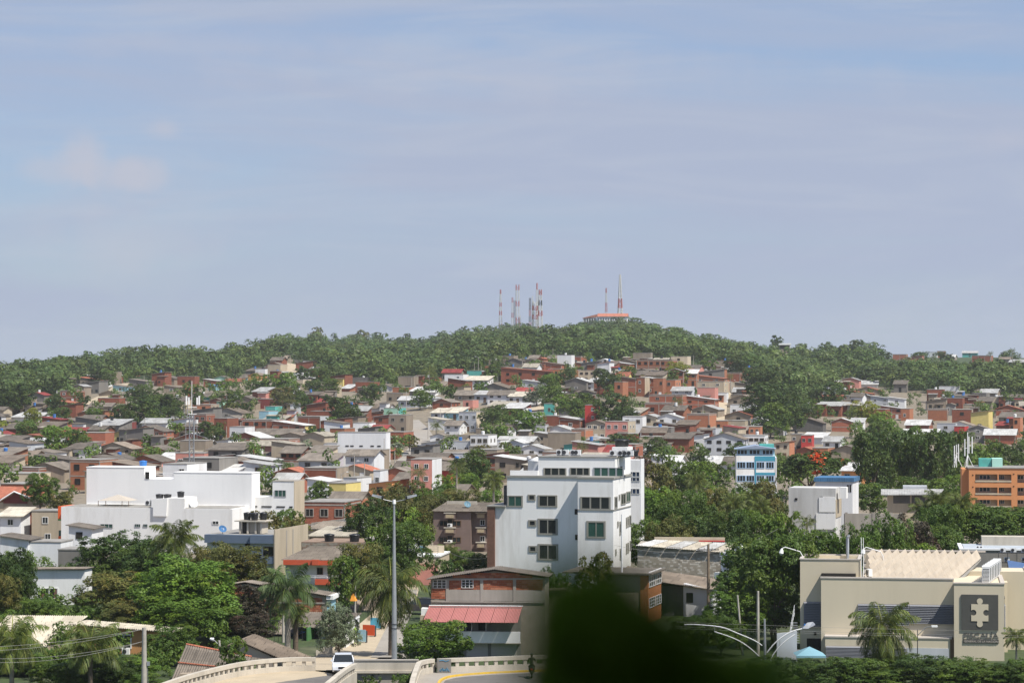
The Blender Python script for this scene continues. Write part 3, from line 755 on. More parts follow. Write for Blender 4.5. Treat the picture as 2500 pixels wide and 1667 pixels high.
# filling houses between them: roofs packed down the slope
def covered(px, py, D, w, lst, m=.5):
    for (a, b, c, d, DD, _) in lst:
        if a - 3 < px < b + 3 and c - 2 < py < d + 3 and abs(D - DD) < 30: return True
    return False
ROADS_PX = [(975, 1150), (1010, 1118), (1030, 1090), (1037, 1072), (1020, 1048), (212, 990), (248, 975), (282, 957), (703, 903), (703, 890), (704, 915), (1755, 1020), (1758, 1000), (860, 1205), (900, 1195), (830, 1212)]
OPEN = [(1560, 1790, 1105, 1400), (1900, 2300, 1020, 1400), (890, 1210, 1175, 1400), (1850, 1990, 900, 1010), (2300, 2600, 1075, 1300), (60, 150, 1150, 1260), (1300, 1420, 925, 975), (1452, 1535, 965, 1030), (600, 730, 925, 975), (1280, 1330, 1000, 1040), (1180, 1260, 1000, 1065), (1850, 1985, 1095, 1200), (2140, 2260, 960, 1050), (820, 930, 965, 1005), (400, 600, 940, 985), (330, 420, 945, 1000)]
FILL = []
base = list(HOUSES)
D = 530
while D < 1330:
    x = -.2 * D
    while x < .2 * D:
        w = rnd.uniform(4.6, 8.6); X = x + w / 2; x += w + rnd.choice([.6, .6, 1.2, 4]); Y = D + rnd.uniform(-4, 4); z = tz(X, Y); q = topx((X, Y, z)); s = F / Y
        if q[1] < forest_row(q[0]) + 12: continue
        if any(a - 20 < q[0] < b + 20 and c < q[1] < d for a, b, c, d in OPEN): continue
        if any(abs(q[0] - rx) < 5 * s and abs(q[1] - ry) < 16 for rx, ry in ROADS_PX): continue
        if covered(q[0] + w * s * .2, q[1] - 10, Y, w, base) or covered(q[0] - w * s * .4, q[1] - 10, Y, w, base): continue
        if rnd.random() < .1: continue
        FILL.append((X, Y, z, w, q))
    D += 15 if D < 900 else 17
rnd.shuffle(FILL)
near = sorted(FILL, key=lambda f: f[1])
ks = 0; sm = {}; 
palette = list(sorted({k: v for k, v in W.items()})); 
def pick_wall(): return rnd.choices('BOGKCWLPANYT', [30, 9, 11, 15, 10, 11, 4, 3, .8, .8, .6, .6])[0]
FM = list(W.values()) + list(RF.values()) + [glass, dark, fr_w]; FI = {m.name: i for i, m in enumerate(FM)}; FB = MB()
NIND = 60
for i, (X, Y, z, w, q) in enumerate(near):
    wl = pick_wall(); rf = rnd.choices('grsbzf', [2.6, 2.2, 2.6, 3, 2.4, 4])[0]; rm = rnd.choices('gkpwrt', [8, 5, 2, 2.6, .3, 1])[0]; h = rnd.choice([3.1, 3.4, 3.7, 4.0, 4.4, 5.2, 5.8, 6.2]) 
    if i < NIND:
        s = F / Y; house(q[0] - w * s / 2, q[0] + w * s / 2, topx((X, Y, z + h))[1], h, wl, rf, rm, rnd.choice([2, 2, 3]), D=Y, fill=True); continue
    dep = rnd.uniform(6, 10); wb, rb, r = wall_and_roof(w, h, dep, rf); rz = R(-15 + rnd.uniform(-7, 7)); cs, sn = math.cos(rz), math.sin(rz)
    tr = lambda v: [(X + p[0] * cs - p[1] * sn, Y + p[0] * sn + p[1] * cs, z + p[2]) for p in v]
    FB.add(tr(wb.v), wb.f, FI[W[wl].name]); FB.add(tr(rb.v), rb.f, FI[(RF[rm] if rf != 'f' else RF['c']).name])
    o = MB(); 
    for k in range(rnd.choice([1, 2, 2, 3])):
        xc = rnd.uniform(-w / 2 + .8, w / 2 - .8); o.box(xc - .55, xc + .55, -.05, .02, 1.0 if k else .1, 2.1)
    FB.add(tr(o.v), o.f, FI[rnd.choice(['window_glass', 'dark_interior'])])
    for _ in range(rnd.choice([0, 1, 1, 2])):     # lean-tos, raised rooms and porches added to the house over the years
        aw_, ah_, ad_ = rnd.uniform(2, 4.2), rnd.uniform(2.2, 4.6), rnd.uniform(2, 4.5); ax = rnd.uniform(-w / 2 - 1, w / 2 - aw_ + 1); ay = rnd.choice([-ad_ * .6, dep * .5]); o = MB().box(ax, ax + aw_, ay, ay + ad_, -2, ah_)
        FB.add(tr(o.v), o.f, FI[W[pick_wall()].name]); o = MB().slab((ax - .3, ay - .4, ah_ + .1), (ax + aw_ + .3, ay - .4, ah_ + .12), (ax + aw_ + .3, ay + ad_ + .2, ah_ + .5), (ax - .3, ay + ad_ + .2, ah_ + .5), .1); FB.add(tr(o.v), o.f, FI[RF[rnd.choice('ggkkpwwr')].name])
        o = MB().box(ax + .5, ax + min(1.5, aw_ - .4), ay - .04, ay + .01, .9, 1.9); FB.add(tr(o.v), o.f, FI['dark_interior'])
    if rnd.random() < .35: o = MB().tube([(0, dep * .4, h - .2), (0, dep * .4, h + 1.0)], .5, 7); FB.add(tr(o.v), o.f, FI[rnd.choice(['window_glass', 'frame_white', 'paint_blue'])])
o = FB.build('packed_houses', FM); tag(o, 'mass of low grey-roofed houses packed between the nearer ones up the hillside', 'houses', kind='stuff')
print('fill', len(FILL), 'explicit', len(base))
# ------------------------------------------------------------------ vegetation
LEAF = {
 'r': leaf_mat('leaves_dark', (.055, .095, .022), .28), 'b': leaf_mat('leaves_bright', (.105, .185, .028), .3, .45), 'o': leaf_mat('leaves_olive', (.12, .135, .036), .3, .4, (1.3, .95, .8)),
 'm': leaf_mat('leaves_mid', (.085, .145, .027), .3, .35), 'y': leaf_mat('leaves_yellow', (.2, .24, .035), .35), 'n': leaf_mat('leaves_brown', (.062, .055, .035), .15, .45, (1.5, .95, .9)), 'w': leaf_mat('leaves_silver', (.17, .21, .12), .2, .5, (1.5, 1.4, 1.5)),
 'p': leaf_mat('palm_leaves', (.095, .135, .034), .25, .4, (1.6, 1.2, .8)), 'q': leaf_mat('palm_leaves_dark', (.06, .1, .035), .2, .35),
 'far': leaf_mat('woodland_leaves', (.064, .106, .028), .25, .45, (1.45, 1.12, .9)),
}
bark = mat('bark', (.15, .115, .085), noise=.3, nscale=5, bump=.4, bscale=12); bark_g = mat('bark_pale', (.34, .3, .25), noise=.25, nscale=3); redbloom = leaf_mat('red_blossom', (.62, .1, .03), .3)
rs = np.random.RandomState(11)
def crown_arrays(n, leaf, lobes, shape='r', seed=0, asp=.8, wild=.5):
    """leaf-sized faces on the skins of overlapping lobes; unit width, foot at z=0"""
    g = np.random.RandomState(seed); cs = []; rad = []
    for i in range(lobes):
        a = g.uniform(0, 2 * math.pi); rr = math.sqrt(g.uniform(0, 1)) * .34
        if shape == 'u': zz = asp * (.74 - 1.1 * rr * rr + g.uniform(-.16, .1)); r = g.uniform(.08, .14)
        else: zz = asp * g.uniform(.25, .82) ; rr *= math.sqrt(max(.1, 1 - ((zz / asp - .42) / .62) ** 2)); r = g.uniform(.11, .19) * (26 / max(lobes, 26)) ** .33
        cs.append((rr * math.cos(a), rr * math.sin(a), zz)); rad.append(r)
    cs = np.array(cs); rad = np.array(rad); li = g.choice(lobes, n, p=rad ** 2 / (rad ** 2).sum())
    K = {True: 13, False: 7}[n > 4000]; dk = g.normal(size=(lobes, K, 3)) + np.array([0, 0, .25]); ki = g.randint(0, K, n); cl = n > 1400
    d = dk[li, ki] / np.linalg.norm(dk[li, ki], axis=1)[:, None] + g.normal(size=(n, 3)) * (.2 if cl else .6); d /= np.linalg.norm(d, axis=1)[:, None]; flat = .5 if shape == 'u' else .72
    rr = rad[li] * (1 - .25 * g.uniform(0, 1, n) ** 2 + .07 * g.normal(size=n)) ; p = cs[li] + d * rr[:, None] * np.array([1, 1, flat])
    # drop leaves buried deep in other lobes
    keep = np.ones(n, bool)
    for k in range(lobes):
        dd = np.linalg.norm((p - cs[k]) / np.array([1, 1, flat]), axis=1); keep &= ~((dd < rad[k] * .6) & (li != k))
    keep &= p[:, 2] > 0.02
    p = p[keep]; d = d[keep]; li = li[keep]; ki = ki[keep]; n = len(p)
    nrm = d * (1.4 - wild) + g.normal(size=(n, 3)) * wild + np.array([0, 0, .6]); nrm /= np.linalg.norm(nrm, axis=1)[:, None]
    u = np.cross(nrm, g.normal(size=(n, 3))); u /= np.linalg.norm(u, axis=1)[:, None]; v = np.cross(nrm, u); s = leaf * g.uniform(.6, 1.4, n)[:, None]
    q0 = np.percentile(p, 1, 0); q1 = np.percentile(p, 99, 0); p = (p - np.array([(q0[0] + q1[0]) / 2, (q0[1] + q1[1]) / 2, 0])) / np.array([q1[0] - q0[0], q1[1] - q0[1], q1[2]])
    V = np.stack([p - u * s, p - v * s * .55 - nrm * s * .15, p + u * s, p + v * s * .55 + nrm * s * .1], 1).reshape(-1, 3)
    lt = g.uniform(.15, .85, lobes)[li] * .45 + g.uniform(0, 1, (lobes, K))[li, ki] * .3 + g.uniform(0, 1, n) * .25; wm = np.clip(g.uniform(-.5, .8, lobes)[li] + g.uniform(-.3, .5, n), 0, 1)
    T = np.stack([np.repeat(lt, 4), np.repeat(wm, 4), np.zeros(4 * n), np.ones(4 * n)], 1)
    return V, T
def quads(n): return np.arange(n * 4, dtype=np.int32).reshape(-1, 4)
CR = {}
def crown_me(lodk, kind, var):
    key = (lodk, kind, var)
    if key not in CR:
        n, leaf, lobes = {'near': (27000, .016, 60), 'mid': (7000, .027, 30), 'far': (1500, .055, 18)}[lodk]
        shape = 'u' if kind in 'fu' else 'r'
        V, T = crown_arrays(n, leaf, lobes, shape, hash((lodk, var)) % 1000 if False else {'near': 100, 'mid': 200, 'far': 300}[lodk] + var * 7 + (50 if shape == 'u' else 0), .8 if shape == 'r' else .62)
        m = LEAF[{'f': 'r', 'u': 'm'}.get(kind, kind)]; me = np_mesh('crown', V, quads(len(V) // 4), m, T); CR[key] = me
        if kind == 'f':
            me.materials.append(redbloom); z = V.reshape(-1, 4, 3)[:, 0]; top = (np.sin(z[:, 0] * 9 + 2) * np.sin(z[:, 1] * 8) + z[:, 2] * 1.2 > 1.5) & (z[:, 0] > .1) & (rs.rand(len(z)) < .7)
            me.polygons.foreach_set('material_index', top.astype(np.int32))
    return CR[key]
TRK = {}
def trunk_me(var):
    if var not in TRK:
        g = random.Random(var); m = MB(); m.tube([(0, 0, -.12), (g.uniform(-.02, .02), 0, .12), (g.uniform(-.03, .03), g.uniform(-.03, .03), .3)], [.035, .026, .02], 7)
        for i in range(6):
            a = i * 1.05 + g.uniform(-.3, .3); r = g.uniform(.2, .34); z = g.uniform(.42, .66); m.tube([(0, 0, g.uniform(.12, .28)), (math.cos(a) * r * .5, math.sin(a) * r * .5, z * .72), (math.cos(a) * r, math.sin(a) * r, z)], [.017, .011, .004], 5)
        TRK[var] = m.mesh('trunk', bark)
    return TRK[var]
TREES = []
TD = {'r': 'dark green tree', 'b': 'bright green tree', 'o': 'olive green tree', 'm': 'green tree', 'y': 'yellow-green tree', 'n': 'brown-leaved tree', 'w': 'pale flowering tree', 'f': 'flat-topped tree with red blossom', 'u': 'flat-topped spreading tree', 'p': 'palm tree'}
def tree(px, ytop, wpx, kind='r', h=None, lod=None, label=None, D=None, asp=None, name='tree', group='trees among the houses', base=0):
    """crown wpx wide whose top reaches row ytop"""
    A = asp or (.86 if kind not in 'fu' else .62)
    hf = (lambda d: wpx * d / F * A + 1.2) if h is None else (lambda d: pt(px, ytop, d).z - tz((px - CX) / F * d, d)) if h == 'row' else h
    if D is None: D = solve(px, ytop, hf)
    hh = hf(D) if callable(hf) else hf
    X = (px - CX) / F * D; z = tz(X, D); w = wpx * D / F
    o = empty(name, (X, D, z + base), rnd.uniform(0, 6.28))
    lod = lod or ('near' if wpx > 95 and D < 420 else 'mid' if wpx > 42 else 'far')
    var = rnd.randrange(3); k = hh
    sc = (w * 1.04, w * 1.04, k)
    link('crown', crown_me(lod, kind, var), o, (0, 0, 0), (0, 0, 0), sc)
    link('trunk', trunk_me(var), o, (0, 0, 0), (0, 0, 0), (w * .9, w * .9, k))
    if label: tag(o, label, 'tree', group)
    else: auto(o, ('tall ' if hh > 1.15 * w else 'round ' if kind not in 'fupnw' else '') + TD[kind], 'tree', group, px, ytop)
    TREES.append(o); return o
# palms
def frond_arrays(g, a0, elev, Ln, nl, droop, lw, tw=.0):
    """one feather leaf: arching rib with leaflets hanging from both sides"""
    dirh = np.array([math.cos(a0), math.sin(a0), 0]); side = np.array([-math.sin(a0), math.cos(a0), 0]); V = []; T = []
    P = []; p = np.zeros(3); e = elev
    for i in range(13):
        P.append(p.copy()); st = Ln / 12; p = p + (dirh * math.cos(e) + np.array([0, 0, math.sin(e)])) * st; e -= droop * (.35 + i / 9.)
    P = np.array(P); tt = g.uniform(.2, .8)
    for i in range(12):
        a, b = P[i], P[i + 1]; up = np.cross(b - a, side); wv = side * (.012 * (1 - i / 13) + .003) * Ln; V += [a - wv, b - wv * .9, b + wv * .9, a + wv]; T.append((.9, .9))
    for i in range(nl):
        f = .12 + .88 * i / nl; x = f * 12; j = min(int(x), 11); q = P[j] + (P[j + 1] - P[j]) * (x - j); tan = (P[j + 1] - P[j]); tan /= np.linalg.norm(tan)
        ll = Ln * lw * math.sin(math.pi * min(1, .18 + f * .84)) ** .7 + .02 * Ln
        for s in (-1, 1):
            d = side * s * .75 + tan * .65 + np.array([0, 0, g.uniform(-.75, -.05) - tw]); d /= np.linalg.norm(d); w_ = tan * Ln * .0145
            tip = q + d * ll * .6 + np.array([0, 0, 0]); end = q + d * ll + np.array([0, 0, -ll * .35])
            V += [q - w_, tip - w_ * .8, end, tip + w_ * .8]; T.append((np.clip(tt + g.uniform(-.25, .25), 0, 1), np.clip(g.uniform(-.4, .9), 0, 1) * (1.0 if elev > -.1 else 1)))
    return V, T
def palm_me(seed, nf=24, nl=34, lo=-.5, hi=1.35, droop=.12, Ln=1.0, lw=.3, mk='p'):
    g = np.random.RandomState(seed); V = []; T = []
    for i in range(nf):
        f = i / (nf - 1); e = hi + (lo - hi) * f ** .85 + g.uniform(-.12, .12); a, b_ = frond_arrays(g, i * 2.399 + g.uniform(-.25, .25), e, Ln * g.uniform(.85, 1.08), nl, droop * g.uniform(.7, 1.3), lw, .1)
        V += a; T += b_
    V = np.array(V); n = len(V) // 4; T = np.array(T); TT = np.zeros((n * 4, 4)); TT[:, 0] = np.repeat(T[:, 0], 4); TT[:, 1] = np.repeat(T[:, 1], 4); TT[:, 3] = 1
    return np_mesh('fronds', V, quads(n), LEAF[mk], TT)
PALM = {'near': [palm_me(1, 28, 44), palm_me(5, 27, 44, -.9, 1.3, .13), palm_me(9, 34, 44, -1.15, 1.3, .15)], 'royal': [palm_me(3, 22, 56, -.4, 1.3, .14, 1, .36, 'q')], 'far': [palm_me(21, 20, 18, -.7, 1.3, .14), palm_me(22, 20, 18, -.6, 1.3, .12)]}
nut = mat('coconut', (.35, .28, .06), rough=.5)
def palm(px, ycrown, rpx, ybase=None, kind='near', var=0, label=None, D=None, trunk_mat=None, h=None, nuts=False, lean=0, tr=.16):
    """crown centre at row ycrown, fronds rpx long, foot on the ground"""
    if D is None:
        if ybase: D = gp(px, ybase).y
        else: D = solve(px, ycrown, lambda d: h or 6.5)
    X = (px - CX) / F * D; z = tz(X, D); zc = pt(px, ycrown, D).z - z; r = rpx * D / F
    o = empty('palm_tree', (X, D, z)); 
    m = MB(); n = 9; pts = [(-lean * (1 - (i / n)) ** 2, 0, -.4 + (zc + .4) * i / n) for i in range(n + 1)]; m.tube(pts, [tr * (1.35 - .5 * i / n) for i in range(n + 1)], 9)
    if kind != 'far':
        for i in range(1, int(zc / .28)):
            zz = i * .28; f = (zz + .4) / (zc + .4); rr = tr * (1.35 - .5 * f) + .012; xx = -lean * (1 - f) ** 2; m.tube([(xx, 0, zz), (xx, 0, zz + .05)], rr, 9, 0, False)
    m.build('trunk', trunk_mat or bark_g, o)
    link('fronds', PALM[kind][var], o, (0, 0, zc), (0, 0, rnd.uniform(0, 6)), (r, r, r))
    if kind == 'royal': MB().tube([(0, 0, zc - 2.0), (0, 0, zc - 1.5), (0, 0, zc - .2), (0, 0, zc + .1)], [tr * .85, tr * 1.15, tr * .7, tr * .4], 9).build('crownshaft', mat('crownshaft_green', (.16, .2, .06), rough=.5), o)
    if nuts:
        for i in range(9):
            a = i * .8; b = MB(); rr = .13; b.tube([(0, 0, -rr), (0, 0, -rr * .6), (0, 0, 0), (0, 0, rr * .6), (0, 0, rr)], [.01, rr * .8, rr, rr * .75, .01], 7); b.build('coconut', nut, o, (math.cos(a) * .3, math.sin(a) * .3, zc - .25 - .12 * (i % 3)))
    if label: tag(o, label, 'palm tree', 'palm trees')
    else: auto(o, 'small palm tree', 'palm tree', 'palm trees', px, ycrown)
    return o
T_TABLE = '''
14 1028 38 y
15 960 60 r
40 935 85 r
85 998 48 y
62 1030 60 m
140 965 50 r
155 996 46 r
190 978 34 r
205 960 30 r
228 998 46 b
245 905 50 r
262 905 44 m
300 990 60 r
345 965 85 r
372 950 50 r
398 965 60 r
385 1000 50 m
335 940 50 r
425 995 44 r
420 965 60 r
470 940 60 m
515 1030 62 r
545 930 36 b
570 955 60 m
600 985 36 r
560 985 40 o
640 915 62 m
690 912 66 b
715 935 60 m
690 948 60 o
745 965 52 r
740 895 40 r
780 900 50 m
770 930 50 r
810 925 44 m
800 965 34 r
770 1040 40 r
745 1075 36 w
682 1122 34 w
668 1170 50 m
695 1175 40 o
775 1176 66 m
455 1150 28 m
60 1103 44 r
292 1118 44 r
365 1060 36 m
130 1040 80 b
190 1050 60 m
30 1060 40 m
903 940 56 r
896 975 34 r
842 972 82 r
816 1018 38 b
862 1000 40 m
1022 898 44 r
1048 965 30 b
1175 932 36 b
1025 955 46 m
1000 1062 40 o
966 1082 34 w
1022 1104 30 m
1055 925 40 m
1100 940 40 m
1200 1000 60 r
1215 990 50 m
1240 1015 60 m
1225 1040 56 b
1290 1005 80 b
1262 1000 60 m
1310 940 52 w
1338 915 56 b
1352 945 66 m
1380 965 60 b
1405 975 60 m
1440 960 66 m
1492 962 92 r
1530 995 60 r
1480 902 66 r
1530 895 50 m
1380 900 50 r
1300 880 40 m
1200 890 50 m
1222 875 50 r
1240 1082 40 o
1180 1088 60 o
1545 1062 44 r
1595 1068 60 r
1600 1104 46 o
1510 1060 40 r
1705 1092 56 r
1795 1082 56 r
1655 884 58 y
1640 905 40 m
1690 945 24 b
1730 875 40 m
1800 870 60 r
1830 868 60 m
1860 900 90 r
1895 905 80 r
1870 935 110 r
1905 960 110 r
1880 985 90 m
1940 985 70 r
1980 975 60 m
1925 940 70 r
2015 935 80 r
2060 935 60 m
2110 980 66 y
2160 1008 80 b
2140 1030 60 m
2130 1062 100 r 13
2175 1050 110 r 13
2215 1045 90 m 13
2290 1052 100 r 13
2330 1058 80 r 12
2255 1065 70 r 12
2230 1100 76 f 9
1975 1104 150 f 9
2110 1100 60 r
2400 1085 90 m
2450 1080 90 r
2495 1075 70 m
2370 1100 60 m
2060 1120 40 m
2210 1165 70 m
2130 1180 80 m
2290 1170 90 m
2340 1160 60 b
2390 1150 50 m
1575 1120 90 n
1612 1135 90 o 10
1655 1130 100 m
1700 1128 90 b
1745 1130 70 m
1600 1192 120 b 9
1580 1240 100 m
1645 1230 110 m 9
1690 1200 110 m 9
1740 1195 100 o 9
1790 1190 100 m 9
1835 1180 110 o 8
1880 1170 80 r 8
1890 1220 80 o 8
1700 1260 130 r 8
1640 1270 120 o 8
1570 1275 110 m 7
1780 1250 110 r 9
1850 1250 110 m 8
1915 1255 90 m 8
1750 1300 110 m
1170 1100 90 r 9
1130 1120 60 r
1088 1160 66 b
1145 1155 54 b
1195 1195 60 b
1120 1195 100 o D400
1060 1195 110 m D400
1010 1175 70 o
950 1190 110 o 8
900 1225 120 r 8
1000 1220 120 o 8
1075 1212 100 o 6
1000 1240 90 b D345
985 1280 130 m 8
1000 1275 110 m D320
930 1290 90 m 7
1130 1345 110 m D318
1175 1350 60 r D315
1095 1370 90 r 6
640 1250 90 o 7
700 1245 80 m 6
720 1265 70 o 6
870 1330 120 o 7
845 1360 80 m 6
1450 1352 90 o D262
'''
for ln in T_TABLE.strip().splitlines():
    q = ln.split(); h_ = q[4] if len(q) > 4 else None; tree(float(q[0]), float(q[1]), float(q[2]), q[3], 'row' if h_ and h_[0] == 'D' else float(h_) if h_ else None, D=float(h_[1:]) if h_ and h_[0] == 'D' else None)
# nearer trees, each known by its looks
tree(100, 1157, 80, 'm', 'row', 'near', 'tall green tree standing over the red tiled roofs', D=450)
tree(150, 1200, 60, 'o', 'row', 'mid', 'olive tree between the red roofs and the warehouse corner', D=440)
tree(290, 1306, 200, 'r', 'row', D=300, lod='near', label='tall dark green tree in front of the long white warehouse')
tree(372, 1318, 150, 'r', 'row', D=290, lod='near', label='dark rounded tree between the white warehouse and the brightest green tree')
tree(290, 1400, 190, 'o', 'row', D=262, lod='near', label='brownish olive tree beside the small white house with curtained window')
tree(468, 1362, 255, 'b', 'row', D=246, asp=.9, lod='near', label='largest bright green mango tree, left of the brown-leaved tree')
tree(400, 1395, 160, 'b', 'row', D=256, lod='near', label='lower bright green tree merging with the largest one')
tree(575, 1328, 180, 'o', 'row', D=285, lod='near', label='olive brown tree below the blue-grey balcony front')
tree(500, 1335, 100, 'o', 'row', D=280, lod='near', label='smaller olive tree under the curving coconut fronds')
tree(622, 1428, 112, 'n', 'row', D=247, lod='near', label='dark brown-leaved tree before the long brick wall')
tree(25, 1345, 110, 'r', 'row', D=270, lod='near', label='dark tree at the very left edge above the coconut palm')
tree(48, 1375, 80, 'r', 'row', D=266, lod='near', label='dark tree touching the small white house wall')
tree(0, 1400, 90, 'o', 'row', D=262, lod='near', label='yellowish olive tree at the left border of the picture')
tree(100, 1462, 90, 'm', 'row', D=258, lod='near', label='leafy bush-like tree below the curtained window of the white house')
tree(420, 1530, 115, 'm', 'row', D=224, lod='near', label='green tree behind the concrete utility pole')
tree(325, 1606, 130, 'b', 'row', D=213, lod='near', label='low bright tree at the foot of the concrete utility pole')
tree(828, 1478, 98, 'w', 4.8, 'near', 'grey-green flowering tree beside the green house')
tree(568, 1558, 72, 'm', 4.0, 'mid', 'small tree growing between the tin roofs by the bridge')
tree(1062, 1522, 165, 'b', 4.6, 'near', 'leafy light green tree before the brick house with pink awning', asp=.62)
tree(1870, 1318, 190, 'u', 'row', 'near', D=262, label= 'broad spreading tree nearest the ruined brick wall, uphill of the cream building')
tree(1890, 1312, 190, 'u', 10, 'near', 'spreading tree directly behind the small lamp on the cream roof')
tree(1815, 1365, 130, 'r', 'row', 'near', 'dark tree just right of the white pinnacled facade', D=262)
tree(1850, 1385, 190, 'u', 'row', 'near', D=248, label= 'layered flat-topped tree in the middle of the dark grove')
tree(1885, 1430, 150, 'm', 'row', 'near', D=241, label= 'glossy green tree touching the left wall of the cream building')
tree(1800, 1446, 150, 'b', 'row', 'near', D=238, label= 'bright green low tree behind the two slanting poles')
tree(1700, 1505, 130, 'r', 'row', 'near', 'dark tree next to the small white gable house', D=234)
tree(1760, 1500, 110, 'm', 'row', 'near', 'green tree below the wooden pole of the grove', D=231)
tree(470, 1455, 235, 'b', 'row', 'near', 'spreading lower boughs of a bright tree in front of the largest one', D=240, asp=.6)
tree(330, 1470, 170, 'o', 'row', 'near', 'low olive tree just above the orange house roof', D=246)
tree(610, 1500, 110, 'n', 'row', 'near', 'low dark brown bush-like tree above the tin roofs', D=238)
tree(560, 1490, 90, 'r', 'row', 'near', 'dark green tree in the shade below the bright crown', D=241)
tree(1990, 1300, 150, 'u', 9, 'near', 'spreading tree whose top meets the foot of the stained white block')
tree(2085, 1292, 130, 'b', 9.5, 'near', 'bright spreading tree above the steel chimney pipe')
tree(2165, 1262, 130, 'm', 10, 'near', 'green tree behind the zigzag roof')
tree(2235, 1268, 120, 'n', 9.5, 'near', 'thin brownish tree with bare twigs behind the zigzag roof')
tree(2290, 1290, 130, 'u', 8, 'near', 'green spreading tree left of the grey flat-roofed building')
tree(2200, 1330, 150, 'b', 7, 'near', 'low bright tree just above the back edge of the zigzag roof')
tree(2350, 1232, 220, 'u', 'row', 'near', 'broad dark canopy tree below the orange apartment block', D=320)
tree(2465, 1240, 230, 'u', 'row', 'near', 'broad dark canopy tree at the right border below the orange block', D=330)
tree(2290, 1240, 120, 'm', 'row', 'near', 'green tree under the two roadside palms', D=300)
tree(1350, 1395, 90, 'r', 7, 'near', 'dark tree hidden behind the blurred branch')
# shrubs at the lower edge
SH = [(60, 1600, 150), (150, 1612, 130), (10, 1590, 90), (270, 1605, 130), (215, 1635, 120), (335, 1640, 110), (2010, 1612, 150), (2090, 1605, 150), (2180, 1598, 160), (2260, 1602, 150), (2340, 1608, 150), (2400, 1622, 120), (2455, 1618, 110), (2500, 1612, 110), (1950, 1622, 130), (1890, 1606, 130), (1830, 1612, 130), (1760, 1620, 130), (1700, 1640, 120), (2130, 1632, 150), (2300, 1636, 160), (1900, 1650, 150)]
for i, (px, y, w) in enumerate(SH):
    Ds = gp(px, 1690, 0).y if y > 1600 else 218; zt = pt(px, y, Ds).z
    o = tree(px, y, w, 'm' if i % 3 else 'r', zt, 'near', D=Ds, name='shrub', group='shrubs along the lower edge')
    AUTO[-1] = (o, 'bushy green shrub', px, y); o['category'] = 'shrub'
for (px, y, w, D) in ((925, 1622, 120, 196), (895, 1640, 80, 192), (985, 1648, 60, 190)):
    tree(px, y, w, 'm', pt(px, y, D).z, 'near', {925: 'green bush hiding the concrete beam between the two bridge ramps', 895: 'smaller bush at the outer corner of the left bridge rail', 985: 'low tuft of leaves under the concrete beam of the bridge'}[px], D=D, name='shrub', group='bushes under the bridge')
# palms, nearest first
palm(955, 1430, 112, 1607, 'near', 2, 'large coconut palm with hanging fronds behind the tall street lamp', tr=.2, trunk_mat=bark)
palm(703, 1436, 92, 1605, 'royal', 0, 'royal palm with smooth grey trunk in front of the long brick wall', tr=.22)
palm(722, 1495, 42, 1590, 'near', 1, 'short palm with thick brown trunk beside the royal palm', tr=.2, trunk_mat=bark)
palm(428, 1312, 76, 1520, 'near', 0, 'coconut palm rising before the long white warehouse', tr=.15)
palm(30, 1556, 105, 1690, 'near', 1, 'coconut palm at the lower left in front of the cream corrugated roof')
palm(222, 1575, 95, 1700, 'near', 0, 'coconut palm in front of the orange house', trunk_mat=bark)
palm(2152, 1528, 105, 1648, 'near', 2, 'coconut palm with yellow nuts before the cream government building', nuts=True, trunk_mat=bark)
palm(2480, 1555, 42, 1640, 'near', 0, 'slender yellowish palm at the right end of the cream building', tr=.08)
palm(1092, 1345, 38, 1410, 'near', 1, 'ragged palm below the brown apartment block', trunk_mat=bark)
palm(712, 1290, 40, 1370, 'near', 0, 'palm behind the blank side wall of the blue-grey house')
palm(28, 1292, 45, 1330, 'near', 2, 'spiky palm among the white houses at the left edge', tr=.1)
for (px, y, r, h) in ((1115, 1140, 34, 8), (1022, 1152, 28, 6), (1205, 1168, 36, 7), (960, 1192, 26, 5), (1048, 905, 28, 9), (1065, 1037, 22, 6), (1193, 1042, 22, 6), (1420, 1090, 22, 5), (292, 988, 15, 6), (690, 1002, 16, 6), (640, 1142, 14, 5), (1655, 978, 20, 7), (1783, 918, 12, 7), (1790, 1228, 42, 8), (1855, 1240, 40, 7), (1835, 1215, 40, 8), (2290, 1222, 46, 9), (2345, 1228, 46, 9), (2250, 1240, 40, 8), (1970, 1275, 30, 6), (2480, 1180, 34, 6), (985, 1300, 24, 4), (2418, 862, 9, 9), (2472, 855, 10, 10), (1275, 868, 14, 8), (250, 1052, 12, 5), (885, 1325, 20, 4), (1720, 1240, 36, 6), (1700, 1175, 40, 6), (2390, 985, 16, 8)):
    palm(px, y, r, kind='near' if y > 1150 and r > 30 else 'far', var=rnd.randrange(2), h=h, tr=.17)
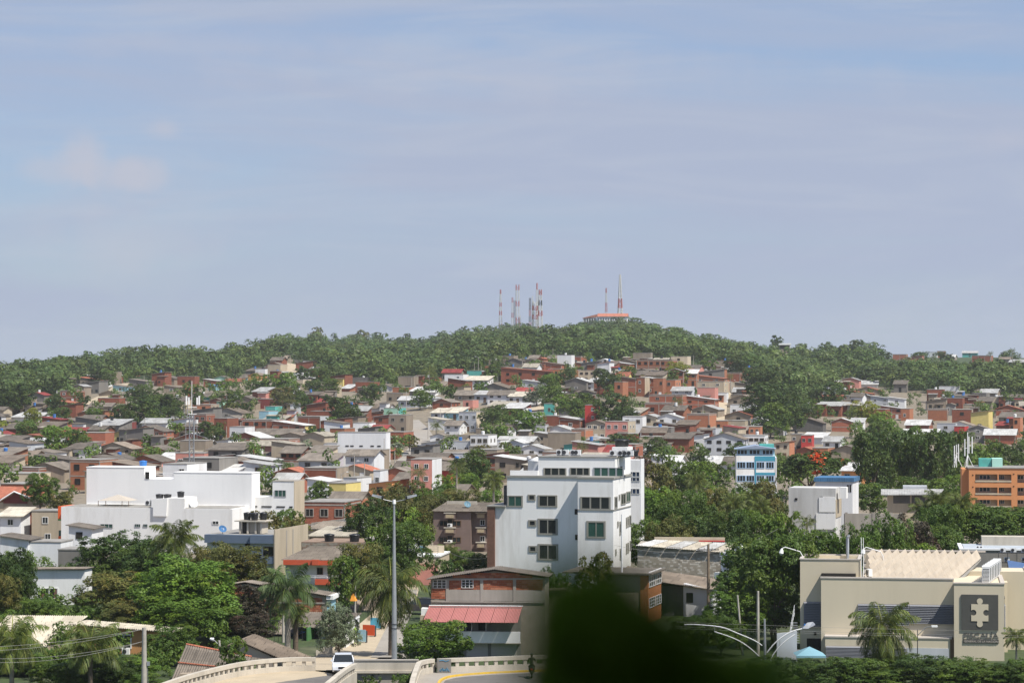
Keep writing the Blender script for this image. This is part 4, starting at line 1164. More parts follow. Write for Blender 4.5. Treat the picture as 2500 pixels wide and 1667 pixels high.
# trees that stand out on the skyline
for (px, y, w, k, r) in ((770, 800, 34, 'o', 2300), (885, 806, 30, 'o', 2350), (930, 812, 40, 'm', 2400), (700, 817, 34, 'm', 2250), (215, 857, 24, 'm', 1850), (320, 846, 16, 'r', 1950), (475, 842, 36, 'm', 2050), (560, 836, 30, 'r', 2100), (985, 815, 30, 'r', 2450), (1900, 820, 40, 'r', 1800), (2012, 836, 44, 'r', 1750), (2075, 831, 58, 'r', 1750), (2160, 852, 32, 'r', 1700), (1948, 840, 40, 'm', 1750), (1640, 800, 60, 'o', 2500), (1740, 815, 50, 'm', 2200), (1700, 822, 50, 'o', 2200), (1270, 790, 50, 'm', 2750), (1240, 788, 40, 'r', 2780), (1480, 776, 60, 'r', 2750), (1545, 776, 60, 'm', 2750), (1590, 790, 60, 'm', 2700), (1390, 800, 50, 'r', 2700), (2460, 868, 40, 'm', 1700), (2310, 868, 34, 'r', 1700), (2240, 868, 30, 'm', 1700), (1810, 838, 36, 'r', 2000), (1130, 797, 34, 'r', 2600), (1075, 808, 34, 'm', 2550), (1565, 795, 70, 'm', 2600), (1440, 783, 40, 'r', 2690), (1475, 782, 44, 'm', 2680), (1500, 786, 40, 'r', 2685), (1420, 787, 44, 'm', 2690), (100, 880, 40, 'm', 1750), (165, 870, 40, 'm', 1800)):
    h = pt(px, y, r).z - tz((px - CX) / F * r, r); tree(px, y, w, k, max(6, min(h, 22)), 'far', D=r, group='trees on the skyline')
# the wooded hill: one mass
NV = 6; FAR = [crown_arrays(380, .06, 9, 'r', 500 + i, .75, .25) for i in range(NV)]
VV = []; TTs = []; cnt = 0; g = np.random.RandomState(3); skip = [(a - 4, b + 2, c - 3, d - 4, DD) for a, b, c, d, DD, _ in HOUSES]
cand = []
for row in np.arange(778, 1000, 6):
    for col in np.arange(-330, 2840, 15):
        cand.append((col + g.uniform(-7, 7), row + g.uniform(-3, 3)))
Dk = np.concatenate([np.arange(900, 1600, 7), np.arange(1600, 2900, 16)])
colcache = {}
for (px, py) in cand:
    if py > forest_row(px) + 8: continue
    k = int(px // 12)
    if k not in colcache:
        pc = k * 12 + 6; rows = []; best = 1e9
        for d in Dk:
            X = (pc - CX) / F * d; q = topx((X, d, tz(X, d)))[1]; rows.append(q)
        colcache[k] = np.minimum.accumulate(rows)
    rows = colcache[k]; j = int(np.searchsorted(-rows, -py))
    if j >= len(Dk) or rows[0] < py: continue
    if px > 2140 and py < 905 and g.uniform() < .75: continue
    d = Dk[j] + g.uniform(-5, 5); X = (px - CX) / F * d; w = g.uniform(7.5, 15) * (1.1 if d > 1800 else 1) * (.5 if px > 2140 and py < 935 else 1); zz = tz(X, d); s = F / d; hh = w * g.uniform(.65, 1.0)
    if any(a - w * s / 2 < px < b + w * s / 2 and c < py < e and d < DD + 16 for a, b, c, e, DD in skip): continue
    if any(abs(px - rx) < 16 and abs(py - ry) < 14 for rx, ry in ROADS_PX): continue
    V0, T0 = FAR[g.randint(NV)]; a = g.uniform(0, 6.28); cs, sn = math.cos(a), math.sin(a); V1 = V0 * np.array([w, w, hh])
    VV.append(np.stack([V1[:, 0] * cs - V1[:, 1] * sn + X, V1[:, 0] * sn + V1[:, 1] * cs + d, V1[:, 2] + zz - .6], 1)); T1 = T0.copy(); T1[:, 0] = np.clip(T1[:, 0] * .5 + g.uniform(-.1, .65), 0, 1); T1[:, 1] = np.clip(T1[:, 1] * .4 + g.uniform(-.2, .7), 0, 1); TTs.append(T1); cnt += 1
VV = np.concatenate(VV); TTs = np.concatenate(TTs); o = link('woodland', np_mesh('woodland', VV, quads(len(VV) // 4), LEAF['far'], TTs)); tag(o, 'dense green woodland covering the hill up to the skyline', 'woodland', kind='stuff')
print('wood', cnt, len(VV) // 4)
# undergrowth in the gardens between the houses
VV = []; TTs = []
for i in range(1700):
    px = g.uniform(-150, 2650); D = g.uniform(300, 1250)
    if i > 1100: px = g.uniform(-80, 760); D = g.uniform(214, 330)
    X = (px - CX) / F * D; q = topx((X, D, tz(X, D)))
    if q[1] < forest_row(q[0]): continue
    if i > 1100 and (q[0] > 640 and q[1] > 1560): continue
    if D < 520 and i <= 1100 and not (1540 < px < 2600 or 860 < px < 1200): continue
    if any(abs(q[0] - rx) < 22 and abs(q[1] - ry) < 20 for rx, ry in ROADS_PX): continue
    if any(abs(D - DD) < 12 and a - 8 < px < b + 8 for a, b, c, e, DD, _ in HOUSES): continue
    V0, T0 = FAR[g.randint(NV)]; w = (g.uniform(2.5, 6) if D > 520 else g.uniform(1.2, 2.6)) if i <= 1100 else g.uniform(1, 2.4); V1 = V0 * np.array([w, w, w * g.uniform(.8, 1.4)]); VV.append(V1 + np.array([X, D, tz(X, D) - .3])); T1 = T0.copy(); T1[:, 0] = np.clip(T1[:, 0] * .6 + g.uniform(-.1, .5), 0, 1); TTs.append(T1)
VV = np.concatenate(VV); TTs = np.concatenate(TTs); o = link('undergrowth', np_mesh('undergrowth', VV, quads(len(VV) // 4), LEAF['m'], TTs)); tag(o, 'green bushes and undergrowth in the gardens between the houses', 'undergrowth', kind='stuff')
# ------------------------------------------------------------------ the larger buildings, built in their own frame from measured rows and columns
class Site:
    """x runs along the front wall, y away from it, z up; X() and Z() turn a column or row of the photograph into metres on the front wall"""
    def __init__(s, name, px0, px1, D, rz=-15, z0=0.0, label=None, cat='building', group=None):
        s.rz = R(rz); s.D = D; s.p0 = px0; s.p1 = px1; s.k = F / D; s.z0 = z0; s.c = math.cos(s.rz); s.s = abs(math.sin(s.rz)) or 1e-3
        s.w = (px1 - px0) / s.k / s.c; s.root = empty(name, ((px0 - CX) / s.k, D, z0), s.rz, label, cat, group)
    def X(s, px): return (px - s.p0) / s.k / s.c
    def Z(s, row): return pt(CX, row, s.D).z - s.z0
    def Y(s, px): return (px - s.p1) / s.k / s.s
    def P(s, x, y, z): return Vector(s.root.location) + Vector((x * math.cos(s.rz) - y * math.sin(s.rz), x * math.sin(s.rz) + y * math.cos(s.rz), z))
    def box(s, name, m, x0, x1, y0, y1, z0, z1, parent=None): return bx(name, m, parent or s.root, x0, x1, y0, y1, z0, z1)
    def win(s, a, b, r0, r1, k='w', y=0.0, name='window', ex=0.0):
        """window on the front wall between columns a, b and rows r0, r1 (a frame with its pane)"""
        fm, gmh = SPL[k]; w = link(name, fm, s.root, (s.X(a), y, s.Z(r1)), (0, 0, 0), (s.X(b) - s.X(a), 1, s.Z(r0) - s.Z(r1))); link('pane', gmh, w); return w
    def swin(s, a, b, r0, r1, k='w', x=None):
        """window on the right-hand side wall"""
        fm, gmh = SPL[k]; w = link('window', fm, s.root, (s.w if x is None else x, s.Y(a), s.Z(r1)), (0, 0, math.pi / 2), (s.Y(b) - s.Y(a), 1, s.Z(r0) - s.Z(r1))); link('pane', gmh, w); return w
fgrey = mat('frame_grey', (.27, .26, .225), rough=.7, noise=.08)
for k, f_, g_, b_ in (('G', fgrey, glass, 1), ('H', fgrey, glass_g, 1), ('J', fgrey, glass, 2), ('a', steel, glass_g, 3), ('A', fr_w, glass_b, 2), ('s', fgrey, glass, 0), ('i', mat('frame_pale_blue', (.35, .5, .68), rough=.5), glass, 2), ('e', mat('frame_aluminium', (.5, .5, .5), rough=.4, metal=.4), glass_g, 2), ('q', mat('frame_beige', (.5, .45, .36)), dark, 1)):
    SPL[k] = win_mesh('near_' + k, f_, g_, b_, 0, {'G': .1, 'H': .1, 'J': .06, 's': .2, 'a': .04, 'A': .06, 'i': .07, 'e': .05, 'q': .07}[k], True)
wallw = mat('render_white', (.83, .82, .8), rough=.85, noise=.05, nscale=.25, dirt=(.5, .475, .43), dirtamt=.6, dscale=.5, streak=True)
wallw2 = mat('render_bright_white', (.86, .85, .83), rough=.85, noise=.04, nscale=.3, dirt=(.6, .59, .57), dirtamt=.35, dscale=.2, streak=True)
cop = mat('coping_grey', (.3, .29, .26), noise=.12); rooff = RF['c']
def tank(p, r, h, m=black, label=None, px=0, py=0, group='water tanks'):
    o = empty('water_tank', p); mb = MB(); mb.tube([(0, 0, 0), (0, 0, h * .82)], [r * .86, r], 14, 0, True); mb.build('body', m, o)
    MB().tube([(0, 0, h * .82), (0, 0, h * .9), (0, 0, h)], [r * 1.05, r * 1.02, r * .25], 14).build('lid', m, o)
    tag(o, label, 'water tank', group) if label else auto(o, 'small rooftop water tank', 'water tank', group, px, py); return o
def aircon(p, rz, sc=1.0, label=None, px=0, py=0, group='air conditioning units'):
    o = empty('air_conditioner', p, rz); w, d, h = .85 * sc, .32 * sc, .62 * sc; bx('case', white_p, o, 0, w, 0, d, 0, h)
    MB().tube([(w * .36, -.01, h * .5), (w * .36, -.04, h * .5)], h * .38, 14).build('fan_grille', dsteel, o); bx('foot', dsteel, o, .05, w - .05, .05, d - .05, -.08, 0)
    tag(o, label, 'air conditioner', group) if label else auto(o, 'white air conditioning unit', 'air conditioner', group, px, py); return o
def dish(p, rz, r=.4, m=None, label=None):
    o = empty('satellite_dish', p, rz, label, 'satellite dish'); mb = MB(); n = 16; v = [(0, .12 * r, 0)]
    for k in (0.5, 1):
        for i in range(n): a = 2 * math.pi * i / n; v.append((r * k * math.cos(a), .12 * r - .3 * r * k * k, r * k * math.sin(a)))
    f = [(0, 1 + i, 1 + (i + 1) % n) for i in range(n)] + [(1 + i, 1 + n + i, 1 + n + (i + 1) % n, 1 + (i + 1) % n) for i in range(n)]; mb.add(v, f)
    dd = mb.build('reflector', m or mat('dish_blue_grey', (.12, .22, .28), rough=.5), o, (0, 0, .55), (R(-35), 0, 0)); MB().tube([(0, 0, -.1), (0, 0, .5)], .03).build('mast', dsteel, o); MB().tube([(0, 0, .5), (0, -.45 * r, .9)], .02).build('feed_arm', dsteel, o); return o
def handrail(root, pts, h=.9, n=3, post=1.4, m=None):
    mb = MB(); m = m or white_p
    for i in range(len(pts) - 1):
        a, b = Vector(pts[i]), Vector(pts[i + 1])
        for k in range(n): z = h * (k + 1) / n; mb.tube([a + Vector((0, 0, z)), b + Vector((0, 0, z))], .022, 5)
        q = max(1, int((b - a).length / post))
        for k in range(q + 1): p = a.lerp(b, k / q); mb.tube([p, p + Vector((0, 0, h))], .028, 5)
    return mb.build('handrail', m, root)
# --- white apartment building in the middle
S = Site('apartment_building', 1200, 1494, 305, -15, label='white five-storey apartment building with grey window frames in the middle', group='larger buildings')
top = S.Z(1165); cor = S.Z(1166); xs_ = S.X(1409); dep = S.Y(1545)
m = MB(); m.box(S.X(1229), xs_, 1.6, dep + 3, S.Z(1237), cor); m.box(0, xs_, 1.6, dep + 3, -2, S.Z(1237)); m.build('wall', wallw, S.root)
MB().box(xs_ + .004, S.w, 0, dep, -2, cor).build('bay_wall', wallw, S.root)
m = MB(); m.box(S.X(1229) - .1, xs_ - .1, 1.5, 1.597, cor, cor + .22); m.box(xs_ - .097, S.w + .1, -.1, dep + .1, cor, cor + .22); m.box(S.X(1229) - .1, xs_ - .1, 1.6, dep + 3.1, cor, cor + .18); m.build('cornice', cop, S.root)
# set-back top floor
z1 = S.Z(1117); m = MB(); m.box(S.X(1297), S.w - .5, 3.2, dep + 2.2, cor + .2, z1); m.build('penthouse_wall', wallw2, S.root)
MB().box(S.X(1229), S.X(1297) - .003, 3.0, 3.2, cor + .2, S.Z(1150)).build('parapet', wallw2, S.root)
MB().box(S.X(1297) - .1, S.w - .4, 3.1, dep + 2.3, z1, z1 + .12).build('roof', rooff, S.root)
for a, b, r0, r1, k in ((1310, 1366, 1143, 1161, 'J'), (1374, 1423, 1142, 1160, 'J'), (1431, 1505, 1141, 1162, 'a')): S.win(a, b, r0, r1, k, 3.2)
for a, b, r0, r1, k in ((1230, 1268, 1210, 1238, 'H'), (1280, 1299, 1207, 1222, 's'), (1304, 1352, 1208, 1237, 'G'), (1281, 1301, 1269, 1285, 's'), (1304, 1353, 1265, 1305, 'G'), (1282, 1302, 1332, 1348, 's'), (1304, 1354, 1327, 1367, 'G')): S.win(a, b, r0, r1, k, 1.6)
for a, b, r0, r1 in ((1394, 1409, 1241, 1254), (1395, 1410, 1303, 1316)): S.win(a, b, r0, r1, 'd', 1.6, 'vent')
S.win(1415, 1488, 1209, 1239, 'J'); S.win(1430, 1476, 1267, 1309, 'H')
for a, b, r0, r1, k in ((1497, 1505, 1209, 1238, 'G'), (1509, 1512, 1206, 1220, 's'), (1515, 1529, 1205, 1233, 'G'), (1531, 1543, 1203, 1230, 'H'), (1505, 1508, 1270, 1285, 's'), (1511, 1515, 1272, 1305, 's'), (1530, 1533, 1266, 1292, 's'), (1535, 1538, 1265, 1291, 's'), (1540, 1545, 1263, 1290, 'G'), (1499, 1502, 1336, 1352, 's'), (1512, 1516, 1338, 1366, 's'), (1530, 1533, 1330, 1356, 's'), (1535, 1538, 1329, 1355, 's'), (1541, 1546, 1326, 1350, 'G')): S.swin(a, b, r0, r1, k)
m = MB(); zz = S.Z(1239); m.box(xs_ + .01, S.w + .07, -.07, -.003, zz - .14, zz); m.box(S.w + .003, S.w + .07, 0, dep, zz - .14, zz); m.build('string_course', cop, S.root)
S.swin(1518, 1524, 1141, 1157, 'H', S.w - .5); S.swin(1525, 1531, 1140, 1156, 'H', S.w - .5)
# brown cladded end wall on the left, lower roof terrace
m = MB(); m.box(S.X(1182), 0 - .003, 1.3, dep + 3, -2, S.Z(1238)); m.build('side_wall', brick_mat('cladding_brown', (.25, .13, .09), (.19, .1, .07), (.16, .1, .08), .3, .15), S.root)
MB().box(S.X(1181), S.X(1229) - .103, 1.2, dep + 3, S.Z(1238), S.Z(1238) + .15).build('terrace_slab', cop, S.root)
MB().box(S.X(1210), S.X(1229) - .11, 3.6, 6, S.Z(1238) + .15, S.Z(1188)).build('stair_wall', W['D'], S.root); 
MB().box(S.X(1218), S.X(1226), 3.52, 3.597, S.Z(1236), S.Z(1197)).build('door', dark, S.root)
m = MB(); m.box(S.X(1468), S.X(1505), 5, 8, z1 + .12, S.Z(1092)); m.build('stair_tower', wallw2, S.root)
o = empty('storage_tank', S.P(S.X(1275), 7, S.Z(1150) - .2), 0, 'round white tank with shallow conical lid on the white apartment roof', 'water tank'); MB().tube([(0, 0, 0), (0, 0, 1.15), (0, 0, 1.25), (0, 0, 1.7)], [1.12, 1.12, 1.18, .05], 20).build('body', white_p, o)
for i, px in enumerate((1332, 1345, 1366, 1374)): aircon(S.P(S.X(px), 5, z1 + .22), S.rz, 1.0, px=px, py=1112)
for i, px in enumerate((1466, 1485, 1496, 1506)): aircon(S.P(S.X(px), 4.2, z1 + .22), S.rz, 1.0, px=px, py=1110)
tank(S.P(S.X(1485), 6.5, S.Z(1092)), .9, .9, black, 'black tank on the small white roof tower of the apartment building'); tank(S.P(S.X(1522), 5, z1 + .12), .5, .8, black, 'dark tank at the right roof corner of the white apartment building')
# --- building with blue glass right behind it
S = Site('office_building', 1537, 1562, 345, -15, label='white block with blue glass bands behind the apartment building', group='larger buildings')
MB().box(S.X(1490), S.w, 0, S.Y(1572), -2, S.Z(1122)).build('wall', wallw, S.root); MB().box(S.w + .003, S.w + .12, 0, S.Y(1572), -2, S.Z(1120)).build('side_wall', W['W'], S.root)
for r0, r1 in ((1151, 1163), (1165, 1174), (1192, 1205)): S.win(1534, 1562, r0, r1, 'A')
# --- long white warehouse on the left
S = Site('warehouse', 150, 585, 363, -13, label='long windowless white warehouse block on the left', group='larger buildings')
zt = S.Z(1237); m = MB(); m.box(0, S.X(578), 0, 7, -2, zt); m.build('wall', wallw, S.root)
bxx = S.X(165); y1 = 7
m = MB(); m.box(S.X(165), S.X(313), y1, y1 + 4.5, zt - 3, S.Z(1145)); m.box(S.X(313) + .003, S.X(388), y1, y1 + 6, zt - 3, S.Z(1172)); m.box(S.X(388) + .003, S.X(585), y1, y1 + 3.6, zt - 3, S.Z(1156)); m.build('upper_wall', wallw2, S.root)
m = MB(); m.box(S.X(165) - .05, S.X(313) + .05, y1 - .05, y1 + 4.6, S.Z(1145), S.Z(1145) + .1); m.box(S.X(388), S.X(585) + .05, y1 - .05, y1 + 3.7, S.Z(1156), S.Z(1156) + .1); m.box(S.X(165), S.X(578), 7.2, 6.9, zt + .001, zt + .1); m.build('coping', wallw2, S.root)
MB().box(.05, S.X(570), .3, y1 - .1, zt, zt + .06).build('terrace', rooff, S.root)
m = MB(); m.prism([(S.X(383), S.Z(1256)), (S.X(416), S.Z(1256)), (S.X(419), S.Z(1212)), (S.X(383), S.Z(1214))], -.25, -.003); m.build('panel', wallw2, S.root)
MB().box(S.X(416), S.X(460), .003, 5, zt, S.Z(1212)).build('water_room', wallw, S.root)
MB().box(S.X(374), S.X(417), .5, 4, zt, S.Z(1215)).build('roof_box', wallw2, S.root)
for a, b, r0, r1, k in ((193, 216, 1279, 1287, 'a'), (249, 281, 1277, 1286, 'e'), (336, 350, 1276, 1283, 'e'), (357, 368, 1276, 1283, 'e'), (463, 479, 1267, 1275, 'w'), (529, 545, 1266, 1274, 'w')): S.win(a, b, r0, r1, k)
for a, b, r0, r1 in ((586, 594, 1196, 1210),): pass
S.win(316, 326, 1155, 1172, 'd', y1); handrail(S.root, [(S.X(333), y1 + .2, S.Z(1172)), (S.X(387), y1 + .2, S.Z(1172))], .8, 3)
for px in (208, 222, 235, 268, 295): pass
MB().box(S.X(131), -.003, 1.5, 6, S.Z(1268), zt).build('orange_panel', mat('panel_orange', (.78, .13, .03), rough=.5), S.root); MB().box(S.X(131), -.003, 1.5, 6, S.Z(1272), S.Z(1268) - .003).build('green_band', mat('panel_green', (.08, .3, .06), rough=.5), S.root)
MB().box(S.X(132), -.003, 1.5, 6, S.Z(1320), S.Z(1310)).build('orange_sill', MATS['panel_orange'], S.root); MB().box(S.X(132), -.003, 1.6, 6, S.Z(1310) + .003, S.Z(1296)).build('glass_front', glass_g, S.root)
ww = S
# tanks, AC units and the canopy on its terrace
for px in (385, 405): tank(ww.P(ww.X(px), 2, ww.Z(1215)), .55, .62, black, px=px, py=1205)
tank(ww.P(ww.X(438), 2, ww.Z(1212)), .5, .85, black, px=438, py=1200)
for px in (332, 344, 358, 370): aircon(ww.P(ww.X(px), 4.5, zt + .15), ww.rz, 1.1, px=px, py=1233)
tank(ww.P(ww.X(284), y1 + 4, ww.Z(1145)), .55, .9, blue_p, 'bright blue tank on top of the white warehouse'); tank(ww.P(ww.X(376), y1 + 4, ww.Z(1172)), .6, .8, blue_p, 'second blue tank behind the railing of the white warehouse')
o = empty('canopy_tent', ww.P(ww.X(226), 2.5, zt + .06), ww.rz, 'beige four-sided canopy tent on the white warehouse terrace', 'tent'); hw = (306 - 226) / 2 / ww.k; zt2 = ww.Z(1224) - zt; zp = ww.Z(1210) - zt
cw = 2 * hw; m = MB(); v = [(0, 0, zt2), (cw, 0, zt2), (cw, 3.4, zt2), (0, 3.4, zt2), (cw / 2, 1.7, zp)]; m.add(v, [(0, 1, 4), (1, 2, 4), (2, 3, 4), (3, 0, 4)]); m.build('cloth', mat('canvas_beige', (.45, .4, .34), rough=.9), o)
for x in (0.03, cw * .25, cw * .78, cw - .03): MB().tube([(x, 0.02, 0), (x, 0.02, zt2)], .045, 6).build('leg', fr_b, o)
dish(ww.P(ww.X(222), -1.6, ww.Z(1302)), .3, .55, None, 'blue-grey dish on the little roof before the warehouse'); dish(ww.P(ww.X(470), 2, zt), .3, .6, white_p, 'white dish on the warehouse terrace beside the tanks')
# annexe on its right
S = Site('warehouse', 597, 720, 366, -13, label='low white annexe with square opening right of the long warehouse', group='larger buildings')
m = MB(); m.box(0, S.X(667), 0, 4, -2, S.Z(1212)); m.box(S.X(667) + .003, S.w, 0, 4.6, -2, S.Z(1174)); m.build('wall', wallw, S.root); m = MB(); m.box(S.X(667) - .05, S.w + .05, -.05, 4.7, S.Z(1174), S.Z(1174) + .1); m.build('coping', conc, S.root)
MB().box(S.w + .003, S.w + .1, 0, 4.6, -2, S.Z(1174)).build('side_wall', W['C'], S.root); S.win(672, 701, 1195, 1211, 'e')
for a, b in ((607, 629), (640, 665), (677, 698), (709, 717)): S.win(a, b, 1234, 1237, 'd', 0, 'slot')
# --- blue-grey parapet house with the water tower
bg_ = mat('paint_slate_blue', (.13, .17, .235), noise=.08, dirt=(.1, .12, .15), dirtamt=.3)
S = Site('house', 500, 676, 318, -15, label='two-storey house with slate blue parapet and a concrete water tower', cat='house', group='larger houses in the foreground')
sd = S.Y(736); m = MB(); m.box(0, S.w, .8, sd, -2, S.Z(1306)); m.build('wall', W['W'], S.root); m = MB(); m.box(0, S.X(616), -.1, .8, S.Z(1324), S.Z(1304)); m.box(S.X(616) + .003, S.w - .003, -.35, .8, S.Z(1323), S.Z(1303)); m.build('parapet', bg_, S.root)
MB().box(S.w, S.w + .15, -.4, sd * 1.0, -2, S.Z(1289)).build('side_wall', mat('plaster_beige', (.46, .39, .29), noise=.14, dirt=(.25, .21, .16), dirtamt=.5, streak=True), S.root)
MB().box(0, S.w - .003, .8, sd, S.Z(1306) + .003, S.Z(1306) + .1).build('roof', rooff, S.root)
MB().box(S.w - .003 - 3.4, S.w - .003, -.3, .797, S.Z(1372), S.Z(1356)).build('balcony', bg_, S.root)
for a, b, r0, r1, k in ((614, 630, 1332, 1342, 'd'), (641, 667, 1332, 1355, 'b'), (596, 608, 1325, 1350, 'd')): S.win(a, b, r0, r1, k, .8)
for yy in (.3, .5): MB().box(S.w + .152, S.w + .19, sd * yy, sd * yy + .35, 0, S.Z(1295)).build('pilaster', conc, S.root)
za = S.Z(1303); zb = S.Z(1274); x0 = S.X(570); x1 = S.X(627)
for x in (x0, x0 + 1.0, x1 - .9, x1 - .2): MB().box(x, x + .22, 2.2, 2.5, za, zb).build('pillar', conc_l, S.root)
MB().box(x0 + .2, x1, 2.6, 4.4, za, zb).build('tower_wall', conc_l, S.root); MB().box(x0 + .35, x0 + 1.0, 2.5, 2.597, za, zb - .1).build('opening', dark, S.root); MB().box(x0 - .5, x1 + .5, 1.9, 4.9, zb, zb + .14).build('tower_slab', conc_l, S.root)
for px, q in ((585, 3.0), (606, 2.6), (621, 3.6)): tank(S.P(S.X(px), q, zb + .14), .47, .98, black, px=px, py=1262)
dish(S.P(S.X(536), 1.2, S.Z(1303)), .5, .5, mat('dish_blue', (.05, .15, .32), rough=.4), 'small blue dish on the slate blue parapet house')
# --- warehouses behind
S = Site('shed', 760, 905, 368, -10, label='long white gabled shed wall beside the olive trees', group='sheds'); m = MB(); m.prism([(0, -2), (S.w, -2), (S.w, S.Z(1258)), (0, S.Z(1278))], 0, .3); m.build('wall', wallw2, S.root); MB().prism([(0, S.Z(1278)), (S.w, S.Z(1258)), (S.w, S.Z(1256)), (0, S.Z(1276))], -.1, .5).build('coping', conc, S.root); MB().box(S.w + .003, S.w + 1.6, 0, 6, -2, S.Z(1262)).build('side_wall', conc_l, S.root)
S = Site('shed', 752, 870, 352, -12, label='old shed with weathered grey corrugated roof before the white gable', group='sheds'); m = MB(); m.box(0, S.w, 0, 4, -2, S.Z(1293)); m.build('wall', W['C'], S.root); MB().corr((-.2, -.4, S.Z(1290)), (S.w, -.4, S.Z(1290)), (S.w, 4, S.Z(1275)), (1, 4, S.Z(1275)), 30, .04).build('roof', RF['g'], S.root)
MB().box(S.w - 2.4, S.w + .1, -.3, -.003, -2, S.Z(1283)).build('white_pier', wallw2, S.root)
S = Site('shed', 756, 820, 338, -12, label='shed with flat cream sheet roof', group='sheds'); MB().box(0, S.w, 0, 6, -2, S.Z(1310)).build('wall', W['K'], S.root); MB().box(S.w + .003, S.X(868), 0, 6, -2, S.Z(1308)).build('side_wall', W['C'], S.root); MB().slab((-.4, -.4, S.Z(1307)), (S.X(868), -.4, S.Z(1306)), (S.X(860), 6, S.Z(1292)), (.6, 6, S.Z(1290)), .12).build('roof', RF['p'], S.root)
# --- brick house with two black tanks and the roof terrace
def brick_wall(mb, x0, x1, z0, z1, y=0, bw=.33, bh=.2, seed=1):
    """courses of separate hollow bricks, each a little proud or set back"""
    g = random.Random(seed); z = z0; r = 0
    while z < z1 - .05:
        x = x0 - (bw / 2 if r % 2 else 0)
        while x < x1 - .02:
            a, b = max(x, x0) + .008, min(x + bw, x1) - .008
            if b - a > .04: mb.box(a, b, y - .035 + g.uniform(-.016, .016), y + .06, z + .008, min(z + bh, z1) - .01, 1 if g.random() < .3 else 0)
            x += bw
        z += bh; r += 1
    return mb
br1 = mat('fired_brick', (.36, .115, .06), rough=.9, noise=.25, nscale=1.5, dirt=(.2, .1, .07), dirtamt=.6); br2 = mat('fired_brick_pale', (.44, .19, .11), rough=.9, noise=.2, nscale=2); br3 = mat('old_brick_grey', (.33, .29, .235), rough=.95, noise=.3, nscale=1.5, dirt=(.18, .15, .12), dirtamt=.6); br4 = mat('old_brick_brown', (.27, .19, .14), rough=.95, noise=.25, nscale=2)
mort = mat('mortar', (.3, .26, .21), noise=.2, nscale=2)
def bricks(S, x0, x1, z0, z1, y=0, ms=None, seed=1, bw=.33, bh=.2):
    o = brick_wall(MB(), x0, x1, z0, z1, y, bw, bh, seed).build('bricks', ms or [br1, br2], S.root); o['kind'] = 'stuff'; return o
S = Site('house', 736, 1000, 310, -8, label='long brick house with rubble-topped wall and two black tanks', cat='house', group='larger houses in the foreground')
MB().box(0, S.X(895), 0, 7, -2, S.Z(1322)).build('wall', br4, S.root); MB().box(S.X(895) + .003, S.w, .2, 7, -2, S.Z(1313)).build('upper_wall', mort, S.root)
bricks(S, S.X(897), S.X(992), S.Z(1345), S.Z(1324), .2, seed=3); bricks(S, .05, S.X(893), S.Z(1346), S.Z(1324), 0, [br3, br4], 4)
MB().box(S.X(893), S.w + .15, .05, 7.1, S.Z(1322), S.Z(1312)).build('parapet', conc, S.root); S.win(968, 987, 1325, 1338, 'w', .2)
MB().box(S.w, S.X(1014), -.2, 3, S.Z(1352), S.Z(1319)).build('stair_box', wallw2, S.root); MB().box(S.w - .3, S.X(1020), -.4, 3.2, S.Z(1318), S.Z(1314)).build('stair_roof', conc_l, S.root); S.win(1004, 1009, 1322, 1340, 'w', -.2)
MB().box(S.w, S.X(1078), -1, 6, -2, S.Z(1354)).build('terrace', W['C'], S.root); MB().box(S.w + .4, S.X(1080), -1.1, 6.1, S.Z(1354) + .003, S.Z(1350)).build('terrace_slab', white_p, S.root); handrail(S.root, [(S.X(1014), -.9, S.Z(1350)), (S.X(1074), -.9, S.Z(1350))], 1.0, 4, 1, dsteel); MB().box(S.X(1014), S.X(1075), 3, 3.2, S.Z(1350), S.Z(1332)).build('back_wall', W['C'], S.root)
for px in (801, 863): tank(S.P(S.X(px), .9, S.Z(1322)), .62, .95, black, 'black tank, %s of two on the rubble-topped brick wall' % ('left' if px < 830 else 'right'))
dish(S.P(S.X(1030), .5, S.Z(1350)), .5, .5, None, 'dish on the railed roof terrace'); 
S.box('lower_wall', W['P'], S.X(1000), S.X(1072), -1.2, -1.003, -2, S.Z(1372))
# --- house with orange-red bands
orr = mat('paint_orange_red', (.56, .1, .045), noise=.1, dirt=(.35, .1, .06), dirtamt=.3)
S = Site('house', 692, 836, 290, -6, label='white house with orange-red balcony and parapet bands', cat='house', group='larger houses in the foreground'); zr = S.Z(1366)
MB().box(0, S.w, 1.2, 8, -2, zr).build('wall', wallw, S.root)
m = MB(); m.box(0, S.X(763), -.05, .1, S.Z(1378), S.Z(1366)); m.box(S.X(763) + .003, S.X(780), -.2, .1, S.Z(1378), S.Z(1365)); m.box(S.X(780) + .003, S.w, -.05, .1, S.Z(1378), S.Z(1367)); m.box(S.X(825), S.w + .05, -.3, -.053, S.Z(1379), S.Z(1364)); m.build('parapet', orr, S.root); MB().box(0, S.w, .1, 1.197, S.Z(1380), S.Z(1378)).build('canopy_slab', white_p, S.root)
MB().box(S.X(770), S.w - .2, -.05, .1, S.Z(1426), S.Z(1412)).build('balcony', orr, S.root); MB().box(S.X(770), S.w - .2, .1, 1.197, S.Z(1429), S.Z(1426)).build('balcony_slab', conc_l, S.root); handrail(S.root, [(S.X(740), 0, S.Z(1412)), (S.w - .3, 0, S.Z(1412))], .35, 2, 1.2)
for a, b, r0, r1, k in ((770, 785, 1386, 1403, 'b'), (798, 828, 1384, 1404, 'b')): S.win(a, b, r0, r1, k, 1.2)
MB().corr((-.3, .2, zr), (S.w, .2, zr), (S.w + .6, 8, S.Z(1344)), (1.6, 8, S.Z(1345)), 44, .045).build('roof', RF['g'], S.root)
